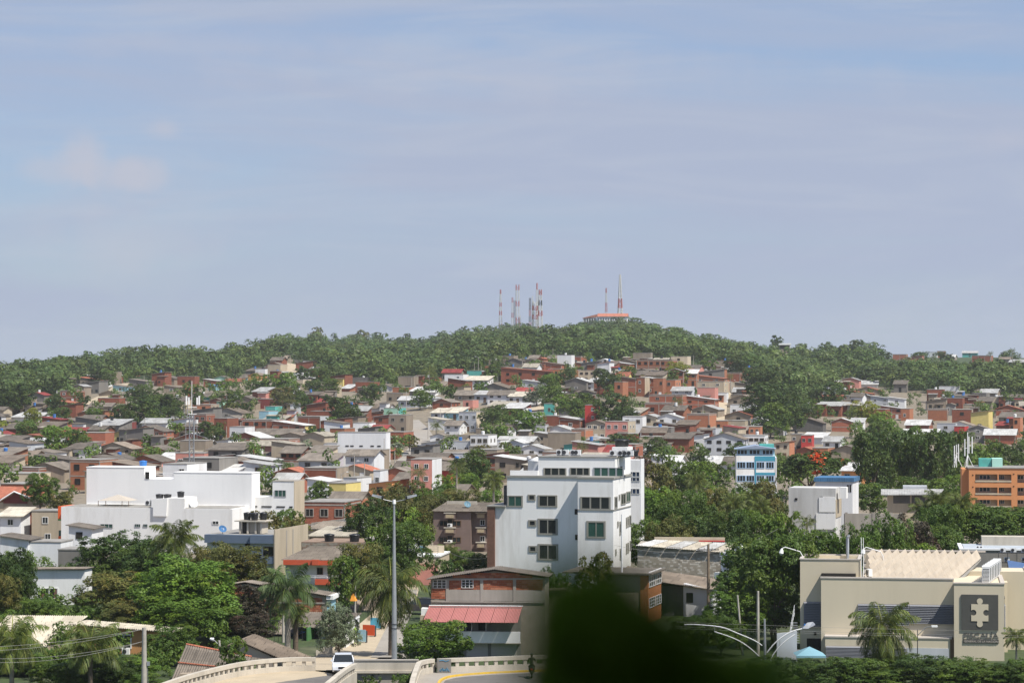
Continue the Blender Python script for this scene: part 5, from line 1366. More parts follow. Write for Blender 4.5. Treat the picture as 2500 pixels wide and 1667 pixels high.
S2 = Site('house', 838, 872, 292, -6, label='white corner house with dark window beside the orange-red bands', cat='house', group='larger houses in the foreground'); MB().box(0, S2.w, 0, 7, -2, S2.Z(1372)).build('wall', W['W'], S2.root); MB().box(-.1, S2.w + .1, -.1, 7.1, S2.Z(1372) + .003, S2.Z(1369)).build('roof', conc, S2.root); S2.win(845, 867, 1398, 1416, 'w'); MB().box(0, S2.w, -.8, -.003, S2.Z(1440), S2.Z(1435)).build('balcony', MATS['paint_maroon'], S2.root); handrail(S2.root, [(0, -.7, S2.Z(1435)), (S2.w, -.7, S2.Z(1435))], .9, 3)
# --- long brick side wall
S = Site('house', 560, 800, 262, -7, label='house with a long bare brick side wall behind the royal palm', cat='house', group='larger houses in the foreground'); zl, zrr = S.Z(1422), S.Z(1446)
pk = S.X(680)
MB().prism([(0, -2), (S.w, -2), (S.w, S.Z(1452)), (S.X(640), S.Z(1431)), (S.X(600), S.Z(1424)), (0, S.Z(1431))], .02, 3).build('wall', mort, S.root)
for (a, b, r0, r1, sd_) in ((562, 640, 1470, 1432, 5), (640, 720, 1510, 1440, 6), (720, 790, 1514, 1456, 7)): bricks(S, S.X(a) + .02, S.X(b) - .02, S.Z(r0), S.Z(r1), .02, seed=sd_)
for r in (1471, 1510): MB().box(S.X(652), S.w + .02, -.06, .01, S.Z(r), S.Z(r - 4)).build('beam', conc, S.root)
m = MB(); m.corr((-.4, -.3, S.Z(1427)), (S.X(600), -.3, S.Z(1419)), (S.X(600), 3.2, S.Z(1421)), (-.4, 3.2, S.Z(1429)), 14, .04); m.corr((S.X(600), -.3, S.Z(1419)), (S.w + .5, -.3, S.Z(1451)), (S.w + .5, 3.2, S.Z(1450)), (S.X(600), 3.2, S.Z(1421)), 44, .04); m.build('roof', RF['g'], S.root)
MB().box(S.w + .003, S.w + .7, -.2, 2.6, S.Z(1460), S.Z(1450)).build('eave_board', white_p, S.root); MB().box(S.w + .003, S.w + .45, .1, 2.4, -2, S.Z(1460)).build('side_wall', W['A'], S.root)
# roof with corrugated sheets beyond the pole and the coloured shop fronts up the street
S = Site('house', 835, 905, 274, -8, label='low house with brown corrugated roof beside the street', cat='house', group='larger houses in the foreground'); MB().box(0, S.w, 0, 7, -2, S.Z(1500)).build('wall', W['C'], S.root); MB().corr((-.3, -.6, S.Z(1500)), (S.w + .2, -.6, S.Z(1500)), (S.w + .2, 7, S.Z(1446)), (-.3, 7, S.Z(1446)), 26, .04).build('roof', RF['k'], S.root)
for i in range(6): MB().box(S.w + .2, S.w + .28, .4 + i * .9, .55 + i * .9, -1, S.Z(1502)).build('fence_post', fr_w, S.root)
# blue and green houses
S = Site('house', 664, 722, 249, -10, label='small bright blue house front left of the royal palm trunk', cat='house', group='larger houses in the foreground'); MB().box(0, S.w, 0, 6, -2, S.Z(1546)).build('wall', W['U'], S.root); MB().corr((-.4, -.6, S.Z(1545)), (S.w + .4, -.6, S.Z(1545)), (S.w + .4, 6, S.Z(1520)), (-.4, 6, S.Z(1520)), 20, .04).build('roof', RF['g'], S.root); S.win(668, 696, 1562, 1590, 'd', 0); MB().box(0, 1.4, -.6, -.003, S.Z(1564), S.Z(1561)).build('awning', W['A'], S.root); MB().box(S.X(700), S.w, -1.0, -.85, -1, S.Z(1583)).build('yard_wall', W['U'], S.root)
S = Site('house', 760, 842, 246, -10, label='small green house with green yard wall beside the flowering tree', cat='house', group='larger houses in the foreground'); grn = mat('paint_green', (.08, .2, .07), noise=.12); MB().box(0, S.w, .6, 6, -2, S.Z(1530)).build('wall', grn, S.root); MB().corr((-2.2, -.5, S.Z(1528)), (S.w + .3, -.5, S.Z(1531)), (S.w + .3, 6, S.Z(1508)), (-2.2, 6, S.Z(1508)), 30, .04).build('roof', RF['g'], S.root)
m = MB(); m.box(0, S.w, -1.9, -1.75, -1, S.Z(1571)); m.box(S.w - .003, S.w + .15, -1.9, .6, -1, S.Z(1573)); m.build('yard_wall', grn, S.root); MB().box(S.X(781), S.X(790), .53, .597, S.Z(1565), S.Z(1533)).build('column', fr_w, S.root); MB().box(S.X(795), S.X(806), .53, .597, S.Z(1568), S.Z(1535)).build('door', fr_b, S.root); MB().box(S.X(764), S.X(776), .54, .597, S.Z(1560), S.Z(1540)).build('window', dark, S.root); MB().box(0, .1, -1.75, .6, S.Z(1565), S.Z(1528)).build('porch_post', grn, S.root)
for i in range(8): MB().box(-.35 * i - .3, -.35 * i - .27, -2.2 - i * .12, -2.17 - i * .12, 0, 2.0).build('fence_bar', dsteel, S.root)
MB().box(-3.2, -.05, -2.6, -2.55, 1.9, 1.95).build('fence_rail', dsteel, S.root)
# white fence posts along the street, right of the green house
S = Site('fence', 846, 875, 238, 84, label='white slatted fence along the street beside the green house', cat='fence')
for i in range(14): MB().box(i * .55, i * .55 + .1, 0, .08, 0, 2.3).build('slat', white_p, S.root)
MB().box(0, 7.3, .09, .2, -.5, .9).build('base_wall', W['W'], S.root); MB().box(0, 7.3, -.05, -.003, 2.1, 2.2).build('rail', white_p, S.root)
# --- tin roofs at the lower left by the bridge
S = Site('house', 500, 722, 216, -6, label='low house with long ribbed tin roof sloping to the bridge rail', cat='house', group='roofs beside the bridge')
MB().prism([(0, -1), (S.w - .8, -1), (S.w - .8, S.Z(1616)), (S.X(588), S.Z(1566)), (0, S.Z(1602))], .1, 4).build('wall', W['C'], S.root); m = MB(); m.corr((S.X(588), -.2, S.Z(1562)), (S.w, -.2, S.Z(1618)), (S.w + .6, 4.6, S.Z(1615)), (S.X(596), 4.6, S.Z(1559)), 30, .045); m.corr((-.4, -.2, S.Z(1602)), (S.X(588), -.2, S.Z(1562)), (S.X(596), 4.6, S.Z(1559)), (0, 4.6, S.Z(1600)), 18, .045); m.build('roof', RF['k'], S.root)
MB().slab((S.X(590), -1.6, S.Z(1634)), (S.X(690), -1.6, S.Z(1642)), (S.X(672), -.25, S.Z(1606)), (S.X(592), -.25, S.Z(1598)), .08).build('lower_roof', RF['g'], S.root)
S = Site('house', 438, 585, 208, -4, label='brown tile-edged roof in the corner below the utility pole', cat='house', group='roofs beside the bridge')
MB().box(0, S.w, .2, 5, -1, S.Z(1645)).build('wall', W['K'], S.root); MB().corr((-.6, -.4, S.Z(1662)), (S.w, -.4, S.Z(1662)), (S.w, 6.0, S.Z(1622)), (-.6, 6.0, S.Z(1592)), 28, .04).build('roof', RF['g'], S.root); MB().tube([(-.6, 6.0, S.Z(1591)), (S.w, 6.0, S.Z(1621))], .09, 6).build('ridge_tile', RF['t'], S.root); MB().tube([(-.6, 2.6, S.Z(1625)), (S.w, 2.6, S.Z(1641))], .07, 6).build('ridge_tile', RF['t'], S.root)
# --- lower left: cream corrugated roof, orange house
S = Site('house', -30, 120, 236, -4, label='house with cream corrugated roof at the lower left', cat='house', group='larger houses in the foreground'); MB().box(0, S.w, 0, 7, -2, S.Z(1574)).build('wall', W['C'], S.root); MB().corr((-.5, -.5, S.Z(1573)), (S.X(118), -.5, S.Z(1575)), (S.X(175), 7, S.Z(1519)), (0, 7, S.Z(1519)), 40, .05).build('roof', RF['p'], S.root)
MB().prism([(S.X(120), -2), (S.X(185), -2), (S.X(185), S.Z(1530)), (S.X(165), S.Z(1530))], 3, 3.3).build('gable_wall', W['C'], S.root)
MB().prism([(S.X(120), S.Z(1578)), (S.X(196), S.Z(1560)), (S.X(196), -2), (S.X(120), -2)][::-1], .4, 3).build('back_wall', W['C'], S.root)
S = Site('house', 188, 420, 234, -10, label='low orange house with dark square window behind the utility pole', cat='house', group='larger houses in the foreground'); MB().prism([(0, -2), (S.w, -2), (S.w, S.Z(1540)), (0, S.Z(1525))], 0, 3.2).build('wall', mat('plaster_ochre', (.5, .26, .11), noise=.15, dirt=(.3, .18, .1), dirtamt=.5), S.root)
MB().corr((-.6, -.5, S.Z(1521)), (S.w + .5, -.5, S.Z(1537)), (S.w + .6, 3.4, S.Z(1537)), (-.2, 3.4, S.Z(1522)), 48, .045).build('roof', RF['p'], S.root); S.win(287, 326, 1545, 1580, 'w'); MB().box(S.X(418), S.w + .2, -.1, -.003, -1, S.Z(1534)).build('corner_wall', W['W'], S.root)
aircon(S.P(S.X(305), -.4, S.Z(1593)), S.rz, .8, 'air conditioner under the square window of the orange house')
S = Site('house', 75, 210, 282, -6, label='small white house with one wide curtained window', cat='house', group='larger houses in the foreground'); MB().box(0, S.w, 0, 3, -2, S.Z(1390)).build('wall', wallw, S.root); MB().corr((-.2, -.4, S.Z(1388)), (S.w + .2, -.4, S.Z(1386)), (S.w + .2, 3.4, S.Z(1388)), (-.2, 3.4, S.Z(1390)), 40, .05).build('roof', RF['g'], S.root); w_ = S.win(99, 145, 1434, 1460, 'w')
for a, b in ((101, 110), (134, 143)): MB().box(S.X(a), S.X(b), -.035, -.023, S.Z(1458), S.Z(1436)).build('curtain', mat('curtain_brown', (.2, .11, .08), rough=.9, noise=.3, nscale=6), S.root)
MB().slab((S.X(100), -3, S.Z(1500)), (S.X(205), -3, S.Z(1498)), (S.X(205), -.1, S.Z(1482)), (S.X(120), -.1, S.Z(1482)), .1).build('porch_roof', RF['g'], S.root)
# cluster at the left edge
for (a, b, r0, hh, wl, rf, rm, nwi, D_, lab) in ((0, 52, 1262, 5.2, 'W', 'b', 'p', 1, 372, 'white house with cream roof at the left edge beside the orange panel'), (77, 152, 1272, 5, 'C', 'f', 'g', 1, 372, 'low cream house with wide parapet left of the warehouse'), (50, 78, 1264, 4.6, 'B', 'f', 'g', 0, 376, 'narrow brick side wall between two pale houses at the left'), (0, 70, 1308, 4.2, 'W', 's', 'g', 0, 330, 'white shed with grey roof at the left border'), (55, 150, 1320, 3.4, 'W', 'f', 'c', 0, 330, 'white terrace wall with laundry left of the grey block'), (142, 200, 1342, 3.0, 'G', 'f', 'c', 0, 322, 'square grey cement wall before the warehouse corner'), (168, 226, 1303, 4.6, 'W', 's', 'g', 1, 345, 'small white porch house at the foot of the warehouse')):
    house(a, b, r0, hh, wl, rf, rm, nwi, D=D_, rz=-8, label=lab, dep=5)
S = Site('red_roof_house', 8, 72, 455, -14, label='house with red tiled gable roofs and white trim at the left edge', cat='house', group='larger houses in the foreground'); MB().prism([(0, -2), (S.w, -2), (S.w, S.Z(1214)), (S.X(40), S.Z(1200)), (0, S.Z(1222))], 0, 9).build('wall', W['K'], S.root); MB().prism([(.1, S.Z(1228)), (S.w - .1, S.Z(1228)), (S.w - .1, S.Z(1216)), (S.X(40), S.Z(1203)), (.1, S.Z(1222))], -.05, -.003).build('gable', MATS['paint_maroon'], S.root)
m = MB(); m.slab((-.6, -.5, S.Z(1224)), (S.X(40), -.5, S.Z(1199)), (S.X(40), 9, S.Z(1199)), (-.6, 9, S.Z(1224)), .15); m.slab((S.X(40), -.5, S.Z(1199)), (S.w + 1, -.5, S.Z(1216)), (S.w + 1, 9, S.Z(1216)), (S.X(40), 9, S.Z(1199)), .15); m.build('roof', RF['t'], S.root)
m = MB(); m.tube([(-.6, -.55, S.Z(1224)), (S.X(40), -.55, S.Z(1199)), (S.w + 1, -.55, S.Z(1216))], .15, 4); m.build('trim', white_p, S.root)
S = Site('red_roof_house', -60, 46, 470, -14, label='long terracotta roof behind the red gable at the left edge', cat='house', group='larger houses in the foreground'); MB().box(0, S.w, 0, 8, -2, S.Z(1215)).build('wall', W['C'], S.root); MB().slab((-.5, -.5, S.Z(1215)), (S.w + .5, -.5, S.Z(1215)), (S.w + .5, 6, S.Z(1190)), (-.5, 6, S.Z(1190)), .15).build('roof', RF['t'], S.root)
# --- brown apartment block
S = Site('apartment_building', 1058, 1186, 362, -8, label='brown apartment block with stone balcony fronts left of the white building', group='larger buildings'); brn = mat('plaster_mauve_brown', (.2, .145, .125), noise=.1, dirt=(.13, .1, .09), dirtamt=.4)
m = MB(); m.box(0, S.X(1150), 0, 9, -2, S.Z(1247)); m.box(S.X(1150) + .003, S.w + 3, .9, 9, -2, S.Z(1247)); m.build('wall', brn, S.root); MB().corr((-.3, -.4, S.Z(1247)), (S.w + 3, -.4, S.Z(1247)), (S.w + 3, 8, S.Z(1233)), (.6, 8, S.Z(1231)), 60, .04).build('roof', RF['g'], S.root)
MB().box(S.X(1074), S.X(1148), 6, 6.3, S.Z(1240), S.Z(1228)).build('back_parapet', conc_l, S.root)
for (a, b) in ((1087, 1112), (1162, 1184)):
    for r0 in (1252, 1288, 1324):
        yy = -.55 if a < 1150 else .35
        o = MB().box(S.X(a), S.X(b), yy, yy + .55, S.Z(r0 + 13), S.Z(r0)).build('balcony', brn, S.root); MB().box(S.X(a) - .1, S.X(b) + .1, yy - .1, yy + .55, S.Z(r0) + .003, S.Z(r0 - 2)).build('handrail', conc_l, o); MB().box(S.X(a) + .15, S.X(b) - .15, yy - .04, yy - .003, S.Z(r0 + 11), S.Z(r0 + 2)).build('stone_panel', mat('stone_cream', (.42, .34, .22), noise=.2, nscale=3), o)
for r0 in (1270, 1310):
    S.win(1073, 1093, r0, r0 + 13, 'b'); S.win(1104, 1126, r0, r0 + 13, 'b'); MB().box(S.X(1093), S.X(1104), -.02, .01, S.Z(r0 + 14), S.Z(r0 - 3)).build('door', dark, S.root); S.win(1170, 1182, r0 - 2, r0 + 12, 'w', .9)
    aircon(S.P(S.X(1094), -.45, S.Z(r0 + 15)), S.rz, .75, px=1098, py=r0 + 10)
dish(S.P(S.X(1133), 3, S.Z(1243)), .4, .5, None, 'dish on the corrugated roof of the brown apartment block')
# --- brick house with the pink awning
S = Site('house', 1052, 1330, 231, -5, label='brick house with low gable and long pink awning beside the bridge', cat='house', group='larger houses in the foreground')
MB().prism([(0, -2), (S.w, -2), (S.w, S.Z(1409)), (S.X(1208), S.Z(1392)), (0, S.Z(1416))], .03, 4.8).build('wall', mort, S.root)
bricks(S, .03, S.X(1088), S.Z(1461), S.Z(1436), .03, seed=11, bw=.36, bh=.2); bricks(S, S.X(1097), S.X(1172), S.Z(1438), S.Z(1413), .03, seed=12, bw=.36); bricks(S, S.X(1178), S.X(1252), S.Z(1438), S.Z(1412), .03, seed=13, bw=.36); bricks(S, S.X(1260), S.X(1325), S.Z(1438), S.Z(1412), .03, seed=14, bw=.36); bricks(S, S.X(1105), S.X(1300), S.Z(1410), S.Z(1402), .03, seed=15, bw=.36); bricks(S, S.X(1150), S.X(1268), S.Z(1402), S.Z(1396), .03, seed=16, bw=.36)
for x in (1089, 1173, 1253): MB().box(S.X(x), S.X(x + 7), -.05, .02, S.Z(1470), S.Z(1412)).build('column', conc, S.root)
MB().prism([(0, S.Z(1416)), (S.w, S.Z(1412)), (S.w, S.Z(1408)), (0, S.Z(1412))], -.045, .02).build('beam', conc, S.root); MB().box(S.X(1088), S.w, -.012, .02, S.Z(1465), S.Z(1438) - .003).build('plaster_band', conc, S.root); MB().box(S.X(1054), S.w, -.07, .02, S.Z(1469), S.Z(1466)).build('ledge', conc, S.root)
m = MB(); m.corr((-.4, -.5, S.Z(1413)), (S.X(1208), -.5, S.Z(1387)), (S.X(1208), 5, S.Z(1390)), (-.4, 5, S.Z(1416)), 30, .035); m.corr((S.X(1208), -.5, S.Z(1387)), (S.w + .4, -.5, S.Z(1404)), (S.w + .4, 5, S.Z(1407)), (S.X(1208), 5, S.Z(1390)), 24, .035); m.build('roof', RF['g'], S.root)
S.win(1057, 1090, 1414, 1435, 'g'); S.win(1127, 1156, 1413, 1434, 'g')
aw = mat('awning_pink', (.37, .145, .135), rough=.7, noise=.08, dirt=(.38, .14, .13), dirtamt=.5)
n = 7; xa, xb = S.X(1040), S.X(1270); xta, xtb = S.X(1048), S.X(1276)
for i in range(n):
    f0, f1 = i / n, (i + 1) / n - .004; m = MB(); m.corr((xa + (xb - xa) * f0, -2.4, S.Z(1511)), (xa + (xb - xa) * f1, -2.4, S.Z(1511)), (xta + (xtb - xta) * f1, -.05, S.Z(1478)), (xta + (xtb - xta) * f0, -.05, S.Z(1478)), 9, .02); m.build('awning_panel', aw, S.root)
MB().tube([(xta, -.08, S.Z(1477)), (xtb, -.08, S.Z(1477))], .05, 5).build('awning_flashing', white_p, S.root)
MB().box(0, S.X(1272), -.3, .027, -1, S.Z(1480)).build('lower_wall', W['G'], S.root)
for a, b in ((1130, 1138), (1139, 1152), (1169, 1186)): MB().box(S.X(a), S.X(b), -.34, -.303, S.Z(1536), S.Z(1512)).build('window', dark, S.root)
for a in (1130, 1138, 1152, 1187): MB().box(S.X(a), S.X(a) + .05, -.42, -.343, S.Z(1537), S.Z(1508)).build('bar', fr_w, S.root)
MB().box(S.X(1090), S.X(1272), -1.0, -.85, S.Z(1564), S.Z(1537)).build('balcony', wallw2, S.root); MB().box(S.X(1040), S.X(1272), -1.0, -.303, S.Z(1566), S.Z(1564) - .003).build('balcony_slab', conc_l, S.root)
for a, b in ((1140, 1192), (1200, 1262)):
    sh = MB().box(S.X(a), S.X(b), -.33, -.303, S.Z(1600), S.Z(1568)).build('roller_shutter', mat('shutter_grey', (.42, .4, .36), rough=.6), S.root)
    for i in range(9): z = S.Z(1600) + (S.Z(1568) - S.Z(1600)) * i / 9; MB().box(S.X(a) + .02, S.X(b) - .02, -.36, -.333, z + .02, z + .1).build('slat', MATS['shutter_grey'], sh)
MB().box(S.X(1028), S.X(1052), -.6, 2, -1, S.Z(1500)).build('side_wall', W['C'], S.root); MB().box(S.X(1030), S.X(1048), -.5, .5, S.Z(1500), S.Z(1483)).build('roof_box', white_p, S.root)
# cluttered small roofs right of it
S = Site('house', 1290, 1380, 236, -5, label='narrow shaded house with blue sheet beside the pink awning house', cat='house', group='larger houses in the foreground'); MB().box(0, S.w, 0, 7, -1, S.Z(1440)).build('wall', W['K'], S.root); MB().slab((0, -.4, S.Z(1475)), (1.2, -.4, S.Z(1475)), (1.6, 1.5, S.Z(1450)), (.5, 1.5, S.Z(1450)), .06).build('blue_sheet', RF['u'], S.root); MB().box(-.1, S.w + .1, -.2, 7, S.Z(1440) + .003, S.Z(1436)).build('roof', RF['k'], S.root)
S = Site('house', 1470, 1578, 262, -15, label='house with orange corner and white gridded windows right of the blurred branch', cat='house', group='larger houses in the foreground'); MB().box(0, S.w, 0, S.Y(1618), -1, S.Z(1400)).build('wall', W['K'], S.root); MB().box(-4, S.w + .6, -.5, S.Y(1618) + .5, S.Z(1400) + .003, S.Z(1396)).build('roof', RF['g'], S.root); oc = mat('paint_orange_brick', (.42, .17, .07), noise=.12); MB().box(S.w + .003, S.w + .12, 0, S.Y(1618), -1, S.Z(1402)).build('side_wall', oc, S.root); MB().box(S.X(1562), S.w + .12, -.08, -.003, -1, S.Z(1402)).build('corner_wall', oc, S.root)
for a, b in ((1580, 1598), (1600, 1617)):
    S.swin(a, b, 1394, 1432, 'g', S.w + .12); S.swin(a, b, 1458, 1482, 'g', S.w + .12)
# --- ruined brick wall building and the white pinnacled facade
S = Site('brick_hall', 1556, 1765, 288, -6, label='long hall of whitewashed crumbling brick with sheet roof', group='larger buildings'); MB().prism([(0, -1), (S.w, -1), (S.w, S.Z(1346)), (0, S.Z(1330))], .03, 7).build('wall', mat('whitewash_worn', (.4, .36, .3), noise=.3, nscale=1.2, dirt=(.2, .17, .13), dirtamt=.8, dscale=.9), S.root)
bricks(S, .02, S.X(1660), S.Z(1440), S.Z(1334), .03, [br3, mat('whitewashed_brick', (.5, .46, .4), noise=.25, nscale=2, dirt=(.25, .2, .16), dirtamt=.6)], 21, .34, .2); bricks(S, S.X(1660), S.X(1762), S.Z(1440), S.Z(1344), .03, [br3, MATS['whitewashed_brick']], 22, .34, .2)
m = MB(); 
for i in range(6):
    f0, f1 = i / 6, (i + 1) / 6 - .012; xa = -.2 + (S.w + .4) * f0; xb = -.2 + (S.w + .4) * f1; za = S.Z(1330 + 16 * f0) ; zb2 = S.Z(1330 + 16 * f1); MB().corr((xa, -.4, za), (xb, -.4, zb2), (xb + 1.8, 6.5, S.Z(1326 + 8 * f1)), (xa + 1.8, 6.5, S.Z(1326 + 8 * f0)), 8, .035).build('roof_panel', RF['p'] if i % 2 else RF['w'], S.root)
MB().box(S.X(1590), S.X(1764), 6.5, 7, S.Z(1332), S.Z(1320)).build('back_parapet', W['C'], S.root); MB().box(S.X(1700), S.X(1764), 6.4, 6.497, S.Z(1330), S.Z(1327)).build('red_trim', MATS['paint_red'], S.root)
S = Site('facade', 1763, 1775, 285, -35, label='white ornamental facade with pointed pinnacle beside the brick hall', group='larger buildings'); wd_ = 4.6
for i in range(5): MB().box(i * 1.05, i * 1.05 + .3, -.3, 0, S.Z(1410), S.Z(1358)).build('column', white_p, S.root)
MB().box(-.1, wd_, -.4, .3, S.Z(1358), S.Z(1348)).build('entablature', white_p, S.root); MB().box(-.1, wd_, .0, .25, -1, S.Z(1360)).build('wall', W['W'], S.root)
MB().box(.5, 3.7, -.3, .2, S.Z(1348), S.Z(1341)).build('attic', white_p, S.root); MB().prism([(1.3, S.Z(1341)), (2.9, S.Z(1341)), (2.6, S.Z(1334)), (2.1, S.Z(1321)), (1.6, S.Z(1334))], -.25, .15).build('pinnacle', white_p, S.root); MB().box(-.3, wd_ + .2, -1.2, -.9, -1, S.Z(1395)).build('balcony', white_p, S.root)
S = Site('house', 1668, 1735, 268, -14, label='small white gable house beside the wooden pole', cat='house', group='larger houses in the foreground'); MB().prism([(0, -1), (S.w, -1), (S.w, S.Z(1436)), (0, S.Z(1424))], 0, 6).build('wall', W['W'], S.root); MB().corr((-7, -.5, S.Z(1405)), (S.w + .4, -.5, S.Z(1437)), (S.w + .4, 6, S.Z(1425)), (-7, 6, S.Z(1394)), 50, .04).build('roof', RF['k'], S.root); MB().box(-7, -.003, .3, 6, -1, S.Z(1430)).build('back_wall', W['D'], S.root); MB().box(.3, 1.0, -.04, -.003, S.Z(1470), S.Z(1446)).build('window', dark, S.root)
# --- stained white block on the right
S = Site('apartment_building', 1925, 2036, 355, -15, label='stained white windowless concrete block in the trees on the right', group='larger buildings'); sw_ = mat('render_stained', (.58, .57, .55), noise=.12, nscale=.4, dirt=(.3, .28, .25), dirtamt=.75, dscale=.3, streak=True)
MB().box(0, S.w, 0, S.Y(2060), -2, S.Z(1190)).build('wall', sw_, S.root); MB().box(S.w + .003, S.w + .1, 0, S.Y(2060), S.Z(1262), S.Z(1218)).build('side_wall', W['C'], S.root); MB().box(S.X(1990), S.w - .05, -.12, -.003, S.Z(1290), S.Z(1252)).build('panel', wallw, S.root); MB().box(S.X(1997), S.w - .05, -.1, -.003, S.Z(1248), S.Z(1212)).build('panel', wallw, S.root)
for a, b, r0, r1 in ((1940, 1946, 1215, 1220), (1998, 2006, 1211, 1217), (2023, 2030, 1214, 1217), (1962, 1970, 1261, 1269), (1975, 1987, 1263, 1276), (2010, 2018, 1252, 1255)): S.win(a, b, r0, r1, 's' if r0 > 1255 else 'd')
MB().box(S.X(2045), S.X(2060), .5, 2, S.Z(1215), S.Z(1188)).build('stair_wall', wallw, S.root)
S = Site('house', 1990, 2078, 400, -15, label='white house with bright blue roof edge behind the stained white block', cat='house'); MB().box(0, S.w, 0, 7, -2, S.Z(1175)).build('wall', W['W'], S.root); MB().box(-.2, S.w + .2, -.2, 7, S.Z(1175) + .003, S.Z(1165)).build('roof', RF['u'], S.root); [MB().box(S.X(p), S.X(p + 4), -.04, -.003, S.Z(1200), S.Z(1182)).build('window', dark, S.root) for p in (2065, 2071)]
S = Site('boundary_wall', 2060, 2200, 372, -6, label='grey concrete yard wall with piers right of the stained block', cat='wall'); MB().box(0, S.w, 0, .3, -1, S.Z(1253)).build('wall', conc, S.root); [MB().box(S.X(p), S.X(p) + .4, -.08, -.003, -1, S.Z(1250)).build('pier', conc, S.root) for p in (2062, 2128, 2136, 2170, 2195)]
S = Site('shop', 2166, 2262, 412, -8, label='low shop with white metal roof and grey roller shutters', cat='shop'); MB().box(0, S.w, 0, 6, -1, S.Z(1206)).build('wall', W['C'], S.root); MB().slab((-1, -1, S.Z(1206)), (S.X(2290), -1, S.Z(1204)), (S.X(2302), 5, S.Z(1196)), (-1, 5, S.Z(1197)), .15).build('roof', RF['w'], S.root); [MB().box(S.X(a), S.X(b), -.05, -.003, S.Z(1228), S.Z(1208)).build('roller_shutter', W['D'], S.root) for a, b in ((2180, 2220), (2224, 2256))]; MB().box(S.X(2204), S.X(2262), 5.1, 8, S.Z(1206), S.Z(1189)).build('rear_room', W['L'], S.root)
# --- blue and white glazed block
S = Site('office_building', 1797, 1892, 480, -4, label='white and turquoise block with bands of blue framed windows', group='larger buildings'); tq = mat('paint_sky_turquoise', (.06, .3, .42), noise=.06)
MB().box(0, S.w, 0, 9, -2, S.Z(1112)).build('wall', wallw, S.root); MB().box(S.w + .003, S.w + .25, -.1, 9, -2, S.Z(1116)).build('side_wall', W['W'], S.root)
MB().box(.3, S.w - .1, .5, 8, S.Z(1112) + .003, S.Z(1096)).build('top_floor', W['A'], S.root); MB().prism([(-.3, S.Z(1096)), (S.w + .2, S.Z(1095)), (S.X(1845), S.Z(1087))], -.3, 8).build('roof', mat('roof_blue_grey', (.26, .32, .42), noise=.1), S.root)
MB().box(S.X(1855), S.X(1890), 3, 6, S.Z(1097), S.Z(1085)).build('roof_room', W['T'], S.root)
for r0, r1 in ((1113, 1125), (1153, 1159), (1186, 1192)): MB().box(S.X(1843), S.w - .05, -.05, -.003, S.Z(r1), S.Z(r0)).build('blue_band', tq, S.root)
MB().box(S.X(1842), S.X(1845), -.08, -.053, S.Z(1192), S.Z(1113)).build('mullion', tq, S.root)
for r0, r1, n in ((1127, 1143, 4), (1160, 1175, 4)):
    for (a, b) in ((1799, 1820), (1821, 1842), (1846, 1866), (1869, 1889)): S.win(a, b, r0, r1, 'i')
for (a, b) in ((1799, 1825), (1828, 1856), (1860, 1887)): S.win(a, b, 1098, 1109, 'i', .5)
# --- orange apartment block
S = Site('apartment_building', 2365, 2620, 398, -8, label='orange apartment block with open balconies at the right edge', group='larger buildings'); ow = mat('plaster_bright_orange', (.62, .27, .115), noise=.06, dirt=(.5, .25, .13), dirtamt=.3)
zt = S.Z(1143); MB().box(0, S.w, 1.4, 9, -2, zt).build('wall', W['C'], S.root); MB().box(S.X(2349), -.003, 1.8, 9, -2, S.Z(1146)).build('side_wall', ow, S.root)
for r0, r1 in ((1143, 1157), (1178, 1189), (1209, 1219)): MB().box(0, S.w, 0, 1.397, S.Z(r1), S.Z(r0)).build('band', ow, S.root)
for a, b in ((2365, 2380), (2433, 2436), (2466, 2480), (2512, 2520)):
    for r0, r1 in ((1157, 1178), (1189, 1209), (1219, 1240)): MB().box(S.X(a), S.X(b), 0, 1.397, S.Z(r1) + .003, S.Z(r0) - .003).build('pier', ow, S.root)
for r0 in (1173, 1204, 1235): MB().box(S.X(2380), S.X(2466), -.06, .1, S.Z(r0 + 3), S.Z(r0 - 1)).build('balustrade', W['C'], S.root)
for r0 in (1160, 1190, 1220):
    for a, b, k in ((2390, 2417, 'A'), (2437, 2450, 'A'), (2481, 2496, 'w')): S.win(a, b, r0, r0 + 10, k, 1.4)
for a, r in ((2373, 1158), (2373, 1187), (2470, 1155), (2470, 1185)): MB().box(S.X(a), S.X(a + 3), -.05, -.003, S.Z(r + 2), S.Z(r)).build('vent', dark, S.root)
MB().box(-.2, S.w, -.1, 9, zt + .003, zt + .15).build('roof', rooff, S.root); MB().box(S.X(2391), S.X(2421), 3, 6, zt + .15, S.Z(1121)).build('roof_room', W['T'], S.root); MB().box(S.X(2422), S.X(2447), 2.6, 6, zt + .15, S.Z(1120)).build('roof_box', mat('paint_pale_mint', (.42, .7, .6)), S.root)
ob = S
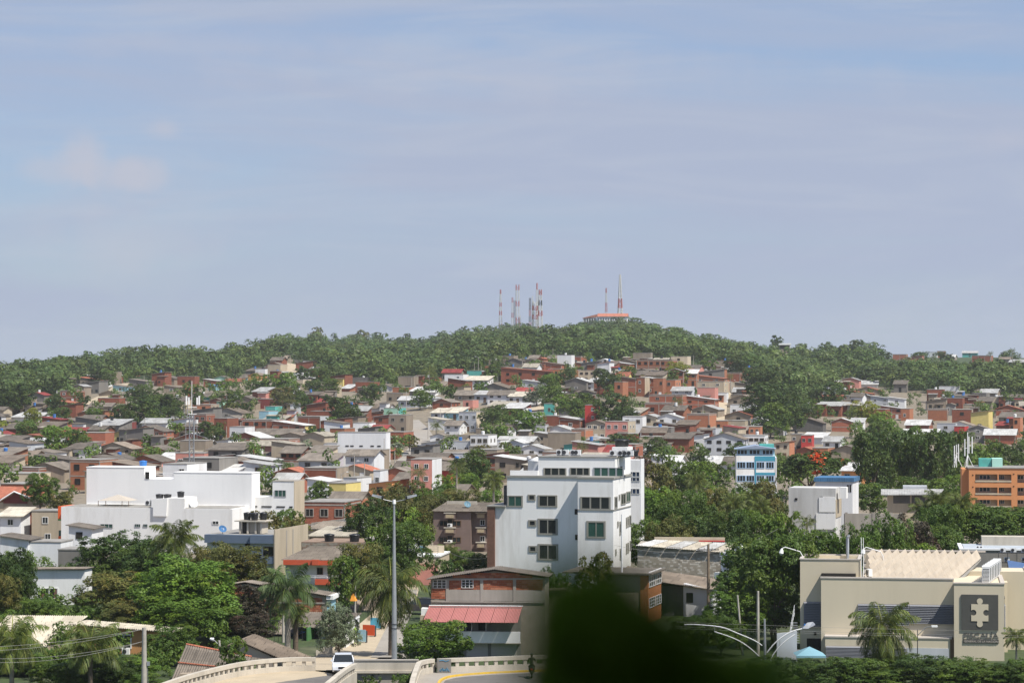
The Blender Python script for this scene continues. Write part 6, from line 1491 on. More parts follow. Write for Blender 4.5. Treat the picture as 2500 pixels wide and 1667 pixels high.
# --- cream government building with the sign
cream = mat('render_cream', (.61, .535, .4), rough=.85, noise=.05, nscale=.3, dirt=(.45, .39, .29), dirtamt=.4, dscale=.22, streak=True)
capm = mat('coping_pinkish', (.5, .45, .4), rough=.8, noise=.12); louv = mat('louvre_grey', (.27, .275, .3), rough=.5, metal=.3)
S = Site('government_building', 1951, 2435, 232, -9, label='cream government building with zigzag roof and jigsaw emblem sign', group='larger buildings')
x_l, x_m, x_t = 0, S.X(2003), S.X(2318); zL, zM, zT = S.Z(1368), S.Z(1410), S.Z(1416)
yT = -1.6; yM = 0; yL = 1.4; dp = 16; sT = abs(S.Y(2478) ) * .7
def wallp(name, x0, x1, y0, y1, z1, cap=True):
    MB().box(x0, x1, y0, y1, -1, z1).build(name, cream, S.root)
def parapet(x0, x1, y0, y1, z, t=.35, w=.3):
    m = MB(); m.box(x0 - .06, x1 + .06, y0 - .06, y0 + w, z, z + .1); m.box(x0 - .06, x0 + w, y0 + w + .003, y1, z, z + .1); m.box(x1 - w, x1 + .06, y0 + w + .003, y1, z, z + .1); m.box(x0 - .06, x1 + .06, y1 + .003, y1 + w, z, z + .1); m.build('coping', capm, S.root)
xLr = S.X(2095)
MB().box(0, xLr, yL, 7, -1, zL - .5).build('left_wing', cream, S.root); m = MB(); m.box(0, xLr, yL, yL + .25, zL - .497, zL); m.box(0, .25, yL + .253, 7, zL - .497, zL); m.box(xLr - .25, xLr, yL + .253, 7, zL - .497, zL); m.box(.253, xLr - .253, 6.75, 7, zL - .497, zL); m.build('parapet', cream, S.root); parapet(0, xLr, yL, 7, zL, w=.25)
MB().box(x_m, x_t, yM, yL - .003, -1, zM).build('main_wall', cream, S.root); MB().box(xLr + .003, x_t, yL, 1.9, -1, zM).build('main_wall', cream, S.root); MB().box(xLr + .003, x_t, 12.0, 12.4, -1, S.Z(1366)).build('back_wall', cream, S.root)
m = MB(); m.box(x_m - .06, x_t, yM - .06, yM + .35, zM, zM + .12); m.build('coping', capm, S.root)
m = MB(); m.box(x_m, S.X(2085), yM + .6, yL - .01, zM, zM + .35); m.build('roof_box', dark, S.root)
m = MB(); m.box(xLr, x_t + 3, 11.97, 12.45, S.Z(1366), S.Z(1366) + .12); m.build('coping', capm, S.root)
# tower
xt1 = S.w; MB().box(x_t, xt1, yT, yT + 9.4, -1, zT).build('sign_tower', cream, S.root); m = MB(); m.box(x_t - .06, xt1 + .06, yT - .06, yT + .3, zT, zT + .12); m.box(xt1 - .3, xt1 + .06, yT + .303, yT + 9.4, zT, zT + .12); m.build('coping', capm, S.root)
MB().box(x_t + .5, xt1 + 2.4, yT + 9.403, yT + 14, -1, S.Z(1405)).build('right_wing', cream, S.root); m = MB(); m.box(xt1 + 2.1, xt1 + 2.46, yT + 9.4, yT + 14, S.Z(1405), S.Z(1405) + .12); m.build('coping', capm, S.root)
MB().box(xt1 + 2.403, xt1 + 6, yT + 10.6, yT + 14, -1, S.Z(1400)).build('right_annexe', cream, S.root)
# saw-tooth roof of folded concrete shells, each shell a piece
shell = mat('roof_shell', (.48, .415, .335), rough=.9, noise=.16, nscale=.6, dirt=(.32, .27, .22), dirtamt=.7, dscale=.5)
n = 14; xa, xb = xLr + .3, x_t + 2.2; wv = (xb - xa) / n; zb0 = zM - .75; zb1 = S.Z(1378); segs = 5
for i in range(n):
    for j in range(segs):
        y0_, y1_ = 1.95 + 10 * j / segs, 1.95 + 10 * (j + 1) / segs - .05; za = zb0 + (zb1 - zb0) * j / segs - .02 * j; zc = zb0 + (zb1 - zb0) * (j + 1) / segs - .02 * j; x0_ = xa + i * wv - 2.6; a_ = .78; sh0, sh1 = .3 * (y0_ - 1.95), .3 * (y1_ - 1.95)
        if x0_ + sh0 < xLr - .2 or x0_ > x_t - wv * .5: continue
        m = MB(); m.add([(x0_ + sh0, y0_, za), (x0_ + sh0 + wv * .45, y0_, za + a_), (x0_ + sh0 + wv, y0_, za), (x0_ + sh1, y1_, zc), (x0_ + sh1 + wv * .45, y1_, zc + a_), (x0_ + sh1 + wv, y1_, zc)], [(0, 1, 4, 3), (1, 2, 5, 4), (2, 1, 0), (3, 4, 5)]); m.build('roof_shell', shell, S.root)
MB().slab((xLr + .1, 1.9, zM - .9), (x_t, 1.9, zM - .9), (x_t + 2.6, 12, zb1 - .2), (xLr + .1, 12, zb1 - .2), .1).build('roof_deck', rooff, S.root)
# louvres: every slat its own piece
def louvre(x0, x1, r0, r1, y, n, name='louvre', side=False):
    z0, z1 = S.Z(r1), S.Z(r0); p = MB().box(x0, x1, y - .03, y - .003, z0, z1).build(name, dsteel, S.root) if not side else MB().box(side + .003, side + .03, x0, x1, z0, z1).build(name, dsteel, S.root)
    if not side: me = MB().slab((x0, -.16, 0), (x1, -.16, 0), (x1, -.0, .1), (x0, -.0, .1), .03).mesh('slat', louv)
    else: me = MB().slab((.16, x0, 0), (.16, x1, 0), (0, x1, .1), (0, x0, .1), .03).mesh('slat', louv)
    for i in range(n): link('slat', me, p, (0, y - .035, z0 + (z1 - z0) * (i + .2) / n) if not side else (side + .03, 0, z0 + (z1 - z0) * (i + .2) / n))
louvre(S.X(1960), x_m - .05, 1471, 1533, yL, 15); louvre(S.X(2091), S.X(2130), 1471, 1529, yM, 14); louvre(S.X(2131), S.X(2212), 1471, 1522, yM, 12); louvre(S.X(2213), x_t - .02, 1471, 1517, yM, 11)
xp0, xp1 = S.X(2014), x_t - .2; zP = S.Z(1550); MB().box(xp0, xp1, -1.3, -.003, -1, zP).build('porch_block', cream, S.root); MB().box(xp0 - .06, xp1, -1.36, -.003, zP + .003, zP + .12).build('coping', capm, S.root)
louvre(S.X(2016), S.X(2130), 1571, 1625, -1.3, 16); louvre(S.X(2131), S.X(2206), 1571, 1620, -1.3, 14)
MB().box(S.X(2208), S.X(2306), -1.34, -1.303, S.Z(1615), S.Z(1572)).build('grey_panel', W['L'], S.root); MB().box(S.X(2309), x_t - .003, -1.35, -.003, -1, zP - .003).build('brown_door', fr_b, S.root)
MB().box(S.X(1967), x_m, yL - .05, yL - .003, -.5, S.Z(1561)).build('doorway', dark, S.root); MB().tube([(S.X(1987), yL - .02, S.Z(1549)), (S.X(1987), yL - .12, S.Z(1549))], .14, 10).build('wall_lamp', dark, S.root)
louvre(yT + 2.4, yT + 6.0, 1471, 1540, 0, 16, side=xt1)
MB().box(xt1 + .003, xt1 + .5, yT + 7.2, yT + 9.0, -1, zT - .4).build('pier', cream, S.root)
MB().tube([(xt1 + .05, yT + 1.9, S.Z(1470)), (xt1 + .05, yT + 1.9, S.Z(1448)), (xt1 + .05, yT + .4, S.Z(1450))], .03, 5).build('cable', dsteel, S.root)
# sign
sg = mat('sign_plate', (.085, .083, .075), rough=.6, noise=.12, nscale=1); px0, px1 = S.X(2335) , S.X(2421); zs0, zs1 = S.Z(1526), S.Z(1441)
sign = MB().box(px0, px1, yT - .12, yT - .02, zs0, zs1).build('sign_plate', sg, S.root)
def emblem():
    cx, cz = (px0 + px1) / 2, (zs0 + zs1) / 2 - .02; sx = (px1 - px0) / 86; P = []
    def arc(ax, az, r, a0, a1, n=12):
        for i in range(n + 1): a = R(a0 + (a1 - a0) * i / n); P.append((cx + (ax + r * math.cos(a)) * sx, cz + (az + r * math.sin(a)) * sx))
    # body square 42 wide; knob above, round bites left and right, narrow knob below
    P.append((cx - 20 * sx, cz - 20 * sx)); P.append((cx - 6 * sx, cz - 20 * sx)); arc(0, -27, 7, 150, 390, 14); P.append((cx + 6 * sx, cz - 20 * sx)); P.append((cx + 20 * sx, cz - 20 * sx)); P.append((cx + 20 * sx, cz - 6 * sx)); arc(16, 0, 7, 300, 60, 14) if False else None
    arc(15, 0, 7, -50, -310, 14); P.append((cx + 20 * sx, cz + 6 * sx)); P.append((cx + 20 * sx, cz + 20 * sx)); P.append((cx + 4 * sx, cz + 20 * sx)); arc(0, 27, 7, -60, 240, 16); P.append((cx - 4 * sx, cz + 20 * sx)); P.append((cx - 20 * sx, cz + 20 * sx)); P.append((cx - 20 * sx, cz + 6 * sx)); arc(-15, 0, 7, 130, -130, 14); P.append((cx - 20 * sx, cz - 6 * sx))
    return P
import bmesh
Pm = emblem(); bm = bmesh.new(); vs = [bm.verts.new((x, 0, z)) for x, z in Pm]; fc = bm.faces.new(vs); ex = bmesh.ops.extrude_face_region(bm, geom=[fc]); bmesh.ops.translate(bm, verts=[v for v in ex['geom'] if isinstance(v, bmesh.types.BMVert)], vec=(0, .05, 0)); bmesh.ops.triangulate(bm, faces=bm.faces[:]); bmesh.ops.recalc_face_normals(bm, faces=bm.faces[:])
me = bpy.data.meshes.new('emblem'); bm.to_mesh(me); bm.free(); me.materials.append(cream); link('emblem', me, S.root, (0, yT - .165, 0))
def lettering(name, txt, x0, x1, z0, z1, y, m, parent, rz=0, fit=True):
    c = bpy.data.curves.new(name, 'FONT'); c.body = txt; c.size = 1; c.extrude = .02; c.offset = .02; c.materials.append(m); o = bpy.data.objects.new(name, c); C.objects.link(o); o.parent = parent
    bpy.context.view_layer.update(); d = o.dimensions; c.offset = .012
    o.rotation_euler = (math.pi / 2, 0, rz); o.location = (x0, y, z0); o.scale = ((x1 - x0) / max(d.x, .01), (z1 - z0) / max(d.y, .01), 1); bpy.context.view_layer.update(); me = bpy.data.meshes.new_from_object(o.evaluated_get(bpy.context.evaluated_depsgraph_get())); o2 = link(name, me, parent, o.location, o.rotation_euler, o.scale); bpy.data.objects.remove(o); return o2
lettering('lettering', 'FISCALÍA', S.X(2339), S.X(2421), S.Z(1545), S.Z(1529), yT - .05, sg, S.root)
MB().box(S.X(2339), S.X(2422), yT - .06, yT - .003, S.Z(1557), S.Z(1548)).build('name_band', sg, S.root); lettering('lettering', 'GENERAL DE LA NACIÓN', S.X(2341), S.X(2420), S.Z(1555.5), S.Z(1549.5), yT - .09, capm, S.root)
gb = S
# row of air conditioners on the tower roof
for i in range(8):
    o = empty('air_conditioner', gb.P(gb.X(2384) + i * .17, yT + 1.0 + i * 1.25, zT + .05), gb.rz, None); bx('case', white_p, o, 0, .7, 0, 1.0, 0, 1.42)
    bx('side_grille', steel, o, .703, .72, .12, .88, .2, 1.2)
    fr = bx('front_grille', dsteel, o, .08, .62, -.02, -.003, .12, 1.2)
    if i == 0:
        for k in range(9): MB().box(.08, .62, -.05, -.023, .15 + k * .115, .2 + k * .115).build('slat', white_p, fr)
    tag(o, ['nearest', 'second', 'third', 'fourth', 'fifth', 'sixth', 'seventh', 'farthest'][i] + ' tall air conditioner in the row on the sign tower roof', 'air conditioner', 'tall air conditioners in a row on the cream building')
aircon(gb.P(xLr + .5, 2.1, zM + .1), gb.rz - R(70), 1.0, 'small air conditioner on the side wall beside the zigzag roof')
o = empty('chimney_pipe', gb.P(gb.X(2061), 6.5, zL), 0, 'thick steel vent pipe rising above the cream roof', 'pipe'); MB().tube([(0, 0, -1), (0, 0, 1.75), (.1, 0, 1.8)], .14, 12).build('pipe', steel, o); MB().tube([(0, 0, 1.7), (.22, 0, 1.82)], .15, 12).build('cap', steel, o)
for i, px in enumerate((2098, 2103)): o = tag(MB().tube([(0, 0, -3), (0, 0, S.Z(1312 + i) - zL)], .035, 6).build('antenna_rod', white_p, None, gb.P(gb.X(px), yL - .1, zL)), 'thin white antenna rod on the cream roof corner, %s of the pair' % ('left' if i == 0 else 'right'), 'antenna')
def goose(px, py, D, s, lab):
    p = pt(px, py, D); o = empty('lamp', p, 0, lab, 'lamp'); MB().tube([(0, 0, -1.4), (0, 0, 0), (-.25 * s, 0, .45), (-1.6 * s, 0, .85), (-1.9 * s, 0, .7)], .045, 6).build('arm', white_p, o); MB().tube([(-1.9 * s, 0, .72), (-1.9 * s, 0, .55), (-1.95 * s, 0, .3)], [.06, .16, .22], 10).build('head', white_p, o); MB().tube([(-1.95 * s, 0, .3), (-1.95 * s, 0, .12)], [.2, .06], 10).build('globe', white_p, o)
goose(1960, 1358, 236, 1, 'gooseneck lamp on the left corner of the cream roof'); goose(2156, 1358, 240, .95, 'gooseneck lamp behind the zigzag roof')
# blue tent
S = Site('tent', 1943, 2016, 226, 0, label='pale blue pyramid tent beside the entrance of the cream building', cat='tent'); zc = S.Z(1600); zp_ = S.Z(1581); m = MB(); m.add([(0, 0, zc), (S.w, 0, zc), (S.w, 2.6, zc), (0, 2.6, zc), (S.w / 2, 1.3, zp_)], [(0, 1, 4), (1, 2, 4), (2, 3, 4), (3, 0, 4)]); m.build('cloth', mat('tent_blue', (.2, .37, .44), rough=.8), S.root); MB().box(0, S.w, -.02, .0, zc - .18, zc - .003).build('valance', MATS['tent_blue'], S.root); [MB().tube([(x, .05, -.5), (x, .05, zc)], .04).build('leg', steel, S.root) for x in (.05, S.w - .05)]
# metal outside stair
S = Site('staircase', 1915, 1952, 231, 0, label='grey metal outside stairs against the cream building', cat='stairs'); m_ = [MB().box(S.X(1940) - i * .03, S.X(1952), .2 + i * .22, .4 + i * .22, S.Z(1570) + i * .2, S.Z(1570) + i * .2 + .05).build('step', steel, S.root) for i in range(9)]; MB().box(S.X(1925), S.X(1952), -1, .2, S.Z(1593), S.Z(1585)).build('landing', steel, S.root); handrail(S.root, [(S.X(1917), -1, S.Z(1590)), (S.X(1928), .2, S.Z(1570)), (S.X(1946), 2.4, S.Z(1510))], 1.0, 3, .8, steel)
S = Site('boundary_wall', 1896, 1945, 229, 0, label='pale low wall behind the double-armed street lamp', cat='wall'); MB().prism([(0, -1), (S.w, -1), (S.w, S.Z(1540)), (0, S.Z(1546))], 0, .2).build('wall', W['L'], S.root)
# grey flat-roofed building at the upper right
S = Site('service_building', 2344, 2520, 262, -8, label='grey flat-roofed block with stacked cooling units behind the cream building', group='larger buildings'); MB().box(0, S.w, 0, 8, -1, S.Z(1342)).build('wall', W['G'], S.root); m = MB(); m.box(-.1, S.w, -.1, .3, S.Z(1342) + .003, S.Z(1338)); m.box(-.1, .3, .303, 8, S.Z(1342) + .003, S.Z(1338)); m.build('coping', white_p, S.root); MB().box(.4, S.w, .4, 8, S.Z(1342) + .003, S.Z(1342) + .1).build('roof', mat('roof_membrane', (.42, .46, .5), noise=.15, dirt=(.3, .31, .32), dirtamt=.6), S.root); MB().box(S.X(2400), S.w, 6, 8, S.Z(1342) + .103, S.Z(1318)).build('roof_room', conc_l, S.root)
sv = S
for i, (px, r) in enumerate(((2437, 1344), (2462, 1344), (2487, 1344), (2447, 1366), (2470, 1380), (2487, 1366))): aircon(sv.P(sv.X(px), -1.2, sv.Z(r)), sv.rz, .62 if i > 2 else .66, px=px, py=r - 8)
o = empty('equipment_rack', sv.P(sv.X(2432), -1.4, 0), sv.rz, 'dark steel rack holding the cooling units at the right edge', 'rack'); m = MB(); 
for x in (0, .9, 1.8, 2.7): MB().box(x, x + .06, 0, .06, 0, sv.Z(1346)).build('upright', dsteel, o)
for r in (1346, 1370): MB().box(0, 2.9, -.003, .5, sv.Z(r), sv.Z(r) + .05).build('shelf', dsteel, o)
for i, px in enumerate((2384, 2392)): aircon(sv.P(sv.X(px), 2, sv.Z(1341)), sv.rz, .4, px=px, py=1335)
S = Site('awning', 2463, 2530, 246, -8, label='blue ribbed metal canopy at the right edge', cat='canopy'); MB().corr((0, 0, S.Z(1390)), (S.w, 0, S.Z(1400)), (S.w, 4, S.Z(1385)), (0, 4, S.Z(1374)), 24, .03).build('roof', mat('canopy_blue', (.12, .2, .36), rough=.5), S.root)
# ------------------------------------------------------------------ bridge ramps at the bottom
DZ = 3.0
def rail(pts, lab, panels=True, graffiti=False, h=1.0):
    """concrete parapet with a row of small openings: plinth, top beam, uprights"""
    P = [gp(x, y, DZ) for x, y in pts]; o = empty('bridge_parapet', P[0], 0, lab, 'parapet', 'concrete parapets of the bridge'); Q = [p - P[0] for p in P]
    def run(name, z0, z1, t):
        m = MB(); n = len(Q); L_ = []; R_ = []
        for i, q in enumerate(Q):
            d = (Q[min(i + 1, n - 1)] - Q[max(i - 1, 0)]).normalized(); nr = Vector((-d.y, d.x, 0)) * t / 2; L_.append(q + nr); R_.append(q - nr)
        v = []; 
        for i in range(n): v += [(L_[i].x, L_[i].y, z0), (R_[i].x, R_[i].y, z0), (R_[i].x, R_[i].y, z1), (L_[i].x, L_[i].y, z1)]
        f = [tuple((4 * i + a, 4 * i + b, 4 * i + 4 + b, 4 * i + 4 + a)) for i in range(n - 1) for a, b in ((0, 1), (1, 2), (2, 3), (3, 0))] + [(3, 2, 1, 0), tuple(4 * n - 4 + k for k in range(4))]
        m.add(v, f); m.build(name, conc_l, o)
    run('plinth', -1.2, h * .38, .34); run('top_beam', h * .72, h, .36)
    me = MB().box(-.13, .13, -.12, .12, h * .38 - .01, h * .72 + .01).mesh('baluster', [conc_l]); acc = 0
    for i in range(len(Q) - 1):
        a, b = Q[i], Q[i + 1]; Ls = (b - a).length; d = (b - a) / Ls; t = -acc % .75
        while t < Ls: p = a + d * t; link('baluster', me, o, (p.x, p.y, 0), (0, 0, math.atan2(d.y, d.x))); t += .75
        acc = (acc + Ls)
    return o
def smooth(pts, n=6):
    out = []
    for i in range(len(pts) - 1):
        p0 = pts[max(i - 1, 0)]; p1 = pts[i]; p2 = pts[i + 1]; p3 = pts[min(i + 2, len(pts) - 1)]
        for k in range(n):
            t = k / n; out.append(tuple(.5 * (2 * p1[j] + (p2[j] - p0[j]) * t + (2 * p0[j] - 5 * p1[j] + 4 * p2[j] - p3[j]) * t * t + (3 * p1[j] - p0[j] - 3 * p2[j] + p3[j]) * t ** 3) for j in (0, 1)))
    return out + [pts[-1]]
LR = smooth([(300, 1740), (400, 1702), (470, 1678), (583, 1650), (689, 1638), (770, 1637)]); RRR = smooth([(760, 1760), (790, 1712), (815, 1688), (845, 1664), (866, 1652)])
rail(LR, 'long curved concrete parapet on the left side of the bridge ramp'); rail(RRR, 'short curved concrete parapet beside the white car')
rail(smooth([(1000, 1760), (1006, 1700), (1020, 1655), (1030, 1645), (1057, 1640)]), 'white parapet end piece right of the concrete beam'); rail(smooth([(1068, 1640), (1150, 1637), (1292, 1632), (1500, 1626), (1590, 1624)]), 'long straight parapet with square openings along the right ramp')
def deck(name, L_, R_, m, z, t=.5):
    v = []; n = min(len(L_), len(R_)); f = []
    Lp = [gp(*p, z) for p in L_]; Rp = [gp(*p, z) for p in R_]
    for a, b in zip(Lp, Rp): v += [a, b]
    k = len(v); v += [(p.x, p.y, z - t) for p in v]; f = [(2 * i, 2 * i + 1, 2 * i + 3, 2 * i + 2) for i in range(n - 1)]; f += [(k + 2 * i + 2, k + 2 * i + 3, k + 2 * i + 1, k + 2 * i) for i in range(n - 1)] + [(2 * i + 2, k + 2 * i + 2, k + 2 * i, 2 * i) for i in range(n - 1)] + [(2 * i, k + 2 * i, k + 2 * i + 2, 2 * i + 2)[::-1] for i in range(0)] + [(2 * i + 1, k + 2 * i + 1, k + 2 * i + 3, 2 * i + 3) for i in range(n - 1)]
    me = bpy.data.meshes.new(name); me.from_pydata([tuple(p) for p in v], [], f); me.materials.append(m); o = link(name, me); o['kind'] = 'structure'; return o
def resamp(pts, n):
    P = [Vector(p) for p in pts]; L_ = [0]; 
    for a, b in zip(P, P[1:]): L_.append(L_[-1] + (b - a).length)
    out = []
    for i in range(n):
        t = L_[-1] * i / (n - 1); j = max(k for k in range(len(L_)) if L_[k] <= t + 1e-9); j = min(j, len(P) - 2); out.append(tuple(P[j].lerp(P[j + 1], (t - L_[j]) / (L_[j + 1] - L_[j] + 1e-9))))
    return out
deck('bridge_deck', resamp(LR, 20), resamp(RRR, 20), sand, DZ); deck('road_asphalt', resamp(smooth([(520, 1745), (560, 1700), (640, 1672), (740, 1656), (800, 1648)]), 16), resamp(smooth([(752, 1762), (783, 1712), (808, 1688), (840, 1664), (858, 1653)]), 16), asphalt, DZ + .05, .04)
deck('ramp_deck', resamp(smooth([(1000, 1760), (1020, 1655), (1068, 1640), (1150, 1637), (1292, 1632), (1500, 1626), (1620, 1622)]), 24), resamp([(1010, 1800), (1300, 1800), (1600, 1800), (1700, 1800)], 24), road_c, DZ); deck('road_asphalt', resamp(smooth([(1070, 1760), (1072, 1690), (1082, 1662), (1143, 1650), (1292, 1642), (1500, 1636), (1600, 1633)]), 24), resamp([(1080, 1799), (1300, 1799), (1600, 1799), (1680, 1799)], 24), asphalt, DZ + .02, .04)
yel = mat('kerb_yellow', (.62, .4, .05), rough=.7, noise=.2, nscale=3, dirt=(.4, .33, .2), dirtamt=.6); cur = [gp(x, y, DZ) for x, y in smooth([(1068, 1760), (1069, 1690), (1080, 1659), (1143, 1647), (1292, 1639), (1500, 1633), (1600, 1630)])]
m = MB(); 
for a, b in zip(cur, cur[1:]): d = (b - a).normalized(); nr = Vector((-d.y, d.x, 0)) * .09; m.add([a + nr, a - nr, b - nr, b + nr] + [q + Vector((0, 0, .13)) for q in (a + nr, a - nr, b - nr, b + nr)], [(4, 5, 6, 7), (0, 1, 5, 4), (1, 2, 6, 5), (2, 3, 7, 6), (3, 0, 4, 7)])
o = m.build('kerb', yel); o['kind'] = 'structure'
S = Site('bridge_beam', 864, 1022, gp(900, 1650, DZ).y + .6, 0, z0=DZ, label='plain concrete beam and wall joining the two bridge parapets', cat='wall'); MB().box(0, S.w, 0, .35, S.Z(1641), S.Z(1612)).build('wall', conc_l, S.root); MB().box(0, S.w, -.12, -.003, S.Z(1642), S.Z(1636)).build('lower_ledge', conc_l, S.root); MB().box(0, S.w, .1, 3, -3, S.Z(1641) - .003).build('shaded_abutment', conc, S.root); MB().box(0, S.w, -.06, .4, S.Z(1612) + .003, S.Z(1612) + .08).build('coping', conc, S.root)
gf = MB(); px_ = gp(1068, 1640, DZ)
o = empty('painted_post', gp(1068, 1641, DZ), 0, 'grey end post of the right parapet with blue graffiti', 'post'); MB().box(0, 1.0, -.25, .2, 0, 1.02).build('block', W['G'], o); gm_ = mat('graffiti_blue', (.06, .25, .42)); gx = random.Random(4)
for k in range(7): z = .12 + .12 * k if k < 2 else .1 + .85 * gx.random(); MB().tube([(.15 + .1 * k, -.26, .15 + .1 * (k % 2)), (.2 + .1 * k, -.27, .25 + .08 * (k % 3)), (.28 + .1 * k, -.26, .12 + .1 * (k % 2))], .02, 4).build('graffiti_stroke', gm_, o)
MB().tube([(.15, -.26, .9), (.4, -.27, .95), (.6, -.26, .86), (.85, -.27, .93)], .025, 4).build('graffiti_stroke', gm_, o)
# sandy ramp and street running back from the bridge
def poly(name, rows, m, zf):
    v = []; f = []
    for (xl, xr, y, z) in rows:
        for k in range(5): v.append(gp(xl + (xr - xl) * k / 4, y, z) + Vector((0, 0, zf)))
    f = [(i * 5 + k, i * 5 + k + 1, i * 5 + 6 + k, i * 5 + 5 + k) for i in range(len(rows) - 1) for k in range(4)]
    o = link(name, np_mesh(name, np.array([tuple(p) for p in v]), np.array(f), m)); o['kind'] = 'structure'; return o
poly('street', [(770, 870, 1637, 3), (700, 880, 1626, 2.3), (690, 900, 1616, 1.2), (760, 925, 1606, .3), (800, 940, 1590, 0), (845, 960, 1560, 0), (870, 985, 1530, 0), (905, 1000, 1500, 0), (935, 1015, 1470, 0), (958, 1022, 1440, 0), (965, 1030, 1400, 0)], sand, .05)
poly('street_asphalt', [(905, 1000, 1606, .3), (915, 985, 1590, 0), (930, 985, 1560, 0), (945, 990, 1530, 0), (960, 1005, 1500, 0), (972, 1012, 1470, 0), (985, 1020, 1440, 0)], road_c, .09)
S = Site('boundary_wall', 772, 812, 232, 12, label='low crumbling wall between the sandy street and the green house', cat='wall'); MB().prism([(0, -1), (S.w, -1), (S.w, 1.0), (0, .4)], 0, .2).build('wall', conc_l, S.root)
# ------------------------------------------------------------------ street lamps, poles, wires
S = None
def pole_lamp():
    D = 203; X = (963 - CX) / F * D; o = empty('street_lamp', (X, D, 2.6), 0, 'tall tapering street lamp with two arms beside the coconut palm', 'street lamp'); h = pt(960, 1228, D).z - 2.6; MB().tube([(0, 0, -2.6), (0, 0, h * .35), (-.02, 0, h)], [.25, .18, .075], 14).build('pole', steel, o)
    MB().tube([(-.02, 0, h - .05), (-.02, 0, h + .28)], [.14, .11], 12).build('cap', white_p, o)
    for k in (1.2, 1.35): MB().tube([(0, 0, h * .18 * k), (0, 0, h * .18 * k + .05)], .25, 14).build('band', dsteel, o)
    for s in (-1, 1): MB().tube([(0, 0, h + .1), (s * .8, 0, h + .28), (s * 1.05, 0, h + .4)], .035, 6).build('arm', steel, o); hd = MB(); hd.slab((s * 1.0 if s > 0 else -1.7, -.17, h + .52), (s * 1.7 if s > 0 else -1.0, -.17, h + .66 if s > 0 else h + .52), (1.7 if s > 0 else -1.0, .17, h + .66 if s > 0 else h + .52), (1.0 if s > 0 else -1.7, .17, h + .52 if s > 0 else h + .66), .16) if False else hd.add([(s * 1.0, -.17, h + .36), (s * 1.75, -.17, h + .56), (s * 1.75, .17, h + .56), (s * 1.0, .17, h + .36), (s * 1.0, -.17, h + .56), (s * 1.7, -.14, h + .7), (s * 1.7, .14, h + .7), (s * 1.0, .17, h + .56)], [(0, 1, 2, 3), (7, 6, 5, 4), (0, 4, 5, 1), (1, 5, 6, 2), (2, 6, 7, 3), (3, 7, 4, 0)]); hd.build('lamp_head', steel, o); MB().box(min(s * .85, s * 1.0), max(s * .85, s * 1.0), -.13, .13, h + .3, h + .55).build('driver_box', black, o)
pole_lamp()
def double_lamp():
    D = 212; o = empty('street_lamp', ((1867 - CX) / F * D, D, 0), 0, 'double-armed street lamp with arched twin tubes at the lower right', 'street lamp'); Z = lambda r: pt(1867, r, D).z; Xp = lambda p: (p - 1867) / F * D; MB().tube([(0, 0, -.5), (0, 0, Z(1580)), (-.03, 0, Z(1510))], [.13, .11, .07], 12).build('pole', steel, o)
    MB().tube([Vector((Xp(x), 0, Z(y))) for x, y in smooth([(1872, 1592), (1890, 1570), (1915, 1550), (1940, 1538), (1965, 1533)])], .055, 6).build('arm', white_p, o); MB().tube([Vector((Xp(x), 0, Z(y))) for x, y in smooth([(1874, 1632), (1882, 1606), (1900, 1580), (1922, 1560), (1940, 1548)])], .05, 6).build('arm', white_p, o)
    MB().tube([Vector((Xp(x), 0, Z(y))) for x, y in smooth([(1860, 1575), (1840, 1562), (1800, 1545), (1760, 1530), (1700, 1524), (1670, 1524)])], .055, 6).build('arm', white_p, o); MB().tube([Vector((Xp(x), 0, Z(y))) for x, y in smooth([(1862, 1614), (1845, 1594), (1815, 1570), (1785, 1555), (1744, 1541)])], .05, 6).build('arm', white_p, o)
    for x, y0, y1 in ((1903, 1560, 1576), (1744, 1528, 1542)): MB().tube([(Xp(x), 0, Z(y0)), (Xp(x), 0, Z(y1))], .02, 5).build('strut', steel, o)
    hd = MB(); hd.add([(Xp(1958), -.16, Z(1533)), (Xp(1972), -.2, Z(1533)), (Xp(1989), -.2, Z(1524)), (Xp(1989), .2, Z(1522)), (Xp(1966), .2, Z(1526)), (Xp(1958), .16, Z(1530)), (Xp(1970), 0, Z(1519)), (Xp(1984), 0, Z(1517))], [(0, 1, 2, 3, 4, 5), (0, 6, 1), (1, 6, 7, 2), (2, 7, 3), (3, 7, 6, 4), (4, 6, 5), (5, 6, 0)]); hd.build('lamp_head', steel, o); MB().box(Xp(1962), Xp(1966), -.05, .05, Z(1526), Z(1522)).build('sensor', blue_p, o)
double_lamp()
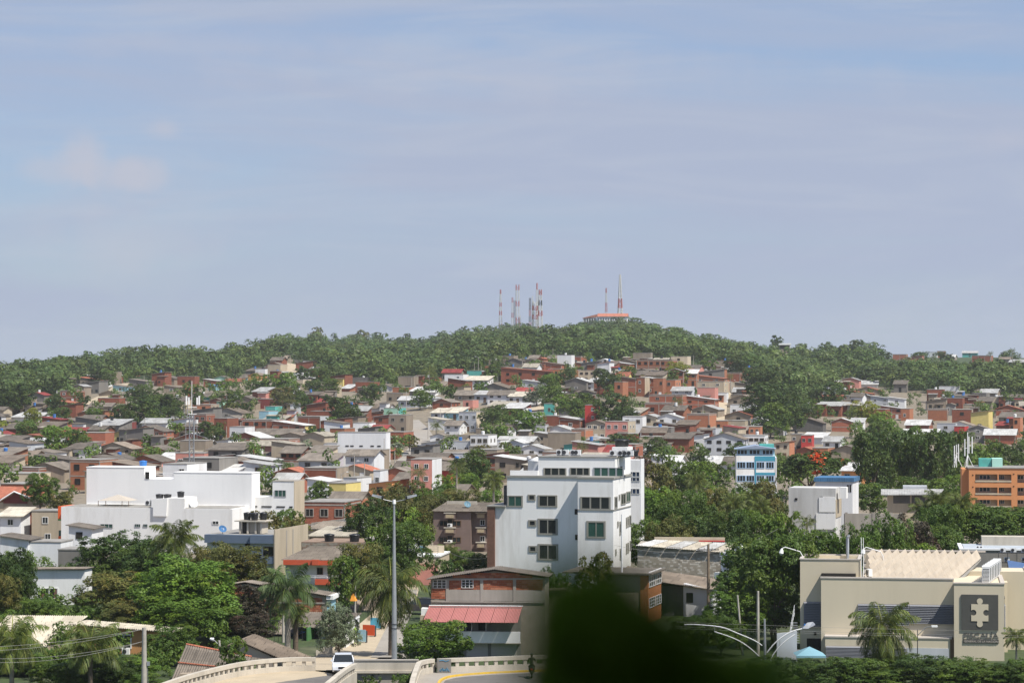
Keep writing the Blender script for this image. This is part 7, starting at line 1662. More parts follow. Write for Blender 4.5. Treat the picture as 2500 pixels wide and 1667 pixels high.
def upole(px, ytop, ybase, lab=None, D=None, m=None, r=.13, cross=False, lean=0, z0=None, lamp=False):
    if D is None:
        D = 200
        while D < 2600 and topx(((px - CX) / F * D, D, tz((px - CX) / F * D, D)))[1] > ybase: D *= 1.004
    X = (px - CX) / F * D; z = tz(X, D) if z0 is None else z0; h = pt(px, ytop, D).z - z; o = empty('utility_pole', (X, D, z)); MB().tube([(lean, 0, -.5), (0, 0, h)], [r * 1.25, r * .8], 8).build('pole', m or pole_c, o)
    if cross: MB().box(-1.1, 1.1, -.08, .04, h - .6, h - .5).build('crossarm', dsteel, o); [MB().tube([(x, 0, h - .5), (x, 0, h - .33)], .05, 6).build('insulator', conc_l, o) for x in (-1, -.4, .4, 1)]
    if lamp: MB().tube([(0, 0, h - .5), (.7 * lamp, -.3, h + .25), (1.2 * lamp, -.5, h + .3)], .035, 5).build('arm', steel, o); MB().box(min(1.1 * lamp, 1.6 * lamp), max(1.1 * lamp, 1.6 * lamp), -.62, -.38, h + .26, h + .4).build('lamp_head', white_p, o)
    if lab: tag(o, lab, 'pole', 'utility poles')
    else: auto(o, 'pole with crossarm' if cross else 'lamp pole' if lamp else 'thin utility pole', 'pole', 'utility poles', px, ytop)
    return o
up = upole(353, 1531, 1700, 'thick concrete utility pole at the lower left carrying the wires', D=196, r=.2, z0=0)
o = up; MB().box(.2, .42, -.1, .1, 3.2, 3.5).build('junction_box', steel, o); MB().tube([(.24, 0, 3.2), (.3, 0, 1.6), (.25, 0, 0)], .02, 4).build('cable', steel, o)
o = empty('street_lamp', pt(535, 1640, 216), 0, 'small old street lamp on a short leaning pole by the bridge rail', 'street lamp'); o.location.z = 0; hz_ = pt(535, 1562, 216).z; MB().tube([(.1, 0, 0), (0, 0, hz_)], [.13, .1], 8).build('pole', pole_c, o); MB().tube([(0, 0, hz_ - .4), (-.3, 0, hz_ - .1), (-.5, 0, hz_ + .1)], .03, 5).build('arm', steel, o); MB().tube([(-.75, 0, hz_ + .12), (-.45, 0, hz_ + .05)], [.1, .16], 10).build('lamp_head', white_p, o)
upole(1729, 1328, 1490, 'wooden pole with transformer insulators before the white facade', D=266, m=wood, r=.15, cross=True, z0=0); upole(1800, 1452, 1580, 'thin slanting pole left of the mossy one in the grove', D=232, m=pole_c, r=.09, lean=.5, z0=0); upole(1850, 1442, 1575, 'mossy grey pole in front of the dark grove', D=231, m=pole_c, r=.13, z0=0)
upole(813, 1365, 1450, 'leaning wooden pole before the orange-red balcony', D=284, m=wood, r=.08, lean=.5, z0=0, cross=False); upole(868, 1425, 1550, 'slim pole beside the street behind the flowering tree', D=256, m=pole_c, r=.07, z0=0); upole(1518, 1255, 1440, 'white post in front of the right wall of the apartment building', D=262, m=white_p, r=.09, z0=0)
upole(692, 1500, 1600, 'short grey post touching the royal palm', D=243, m=pole_c, r=.12, z0=0); upole(2239, 1536, 1650, 'thin dark lamp post among the shrubs before the cream building', D=222, m=dsteel, r=.04, z0=0, lamp=1)
for (px, yt, yb, k) in ((865, 1103, 1200, 'c'), (890, 1128, 1198, 'l'), (833, 1155, 1195, 'l'), (930, 1150, 1180, 'l'), (856, 1245, 1285, 'l'), (923, 1095, 1155, 'c'), (938, 1070, 1150, 'n'), (964, 1100, 1160, 'n'), (1045, 1020, 1078, 'n'), (1075, 998, 1050, 'n'), (992, 955, 1020, 'n'), (972, 995, 1030, 'n'), (843, 1008, 1036, 'l'), (1168, 872, 918, 'l'), (1158, 886, 918, 'n'), (1175, 893, 918, 'n'), (1005, 922, 958, 'n'), (1011, 928, 958, 'n'), (943, 930, 950, 'n'), (951, 938, 950, 'n'), (1350, 850, 882, 'n'), (1180, 1045, 1085, 'n'), (1318, 1068, 1108, 'n'), (1469, 1023, 1075, 'l'), (1488, 1026, 1075, 'n'), (1480, 1018, 1070, 'c'), (1716, 990, 1038, 'n'), (1693, 868, 900, 'c'), (1733, 880, 895, 'n'), (1773, 935, 960, 'l'), (1785, 930, 962, 'l'), (1646, 1100, 1130, 'n'), (1832, 1020, 1042, 'n'), (2363, 1048, 1085, 'c'), (2302, 980, 1000, 'n'), (2154, 872, 898, 'c'), (2266, 875, 900, 'n'), (72, 980, 1012, 'c'), (43, 927, 940, 'c'), (231, 889, 909, 'n'), (241, 888, 912, 'n'), (244, 886, 910, 'n'), (332, 903, 926, 'n'), (352, 918, 942, 'n'), (367, 996, 1036, 'n'), (354, 1018, 1072, 'c'), (295, 1052, 1080, 'n'), (402, 1056, 1078, 'n'), (409, 1052, 1078, 'n'), (488, 952, 985, 'l'), (524, 968, 990, 'n'), (688, 868, 895, 'n'), (695, 872, 895, 'n'), (709, 868, 892, 'n'), (553, 1040, 1068, 'n'), (587, 1030, 1060, 'n'), (661, 1020, 1055, 'c'), (736, 1080, 1122, 'l'), (495, 1072, 1098, 'c'), (514, 1070, 1098, 'n'), (455, 1090, 1130, 'n'), (646, 990, 1022, 'n'), (798, 1140, 1178, 'l'), (812, 1020, 1042, 'n'), (1115, 898, 925, 'n'), (1330, 862, 880, 'n'), (2470, 1102, 1130, 'n'), (170, 1108, 1150, 'n'), (70, 1090, 1130, 'l')):
    upole(px, yt, yb, cross=k == 'c', lamp=(1 if px % 2 else -1) if k == 'l' else False, r=.1)
wire = mat('wire', (.3, .29, .27), rough=.6)
def cable(name, a, b, sag, lab, r=.016, n=14):
    a, b = Vector(a), Vector(b); P = [a.lerp(b, i / n) - Vector((0, 0, sag * 4 * (i / n) * (1 - i / n))) for i in range(n + 1)]; o = MB().tube([p - a for p in P], r, 4).build(name, wire, None, a); tag(o, lab, 'cable', 'overhead cables'); return o
for i, (dz, lab) in enumerate(((0, 'upper long white cable crossing in front of the cream building'), (-.35, 'middle long cable crossing in front of the cream building'), (-.5, 'lowest long cable crossing in front of the cream building'))):
    cable('overhead_cable', pt(1650, 1517, 206) + Vector((0, 0, dz)), pt(2620, 1541, 206) + Vector((0, 0, dz)), .15, lab, .008)
for i, lab in enumerate(('topmost wire running left from the concrete pole', 'second wire running left from the concrete pole', 'third wire running left from the concrete pole', 'lowest wire running left from the concrete pole')):
    cable('overhead_cable', pt(353, 1534 + (i > 1) * 30, 196), pt(-60, 1580 + i * 9 + (i > 1) * 8, 190), .25 + i * .1, lab, .012)
for a, b, lab in (((813, 1370, 284), (868, 1430, 256), 'cable between the leaning wooden pole and the street pole'), ((1729, 1345, 266), (1500, 1330, 262), 'cable from the wooden pole to the apartment building'), ((1729, 1350, 266), (1900, 1290, 300), 'cable from the wooden pole into the grove'), ((1092, 1345, 310), (1186, 1362, 300), 'thin cable reaching the brown end wall of the white building')): cable('overhead_cable', pt(*a), pt(*b), .4, lab, .012)
# ------------------------------------------------------------------ masts
def lattice(px, yt, yb, wp0, wp1, D, bands, lab, solid=False, z0=None, name='radio_mast'):
    X = (px - CX) / F * D; zb = pt(px, yb, D).z; zt_ = pt(px, yt, D).z; h = zt_ - zb; w0, w1 = wp0 * D / F / 2, wp1 * D / F / 2; o = empty(name, (X, D, zb), R(12), lab, 'radio mast', 'radio masts on the hill'); r = max(.09, w0 * .16)
    nb = len(bands)
    for i, c in enumerate(bands):
        z_0, z_1 = h * i / nb, h * (i + 1) / nb - .01; a0, a1 = w0 + (w1 - w0) * i / nb, w0 + (w1 - w0) * (i + 1) / nb; m = MB()
        if solid and i >= nb - solid: m.tube([(0, 0, z_0), (0, 0, z_1)], max(a1, .5), 8); m.build('section', red_p if c == 'r' else mast_w, o); continue
        cn = ((-1, -1), (1, -1), (1, 1), (-1, 1)); ns = max(1, int((z_1 - z_0) / max(1.6 * a0 * 2, .8)))
        for x, y in cn: m.tube([(x * a0, y * a0, z_0), (x * a1, y * a1, z_1)], r, 4)
        for k in range(ns):
            za, zc = z_0 + (z_1 - z_0) * k / ns, z_0 + (z_1 - z_0) * (k + 1) / ns; fa_, fb_ = a0 + (a1 - a0) * k / ns, a0 + (a1 - a0) * (k + 1) / ns
            for q in range(4): (x0, y0), (x1, y1) = cn[q], cn[(q + 1) % 4]; m.tube([(x0 * fa_, y0 * fa_, za), (x1 * fb_, y1 * fb_, zc)], r * .6, 3); m.tube([(x0 * fa_, y0 * fa_, za), (x1 * fa_, y1 * fa_, za)], r * .6, 3)
        m.build('section', red_p if c == 'r' else mast_w if c == 'w' else steel if name == 'phone_mast' else dsteel, o)
    return o
lattice(1222, 707, 800, 7, 2, 2790, 'rwwrwrww'[::1] + 'r', 'leftmost thin striped mast on the hill crest'); lattice(1251, 726, 800, 4, 2.5, 2780, 'wwrwwr', 'short striped mast beside the double-legged one'); lattice(1256, 733, 800, 3, 3, 2800, 'gggg', 'dark grey short mast between two striped ones'); lattice(1263.5, 695, 800, 7, 7, 2770, 'rwrwr'[0:1] + 'rwwrwwr', 'broad red and white ladder-like mast, third from the left'); lattice(1270, 770, 800, 3, 2, 2770, 'rw', 'stubby mast right of the ladder-like one')
lattice(1294, 727, 815, 5, 3, 2760, 'grgrgg', 'dark-legged mast at the left of the dense cluster'); lattice(1300, 722, 815, 3, 2, 2760, 'wwww', 'thin white mast inside the dense cluster'); lattice(1307, 735, 822, 14, 11, 2740, 'wrwwrwrw'[::1], 'widest lattice tower in the dense cluster'); lattice(1311, 691, 822, 5, 3.4, 2750, 'rwwrwwwr', 'tall mast with a solid dark red top', solid=1); lattice(1319, 707, 822, 11, 5, 2730, 'wrwwrwgwr', 'right-hand tapering tower of the dense cluster'); lattice(1323, 795, 840, 9, 7, 2600, 'wrww', 'low red and white tower base below the cluster')
lattice(1480, 703, 785, 5, 2, 2780, 'wwrrwwr', 'slender mast behind the hilltop convent'); lattice(1514, 670, 810, 13, 2, 2740, 'wrwwwrrwwwww', 'tallest red and white tower beside the hilltop convent')
# phone mast among the houses
o = lattice(468, 1012, 1175, 12, 10, 560, 'gggggggg', 'grey lattice phone mast rising behind the white warehouse', name='phone_mast'); o['group'] = 'phone masts'; D = 560; k_ = D / F
pzb = pt(468, 1175, D).z; rel = lambda px, py: ((px - 468) * k_, 0, pt(468, py, D).z - pzb)
for i in range(18): z = rel(468, 1170 - i * 8)[2]; MB().box(-.42, .42, -.42, .42, z, z + .07).build('platform', steel, o) if i % 3 == 0 else None
MB().tube([(0, 0, rel(468, 1012)[2]), (.05, 0, rel(468, 930)[2])], .07, 6).build('lightning_rod', white_p, o)
for px in (455, 461, 481, 486): a = rel(px, 988); MB().box(a[0] - .16, a[0] + .16, -.5, -.35, a[2], rel(px, 966 if px in (455, 486) else 970)[2]).build('antenna_panel', white_p, o)
for py in (994, 1011): z = rel(468, py)[2]; MB().box(rel(459, py)[0], rel(480, py)[0], -.35, -.25, z, z + .12).build('crossbar', white_p, o)
for px, y0, y1 in ((454, 1020, 1074), (450, 982, 1010), (458, 988, 1022), (475, 1028, 1072), (481, 1038, 1074), (468, 975, 1030)): MB().tube([rel(px, y1), rel(px, y0)], .06, 5).build('rod', steel, o)
for py in (1035, 1045, 1059): z = rel(468, py)[2]; MB().box(rel(452, py)[0], rel(481, py)[0], -.05, .05, z, z + .08).build('crossbar', steel, o)
# phone antennas on the orange block
for (px, base_y, top_y, lab, arms) in ((2337, 1150, 1085, 'left rooftop phone antenna cluster on the orange block', (-5, 5)), (2364, 1150, 1055, 'right and taller rooftop phone antenna cluster on the orange block', (-7, 3, 11))):
    b = ob.P(ob.X(px), 4, ob.Z(1143)); o = empty('phone_antenna', b, 0, lab, 'antenna', 'rooftop antennas'); kk = 398 / F; H = pt(px, top_y, 402).z - b.z; MB().tube([(0, 0, 0), (0, 0, H)], .07, 6).build('mast', white_p, o)
    for a in (0, 2.1, 4.2): MB().tube([(.9 * math.cos(a), .9 * math.sin(a), 0), (0, 0, 1.9)], .05, 5).build('leg', white_p, o)
    for i, dx in enumerate(arms): z = H * (.62 if i else .55); MB().tube([(dx * kk, 0, z - 1.2), (dx * kk, 0, z + 1.4)], .09, 6).build('antenna_panel', white_p, o); MB().tube([(0, 0, z), (dx * kk, 0, z)], .04, 5).build('arm', white_p, o)
# convent on the hill top
S = Site('convent', 1423, 1530, 2700, -6, z0=pt(1480, 800, 2700).z, label='long white hilltop convent with terracotta roof', cat='convent'); S.root.location.x = (1423 - CX) / F * 2700; S.root.location.z = S.z0
MB().box(S.X(1462), S.w, 0, 16, -4, S.Z(773)).build('wall', W['W'], S.root); MB().box(0, S.X(1462) - .003, 3, 14, -4, S.Z(776)).build('left_wing', W['G'], S.root); MB().box(S.X(1455), S.X(1460), 1, 3, -4, S.Z(774)).build('white_bay', white_p, S.root)
MB().prismx([(-1, S.Z(773)), (17, S.Z(773)), (8, S.Z(765))], S.X(1458), S.w + 1).build('roof', RF['t'], S.root); MB().prism([(-.5, S.Z(777)), (S.X(1458) - .01, S.Z(774)), (S.X(1458) - .01, S.Z(767)), (-.5, S.Z(776))], 1, 15).build('roof', RF['t'], S.root)
for i in range(6): MB().box(S.X(1424 + i * 6), S.X(1424 + i * 6) + .6, 1.5, 2, -4, S.Z(777)).build('column', white_p, S.root)
for i in range(9): MB().box(S.X(1466 + i * 6), S.X(1466 + i * 6) + 1, -.1, -.003, S.Z(782), S.Z(777)).build('window', dark, S.root)
S = Site('house', 1903, 1930, 1500, -4, z0=pt(1915, 855, 1500).z, label='small pale two-level house standing high among the skyline trees', cat='house'); S.root.location.z = S.z0; MB().box(0, S.w, 0, 6, -4, S.Z(842)).build('wall', W['K'], S.root); MB().box(-.4, S.w + .4, -1, 6.4, S.Z(842) + .003, S.Z(838)).build('roof', white_p, S.root); MB().box(.5, S.w - 1, -.06, -.003, S.Z(850), S.Z(844)).build('window', dark, S.root); MB().box(S.w - .5, S.w, -.8, -.5, -4, S.Z(842)).build('column', white_p, S.root)
for (a, b, r, w_, lab) in ((1211, 1224, 823, 'K', 'tiny brown shack nearest the left below the masts'), (1231, 1256, 821, 'P', 'long pale shack below the ladder-like mast'), (1263, 1275, 825, 'W', 'small white shack below the mast cluster'), (1190, 1202, 838, 'W', 'tiny white-roofed shack lowest below the masts'), (1352, 1374, 836, 'O', 'orange brick shack on the wooded slope right of the masts'), (1080, 1100, 826, 'L', 'pale shack in the woods left of the masts'), (1137, 1148, 829, 'W', 'white speck of a shack between the woods and the masts'), (1130, 1150, 840, 'W', 'white-roofed shack lower left of the masts')):
    D = 2300; X = ((a + b) / 2 - CX) / F * D; z = pt((a + b) / 2, r, D).z; w = (b - a) * D / F; root = empty('house', (X, D, z - 3.2), R(-10), lab, 'house', 'shacks on the wooded hill'); MB().box(-w / 2, w / 2, 0, 6, -6, 3).build('wall', W[w_], root); MB().slab((-w / 2 - .4, -.5, 3.1), (w / 2 + .4, -.5, 3.1), (w / 2 + .4, 6, 4), (-w / 2 - .4, 6, 4), .2).build('roof', RF['w'], root)
# ------------------------------------------------------------------ vehicles and people
tyre = mat('tyre', (.02, .02, .02), rough=.9)
def car(loc, rz, col, lab, sc=1.0, kind='sedan', detail=True):
    o = empty('parked_car' if not detail else 'car', loc, rz, lab, 'car', 'cars on the streets'); pm = mat('car_paint_%d' % int(col[0] * 999 + col[2] * 77), col, rough=.3, spec=.6, coat=.6); L2, Wd = 2.1, .86
    pr = [(-2.08, .32), (-2.0, .28), (2.0, .28), (2.1, .42), (2.08, .66), (1.95, .82), (1.0, .92), (.3, 1.4), (-.95, 1.44), (-1.7, 1.0), (-2.05, .9)] if kind == 'sedan' else [(-2.1, .3), (2.0, .28), (2.1, .5), (2.02, .8), (1.2, .98), (.55, 1.5), (-1.95, 1.56), (-2.12, 1.0)]
    # body: lower shell with tapered greenhouse; x forward
    lo = [p for p in pr if p[1] <= 1.0]; hi = [p for p in pr if p[1] > .85]
    m = MB(); n = len(lo); m.add([(x, -Wd, z) for x, z in lo] + [(x, Wd, z) for x, z in lo], [tuple(range(n)), tuple(range(2 * n - 1, n - 1, -1))] + [((i + 1) % n, i, n + i, n + (i + 1) % n) for i in range(n)]); b = m.build('body', pm, o)
    n = len(hi); wt = lambda z: Wd * .97 - max(0, z - .92) * .36; m = MB(); m.add([(x * .985, -wt(z), z) for x, z in hi] + [(x * .985, wt(z), z) for x, z in hi], [tuple(range(n)), tuple(range(2 * n - 1, n - 1, -1))] + [((i + 1) % n, i, n + i, n + (i + 1) % n) for i in range(n)]); m.build('windows', glass, o)
    zt_ = max(p[1] for p in pr); xr = [p[0] for p in hi if p[1] > 1.3]; MB().box(min(xr) + .05, max(xr) - .05, -wt(zt_) - .01, wt(zt_) + .01, zt_ - .02, zt_ + .035).build('roof', pm, o)
    for x in (-1.28, 1.3):
        for s in (-1, 1): w = MB().tube([(x, s * (Wd - .2), .31), (x, s * (Wd + .02), .31)], .31, 16).build('wheel', tyre, o); MB().tube([(x, s * (Wd + .0), .31), (x, s * (Wd + .03), .31)], .18, 12).build('rim', steel, w)
    if detail:
        for s in (-1, 1):
            MB().add([(2.02, s * .45, .6), (2.02, s * .8, .58), (1.9, s * .84, .76), (2.0, s * .45, .74), (2.1, s * .45, .6), (2.08, s * .78, .58), (1.97, s * .86, .76), (2.06, s * .45, .74)], [(0, 1, 2, 3), (7, 6, 5, 4), (0, 4, 5, 1), (1, 5, 6, 2), (2, 6, 7, 3), (3, 7, 4, 0)]).build('headlight', mat('headlight', (.6, .65, .7), rough=.15), o); MB().box(.55, .75, s * .9 - .1, s * .9 + .1, .95, 1.08).build('wing_mirror', pm, o)
        MB().box(2.085, 2.11, -.4, .4, .5, .68).build('grille', black, o); MB().box(2.1, 2.125, -.25, .25, .36, .46).build('number_plate', white_p, o); MB().box(2.05, 2.115, -.75, .75, .3, .36).build('bumper_lip', black, o)
        for s in (-1, 1): MB().add([(.97, s * .8, .93), (.93, s * .8, .93), (.3, s * .68, 1.42), (.35, s * .68, 1.42), (.97, s * .86, .93), (.93, s * .86, .93), (.3, s * .74, 1.41), (.35, s * .74, 1.41)], [(0, 1, 2, 3), (7, 6, 5, 4), (0, 4, 5, 1), (1, 5, 6, 2), (2, 6, 7, 3), (3, 7, 4, 0)]).build('pillar', pm, o)
    o.scale = (sc,) * 3; return o
p = gp(838, 1640, DZ + .06); car(p, R(-86), (.72, .74, .77), 'white saloon car coming down the bridge ramp', .92)
for (px, py, c, lab, rz, k) in ((862, 1200, (.35, .02, .04), 'dark red car parked on the far street', 20, 'hatch'), (874, 1190, (.02, .025, .04), 'black car parked behind the dark red one', 20, 'hatch'), (990, 1118, (.4, .4, .38), 'silver car on the steep street', 75, 'sedan'), (1024, 1100, (.7, .7, .7), 'white van parked by the blue awnings', 70, 'hatch'), (2175, 1110, (.7, .7, .7), 'white car parked beside the big dark trees', 5, 'sedan')):
    D = 200
    while topx(((px - CX) / F * D, D, tz((px - CX) / F * D, D)))[1] > py: D *= 1.003
    X = (px - CX) / F * D; car((X, D, tz(X, D) + .12), R(rz), c, lab, 1.0, k, False)
car(gp(1026, 1496, .1), R(170), (.02, .02, .025), 'black car parked at the far end of the sandy street', 1, 'hatch', False)
skin_m = mat('skin', (.3, .16, .1), rough=.6); cl1 = mat('shirt_green', (.2, .3, .06)); cl2 = mat('clothes_dark', (.03, .025, .025)); redc = mat('tail_light', (.5, .02, .01))
def skinned(name, verts, edges, radii, m, parent):
    me = bpy.data.meshes.new(name); me.from_pydata(verts, edges, []); o = bpy.data.objects.new(name, me); C.objects.link(o); o.parent = parent; me.materials.append(m); md = o.modifiers.new('skin', 'SKIN'); sv_ = me.skin_vertices[0].data
    for i, r in enumerate(radii): sv_[i].radius = (r, r * .8) if not isinstance(r, tuple) else r
    sv_[0].use_root = True; ms_ = o.modifiers.new('sub', 'SUBSURF'); ms_.levels = 1; ms_.render_levels = 1; md.use_smooth_shade = True; return o
def person(loc, rz, shirt, trou, lab, sit=False):
    o = empty('person', loc, rz, lab, 'person')
    if not sit: L_ = [((0, .1, .93), .1), ((.02, .1, .5), .065), ((-.02, .1, .1), .045), ((.1, .1, .03), .04)]; hip = .95
    else: L_ = [((0, .12, .86), .11), ((.38, .17, .8), .08), ((.3, .17, .42), .055), ((.42, .17, .38), .04)]; hip = .88
    V = [(0, 0, hip), (0, 0, hip + .25), (0.01 if not sit else .08, 0, hip + .48), (0.02 if not sit else .12, 0, hip + .6), (.03 if not sit else .14, 0, hip + .76)]; rr = [.14, .13, .15, .06, .105]; E = [(0, 1), (1, 2), (2, 3), (3, 4)]
    for s in (-1, 1):
        b = len(V); V += [(p[0], p[1] * s, p[2]) for p, _ in L_]; rr += [r for _, r in L_]; E += [(0, b)] + [(b + i, b + i + 1) for i in range(3)]
        b = len(V); sh = V[2]; A = [(sh[0], s * .2, hip + .5), (sh[0] + (.0 if not sit else .25), s * .26, hip + .25), (sh[0] + (.05 if not sit else .5), s * .24, hip + (.02 if not sit else .22))]; V += A; rr += [.06, .045, .035]; E += [(2, b), (b, b + 1), (b + 1, b + 2)]
    skinned('body', V, E, rr, shirt, o); hd = V[4]
    MB().tube([(hd[0], 0, hd[2] - .1), (hd[0], 0, hd[2]), (hd[0], 0, hd[2] + .1)], [.06, .085, .06], 10).build('head', skin_m, o); MB().tube([(hd[0] - .02, 0, hd[2] + .01), (hd[0] - .02, 0, hd[2] + .08), (hd[0] - .02, 0, hd[2] + .13)], [.1, .1, .05], 10).build('hair', black, o); MB().tube([(0, 0, hip - .12), (0, 0, hip + .06)], [.16, .16], 10).build('trousers', trou, o); return o
person(gp(868, 1572, 0.08), R(-60), cl1, cl2, 'pedestrian in a yellow-green top standing on the sandy street edge')
person(gp(1000, 1483, .08), R(-90), cl2, cl2, 'pedestrian in dark clothes near the far end of the street')
mp_ = gp(1298, 1652, DZ + .08); o = empty('motorcycle', mp_, R(90), 'dark motorcycle seen from behind on the right ramp', 'motorcycle')
for x in (-.65, .65): MB().tube([(x, -.05, .3), (x, .05, .3)], .3, 18).build('wheel', tyre, o)
MB().tube([(-.55, 0, .62), (-.1, 0, .72), (.35, 0, .8)], [.12, .16, .15], 8).build('tank_and_seat', black, o); MB().tube([(.65, 0, .3), (.45, 0, .95)], .04, 6).build('fork', steel, o); MB().tube([(.42, -.35, 1.0), (.45, 0, .95), (.42, .35, 1.0)], .02, 6).build('handlebar', steel, o); MB().box(-.2, .35, -.12, .12, .28, .6).build('engine', dsteel, o); MB().box(-.78, -.7, -.09, .09, .6, .7).build('tail_light', redc, o)
person(mp_ + Vector((0, .1, -.05)), R(90), cl2, cl2, 'rider in dark clothing sitting on the motorcycle', True)
# street clutter: sign boards, awnings, umbrella
def board(px, py, w, h, c, lab, rz=-20): p = gp(px, py, .06); o = empty('sign_board', p, R(rz), lab, 'sign board', 'boards along the sandy street'); bx('panel', c, o, -w / 2, w / 2, -.03, .03, .1, h); MB().box(-w / 2, -w / 2 + .06, .03, .4, 0, h * .9).build('leg', dsteel, o); MB().box(w / 2 - .06, w / 2, .03, .4, 0, h * .9).build('leg', dsteel, o)
board(882, 1568, .9, 1.2, W['A'], 'grey-blue board standing on the sandy street'); board(900, 1553, 1.2, 1.1, mat('board_red', (.6, .09, .03)), 'red and yellow board beside the street edge'); board(916, 1535, 1.0, 1.1, mat('board_sky', (.12, .45, .65)), 'bright light blue awning-like board up the street')
o = empty('kiosk_roof', gp(861, 1540, 0), R(-15), 'orange and yellow pointed stall roof behind the flowering tree', 'stall'); MB().add([(-.28, 0, 2.9), (.28, 0, 2.9), (.28, .6, 2.9), (-.28, .6, 2.9), (-.1, .3, 3.8)], [(0, 1, 4), (1, 2, 4), (2, 3, 4), (3, 0, 4)]).build('roof', mat('stall_orange', (.75, .3, .04)), o); MB().tube([(0, .6, 0), (0, .6, 3)], .05).build('post', steel, o)
for (px, py, r, c, lab, D) in ((990, 1082, 1.6, 'R', 'red market umbrella by the steep street', 790), ((978), 1103, 1.5, 'Y', 'yellow market umbrella below the red one', 770)):
    z = tz((px - CX) / F * D, D); o = empty('umbrella', pt(px, py, D), 0, lab, 'umbrella'); MB().tube([(0, 0, -.1), (0, 0, .6)], [r, .05], 8).build('canopy', W[c], o); MB().tube([(0, 0, z - o.location.z), (0, 0, .5)], .04).build('pole', steel, o)
# ------------------------------------------------------------------ the branch close to the lens, in the shade of an unseen balcony added to darken it
nearleaf = leaf_mat('leaf_near', (.24, .4, .045), .4, 0)
br = empty('potted_branch', pt(1500, 1900, .9), 0, 'very dark blurred leafy branch close to the camera at the bottom', 'branch'); g = np.random.RandomState(8); V = []; T = []
lob = [(1430, 1540, 110, 150, 1.05), (1370, 1515, 75, 105, 1.1), (1500, 1520, 90, 115, 1.12), (1560, 1560, 100, 105, 1.08), (1640, 1620, 110, 95, 1.1), (1760, 1680, 100, 75, 1.12), (1840, 1740, 90, 70, 1.1), (1790, 1650, 130, 60, 1.3), (1375, 1640, 95, 130, 1.05), (1500, 1680, 130, 140, 1.1), (1620, 1720, 150, 120, 1.12), (1450, 1445, 50, 60, 1.0), (1500, 1850, 170, 150, 1.1), (1350, 1760, 60, 110, 1.1)]
loc0 = np.array(br.location)
for (px, py, rx, ry, D) in lob:
    D -= .2; n = int(rx * ry / 26); 
    for i in range(n):
        a = g.uniform(0, 6.28); q = g.uniform(0, 1) ** .72 * 1.12; p = np.array(pt(px + rx * q * math.cos(a), py + ry * q * math.sin(a), D + g.uniform(-.05, .07))) - loc0; u = g.normal(size=3); u /= np.linalg.norm(u); v = np.cross(u, g.normal(size=3)); v /= np.linalg.norm(v); s = g.uniform(.004, .008)
        V += [p - u * s, p - v * s * .6, p + u * s, p + v * s * .6]
V = np.array(V); link('leaves', np_mesh('leaves', V, quads(len(V) // 4), nearleaf, np.full((len(V), 4), .5) * np.array([1, 0, 0, 2])), br); MB().tube([(0, 0, -.05), (.004, 0, .03), (-.006, 0, .06)], [.004, .003, .002], 6).build('stem', fr_b, br)
shade_balcony = empty('balcony', (0, 0, CAMZ), 0, 'unseen balcony added to shade the near branch', 'balcony'); MB().box(-6, 6, -5, 2.2, 1.5, 1.8).build('shade_ceiling', W['C'], shade_balcony); MB().box(-6, 6, -5, -4.7, -2, 1.497).build('back_wall', W['C'], shade_balcony); MB().box(-6, 6, -4.69, 1.0, -1.8, -1.6).build('floor_slab', conc, shade_balcony)  # slab and walls out of view, added to keep sun off the near leaves
MB().box(2.6, 2.9, -4.69, 2.2, -1.6, 1.497).build('side_wall', W['C'], shade_balcony)

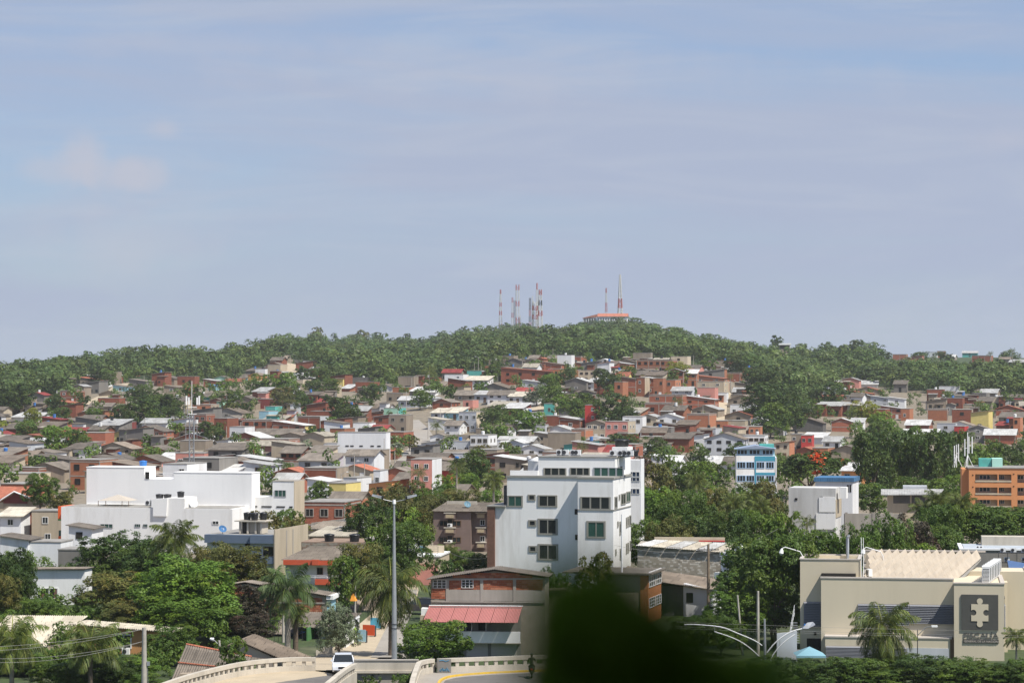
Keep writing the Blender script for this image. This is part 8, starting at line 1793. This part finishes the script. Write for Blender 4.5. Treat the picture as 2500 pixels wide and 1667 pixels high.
# water tanks standing on some of the roofs
cands = [q for q in HOUSES if 900 < q[3] and q[4] < 1000]; rnd.shuffle(cands)
for (a, b, c, d_, DD, root) in cands[:34]:
    rf_ = [c for c in SC.objects if c.parent == root and c.name.startswith('roof')]
    if not rf_ or root.name == R0.name: continue
    bb = [Vector(v) for v in rf_[0].bound_box]; zt_ = max(v.z for v in bb); yy = max(v.y for v in bb) * .5; zlo = min(v.z for v in bb); x = rnd.uniform(-1.5, 1.5)
    p = root.matrix_world if False else None; loc = root.location + Vector((x * math.cos(root.rotation_euler.z) - yy * math.sin(root.rotation_euler.z), x * math.sin(root.rotation_euler.z) + yy * math.cos(root.rotation_euler.z), (zt_ if zt_ - zlo < .3 else zlo + (zt_ - zlo) * .45)))
    tank(loc, .5, .95, rnd.choice([black, blue_p, white_p, blue_p]), px=(a + b) / 2, py=c - 6, group='water tanks on the hillside houses')
# ------------------------------------------------------------------ each label names the landmark it stands by
LM = [('the three-storey white block', 885, 1085), ('the lattice phone mast', 468, 1050), ('the red corner house', 1441, 1010), ('the blue-and-white glazed block', 1843, 1130), ('the upper left dirt road', 250, 970),
      ('the upper dirt track', 703, 900), ('the orange apartment block', 2430, 1185), ('the white apartment building', 1330, 1250), ('the long white warehouse', 370, 1230), ('the steep concrete street', 1010, 1110),
      ('the long brick hillside block', 1290, 915), ('the brick school block', 1600, 890), ('the white chapel-like house', 1162, 935), ('the brown apartment block', 1120, 1290), ('the yellow wall house', 2395, 1020),
      ('the big red-blossomed tree', 1975, 1120), ('the stained white block', 1985, 1250), ('the turquoise ridge house', 2368, 862), ('the hilltop convent', 1480, 775), ('the striped radio masts', 1300, 760), ('the salmon terrace', 1480, 1055), ('the cream government building', 2200, 1480), ('the red-tiled roofs', 40, 1225), ('the bridge ramp', 850, 1620)]
def make_labels():
    by = {}
    for o, desc, px, py in AUTO:
        n, lx, ly = min(LM, key=lambda q: math.hypot(px - q[1], (py - q[2]) * 1.3)); dx, dy = px - lx, (py - ly) * 1.3
        dr = ('left of' if dx < 0 else 'right of') if abs(dx) > 1.6 * abs(dy) else (('above' if dy < 0 else 'below') if abs(dy) > 1.6 * abs(dx) else ('up-left of' if dx < 0 and dy < 0 else 'up-right of' if dy < 0 else 'down-left of' if dx < 0 else 'down-right of'))
        by.setdefault((desc, dr, n), []).append((math.hypot(dx, dy), o))
    od = ['nearest', 'second', 'third', 'fourth', 'fifth', 'sixth', 'seventh', 'eighth', 'ninth', 'tenth', 'eleventh', 'twelfth', 'thirteenth', 'fourteenth', 'fifteenth']
    for (desc, dr, n), lst in by.items():
        lst.sort(key=lambda q: q[0])
        for i, (_, o) in enumerate(lst):
            pre = '' if len(lst) == 1 else ', ' + od[min(i, 14)]
            o['label'] = f'{desc}{pre} {dr} {n}' if pre else f'{desc} {dr} {n}'
make_labels()
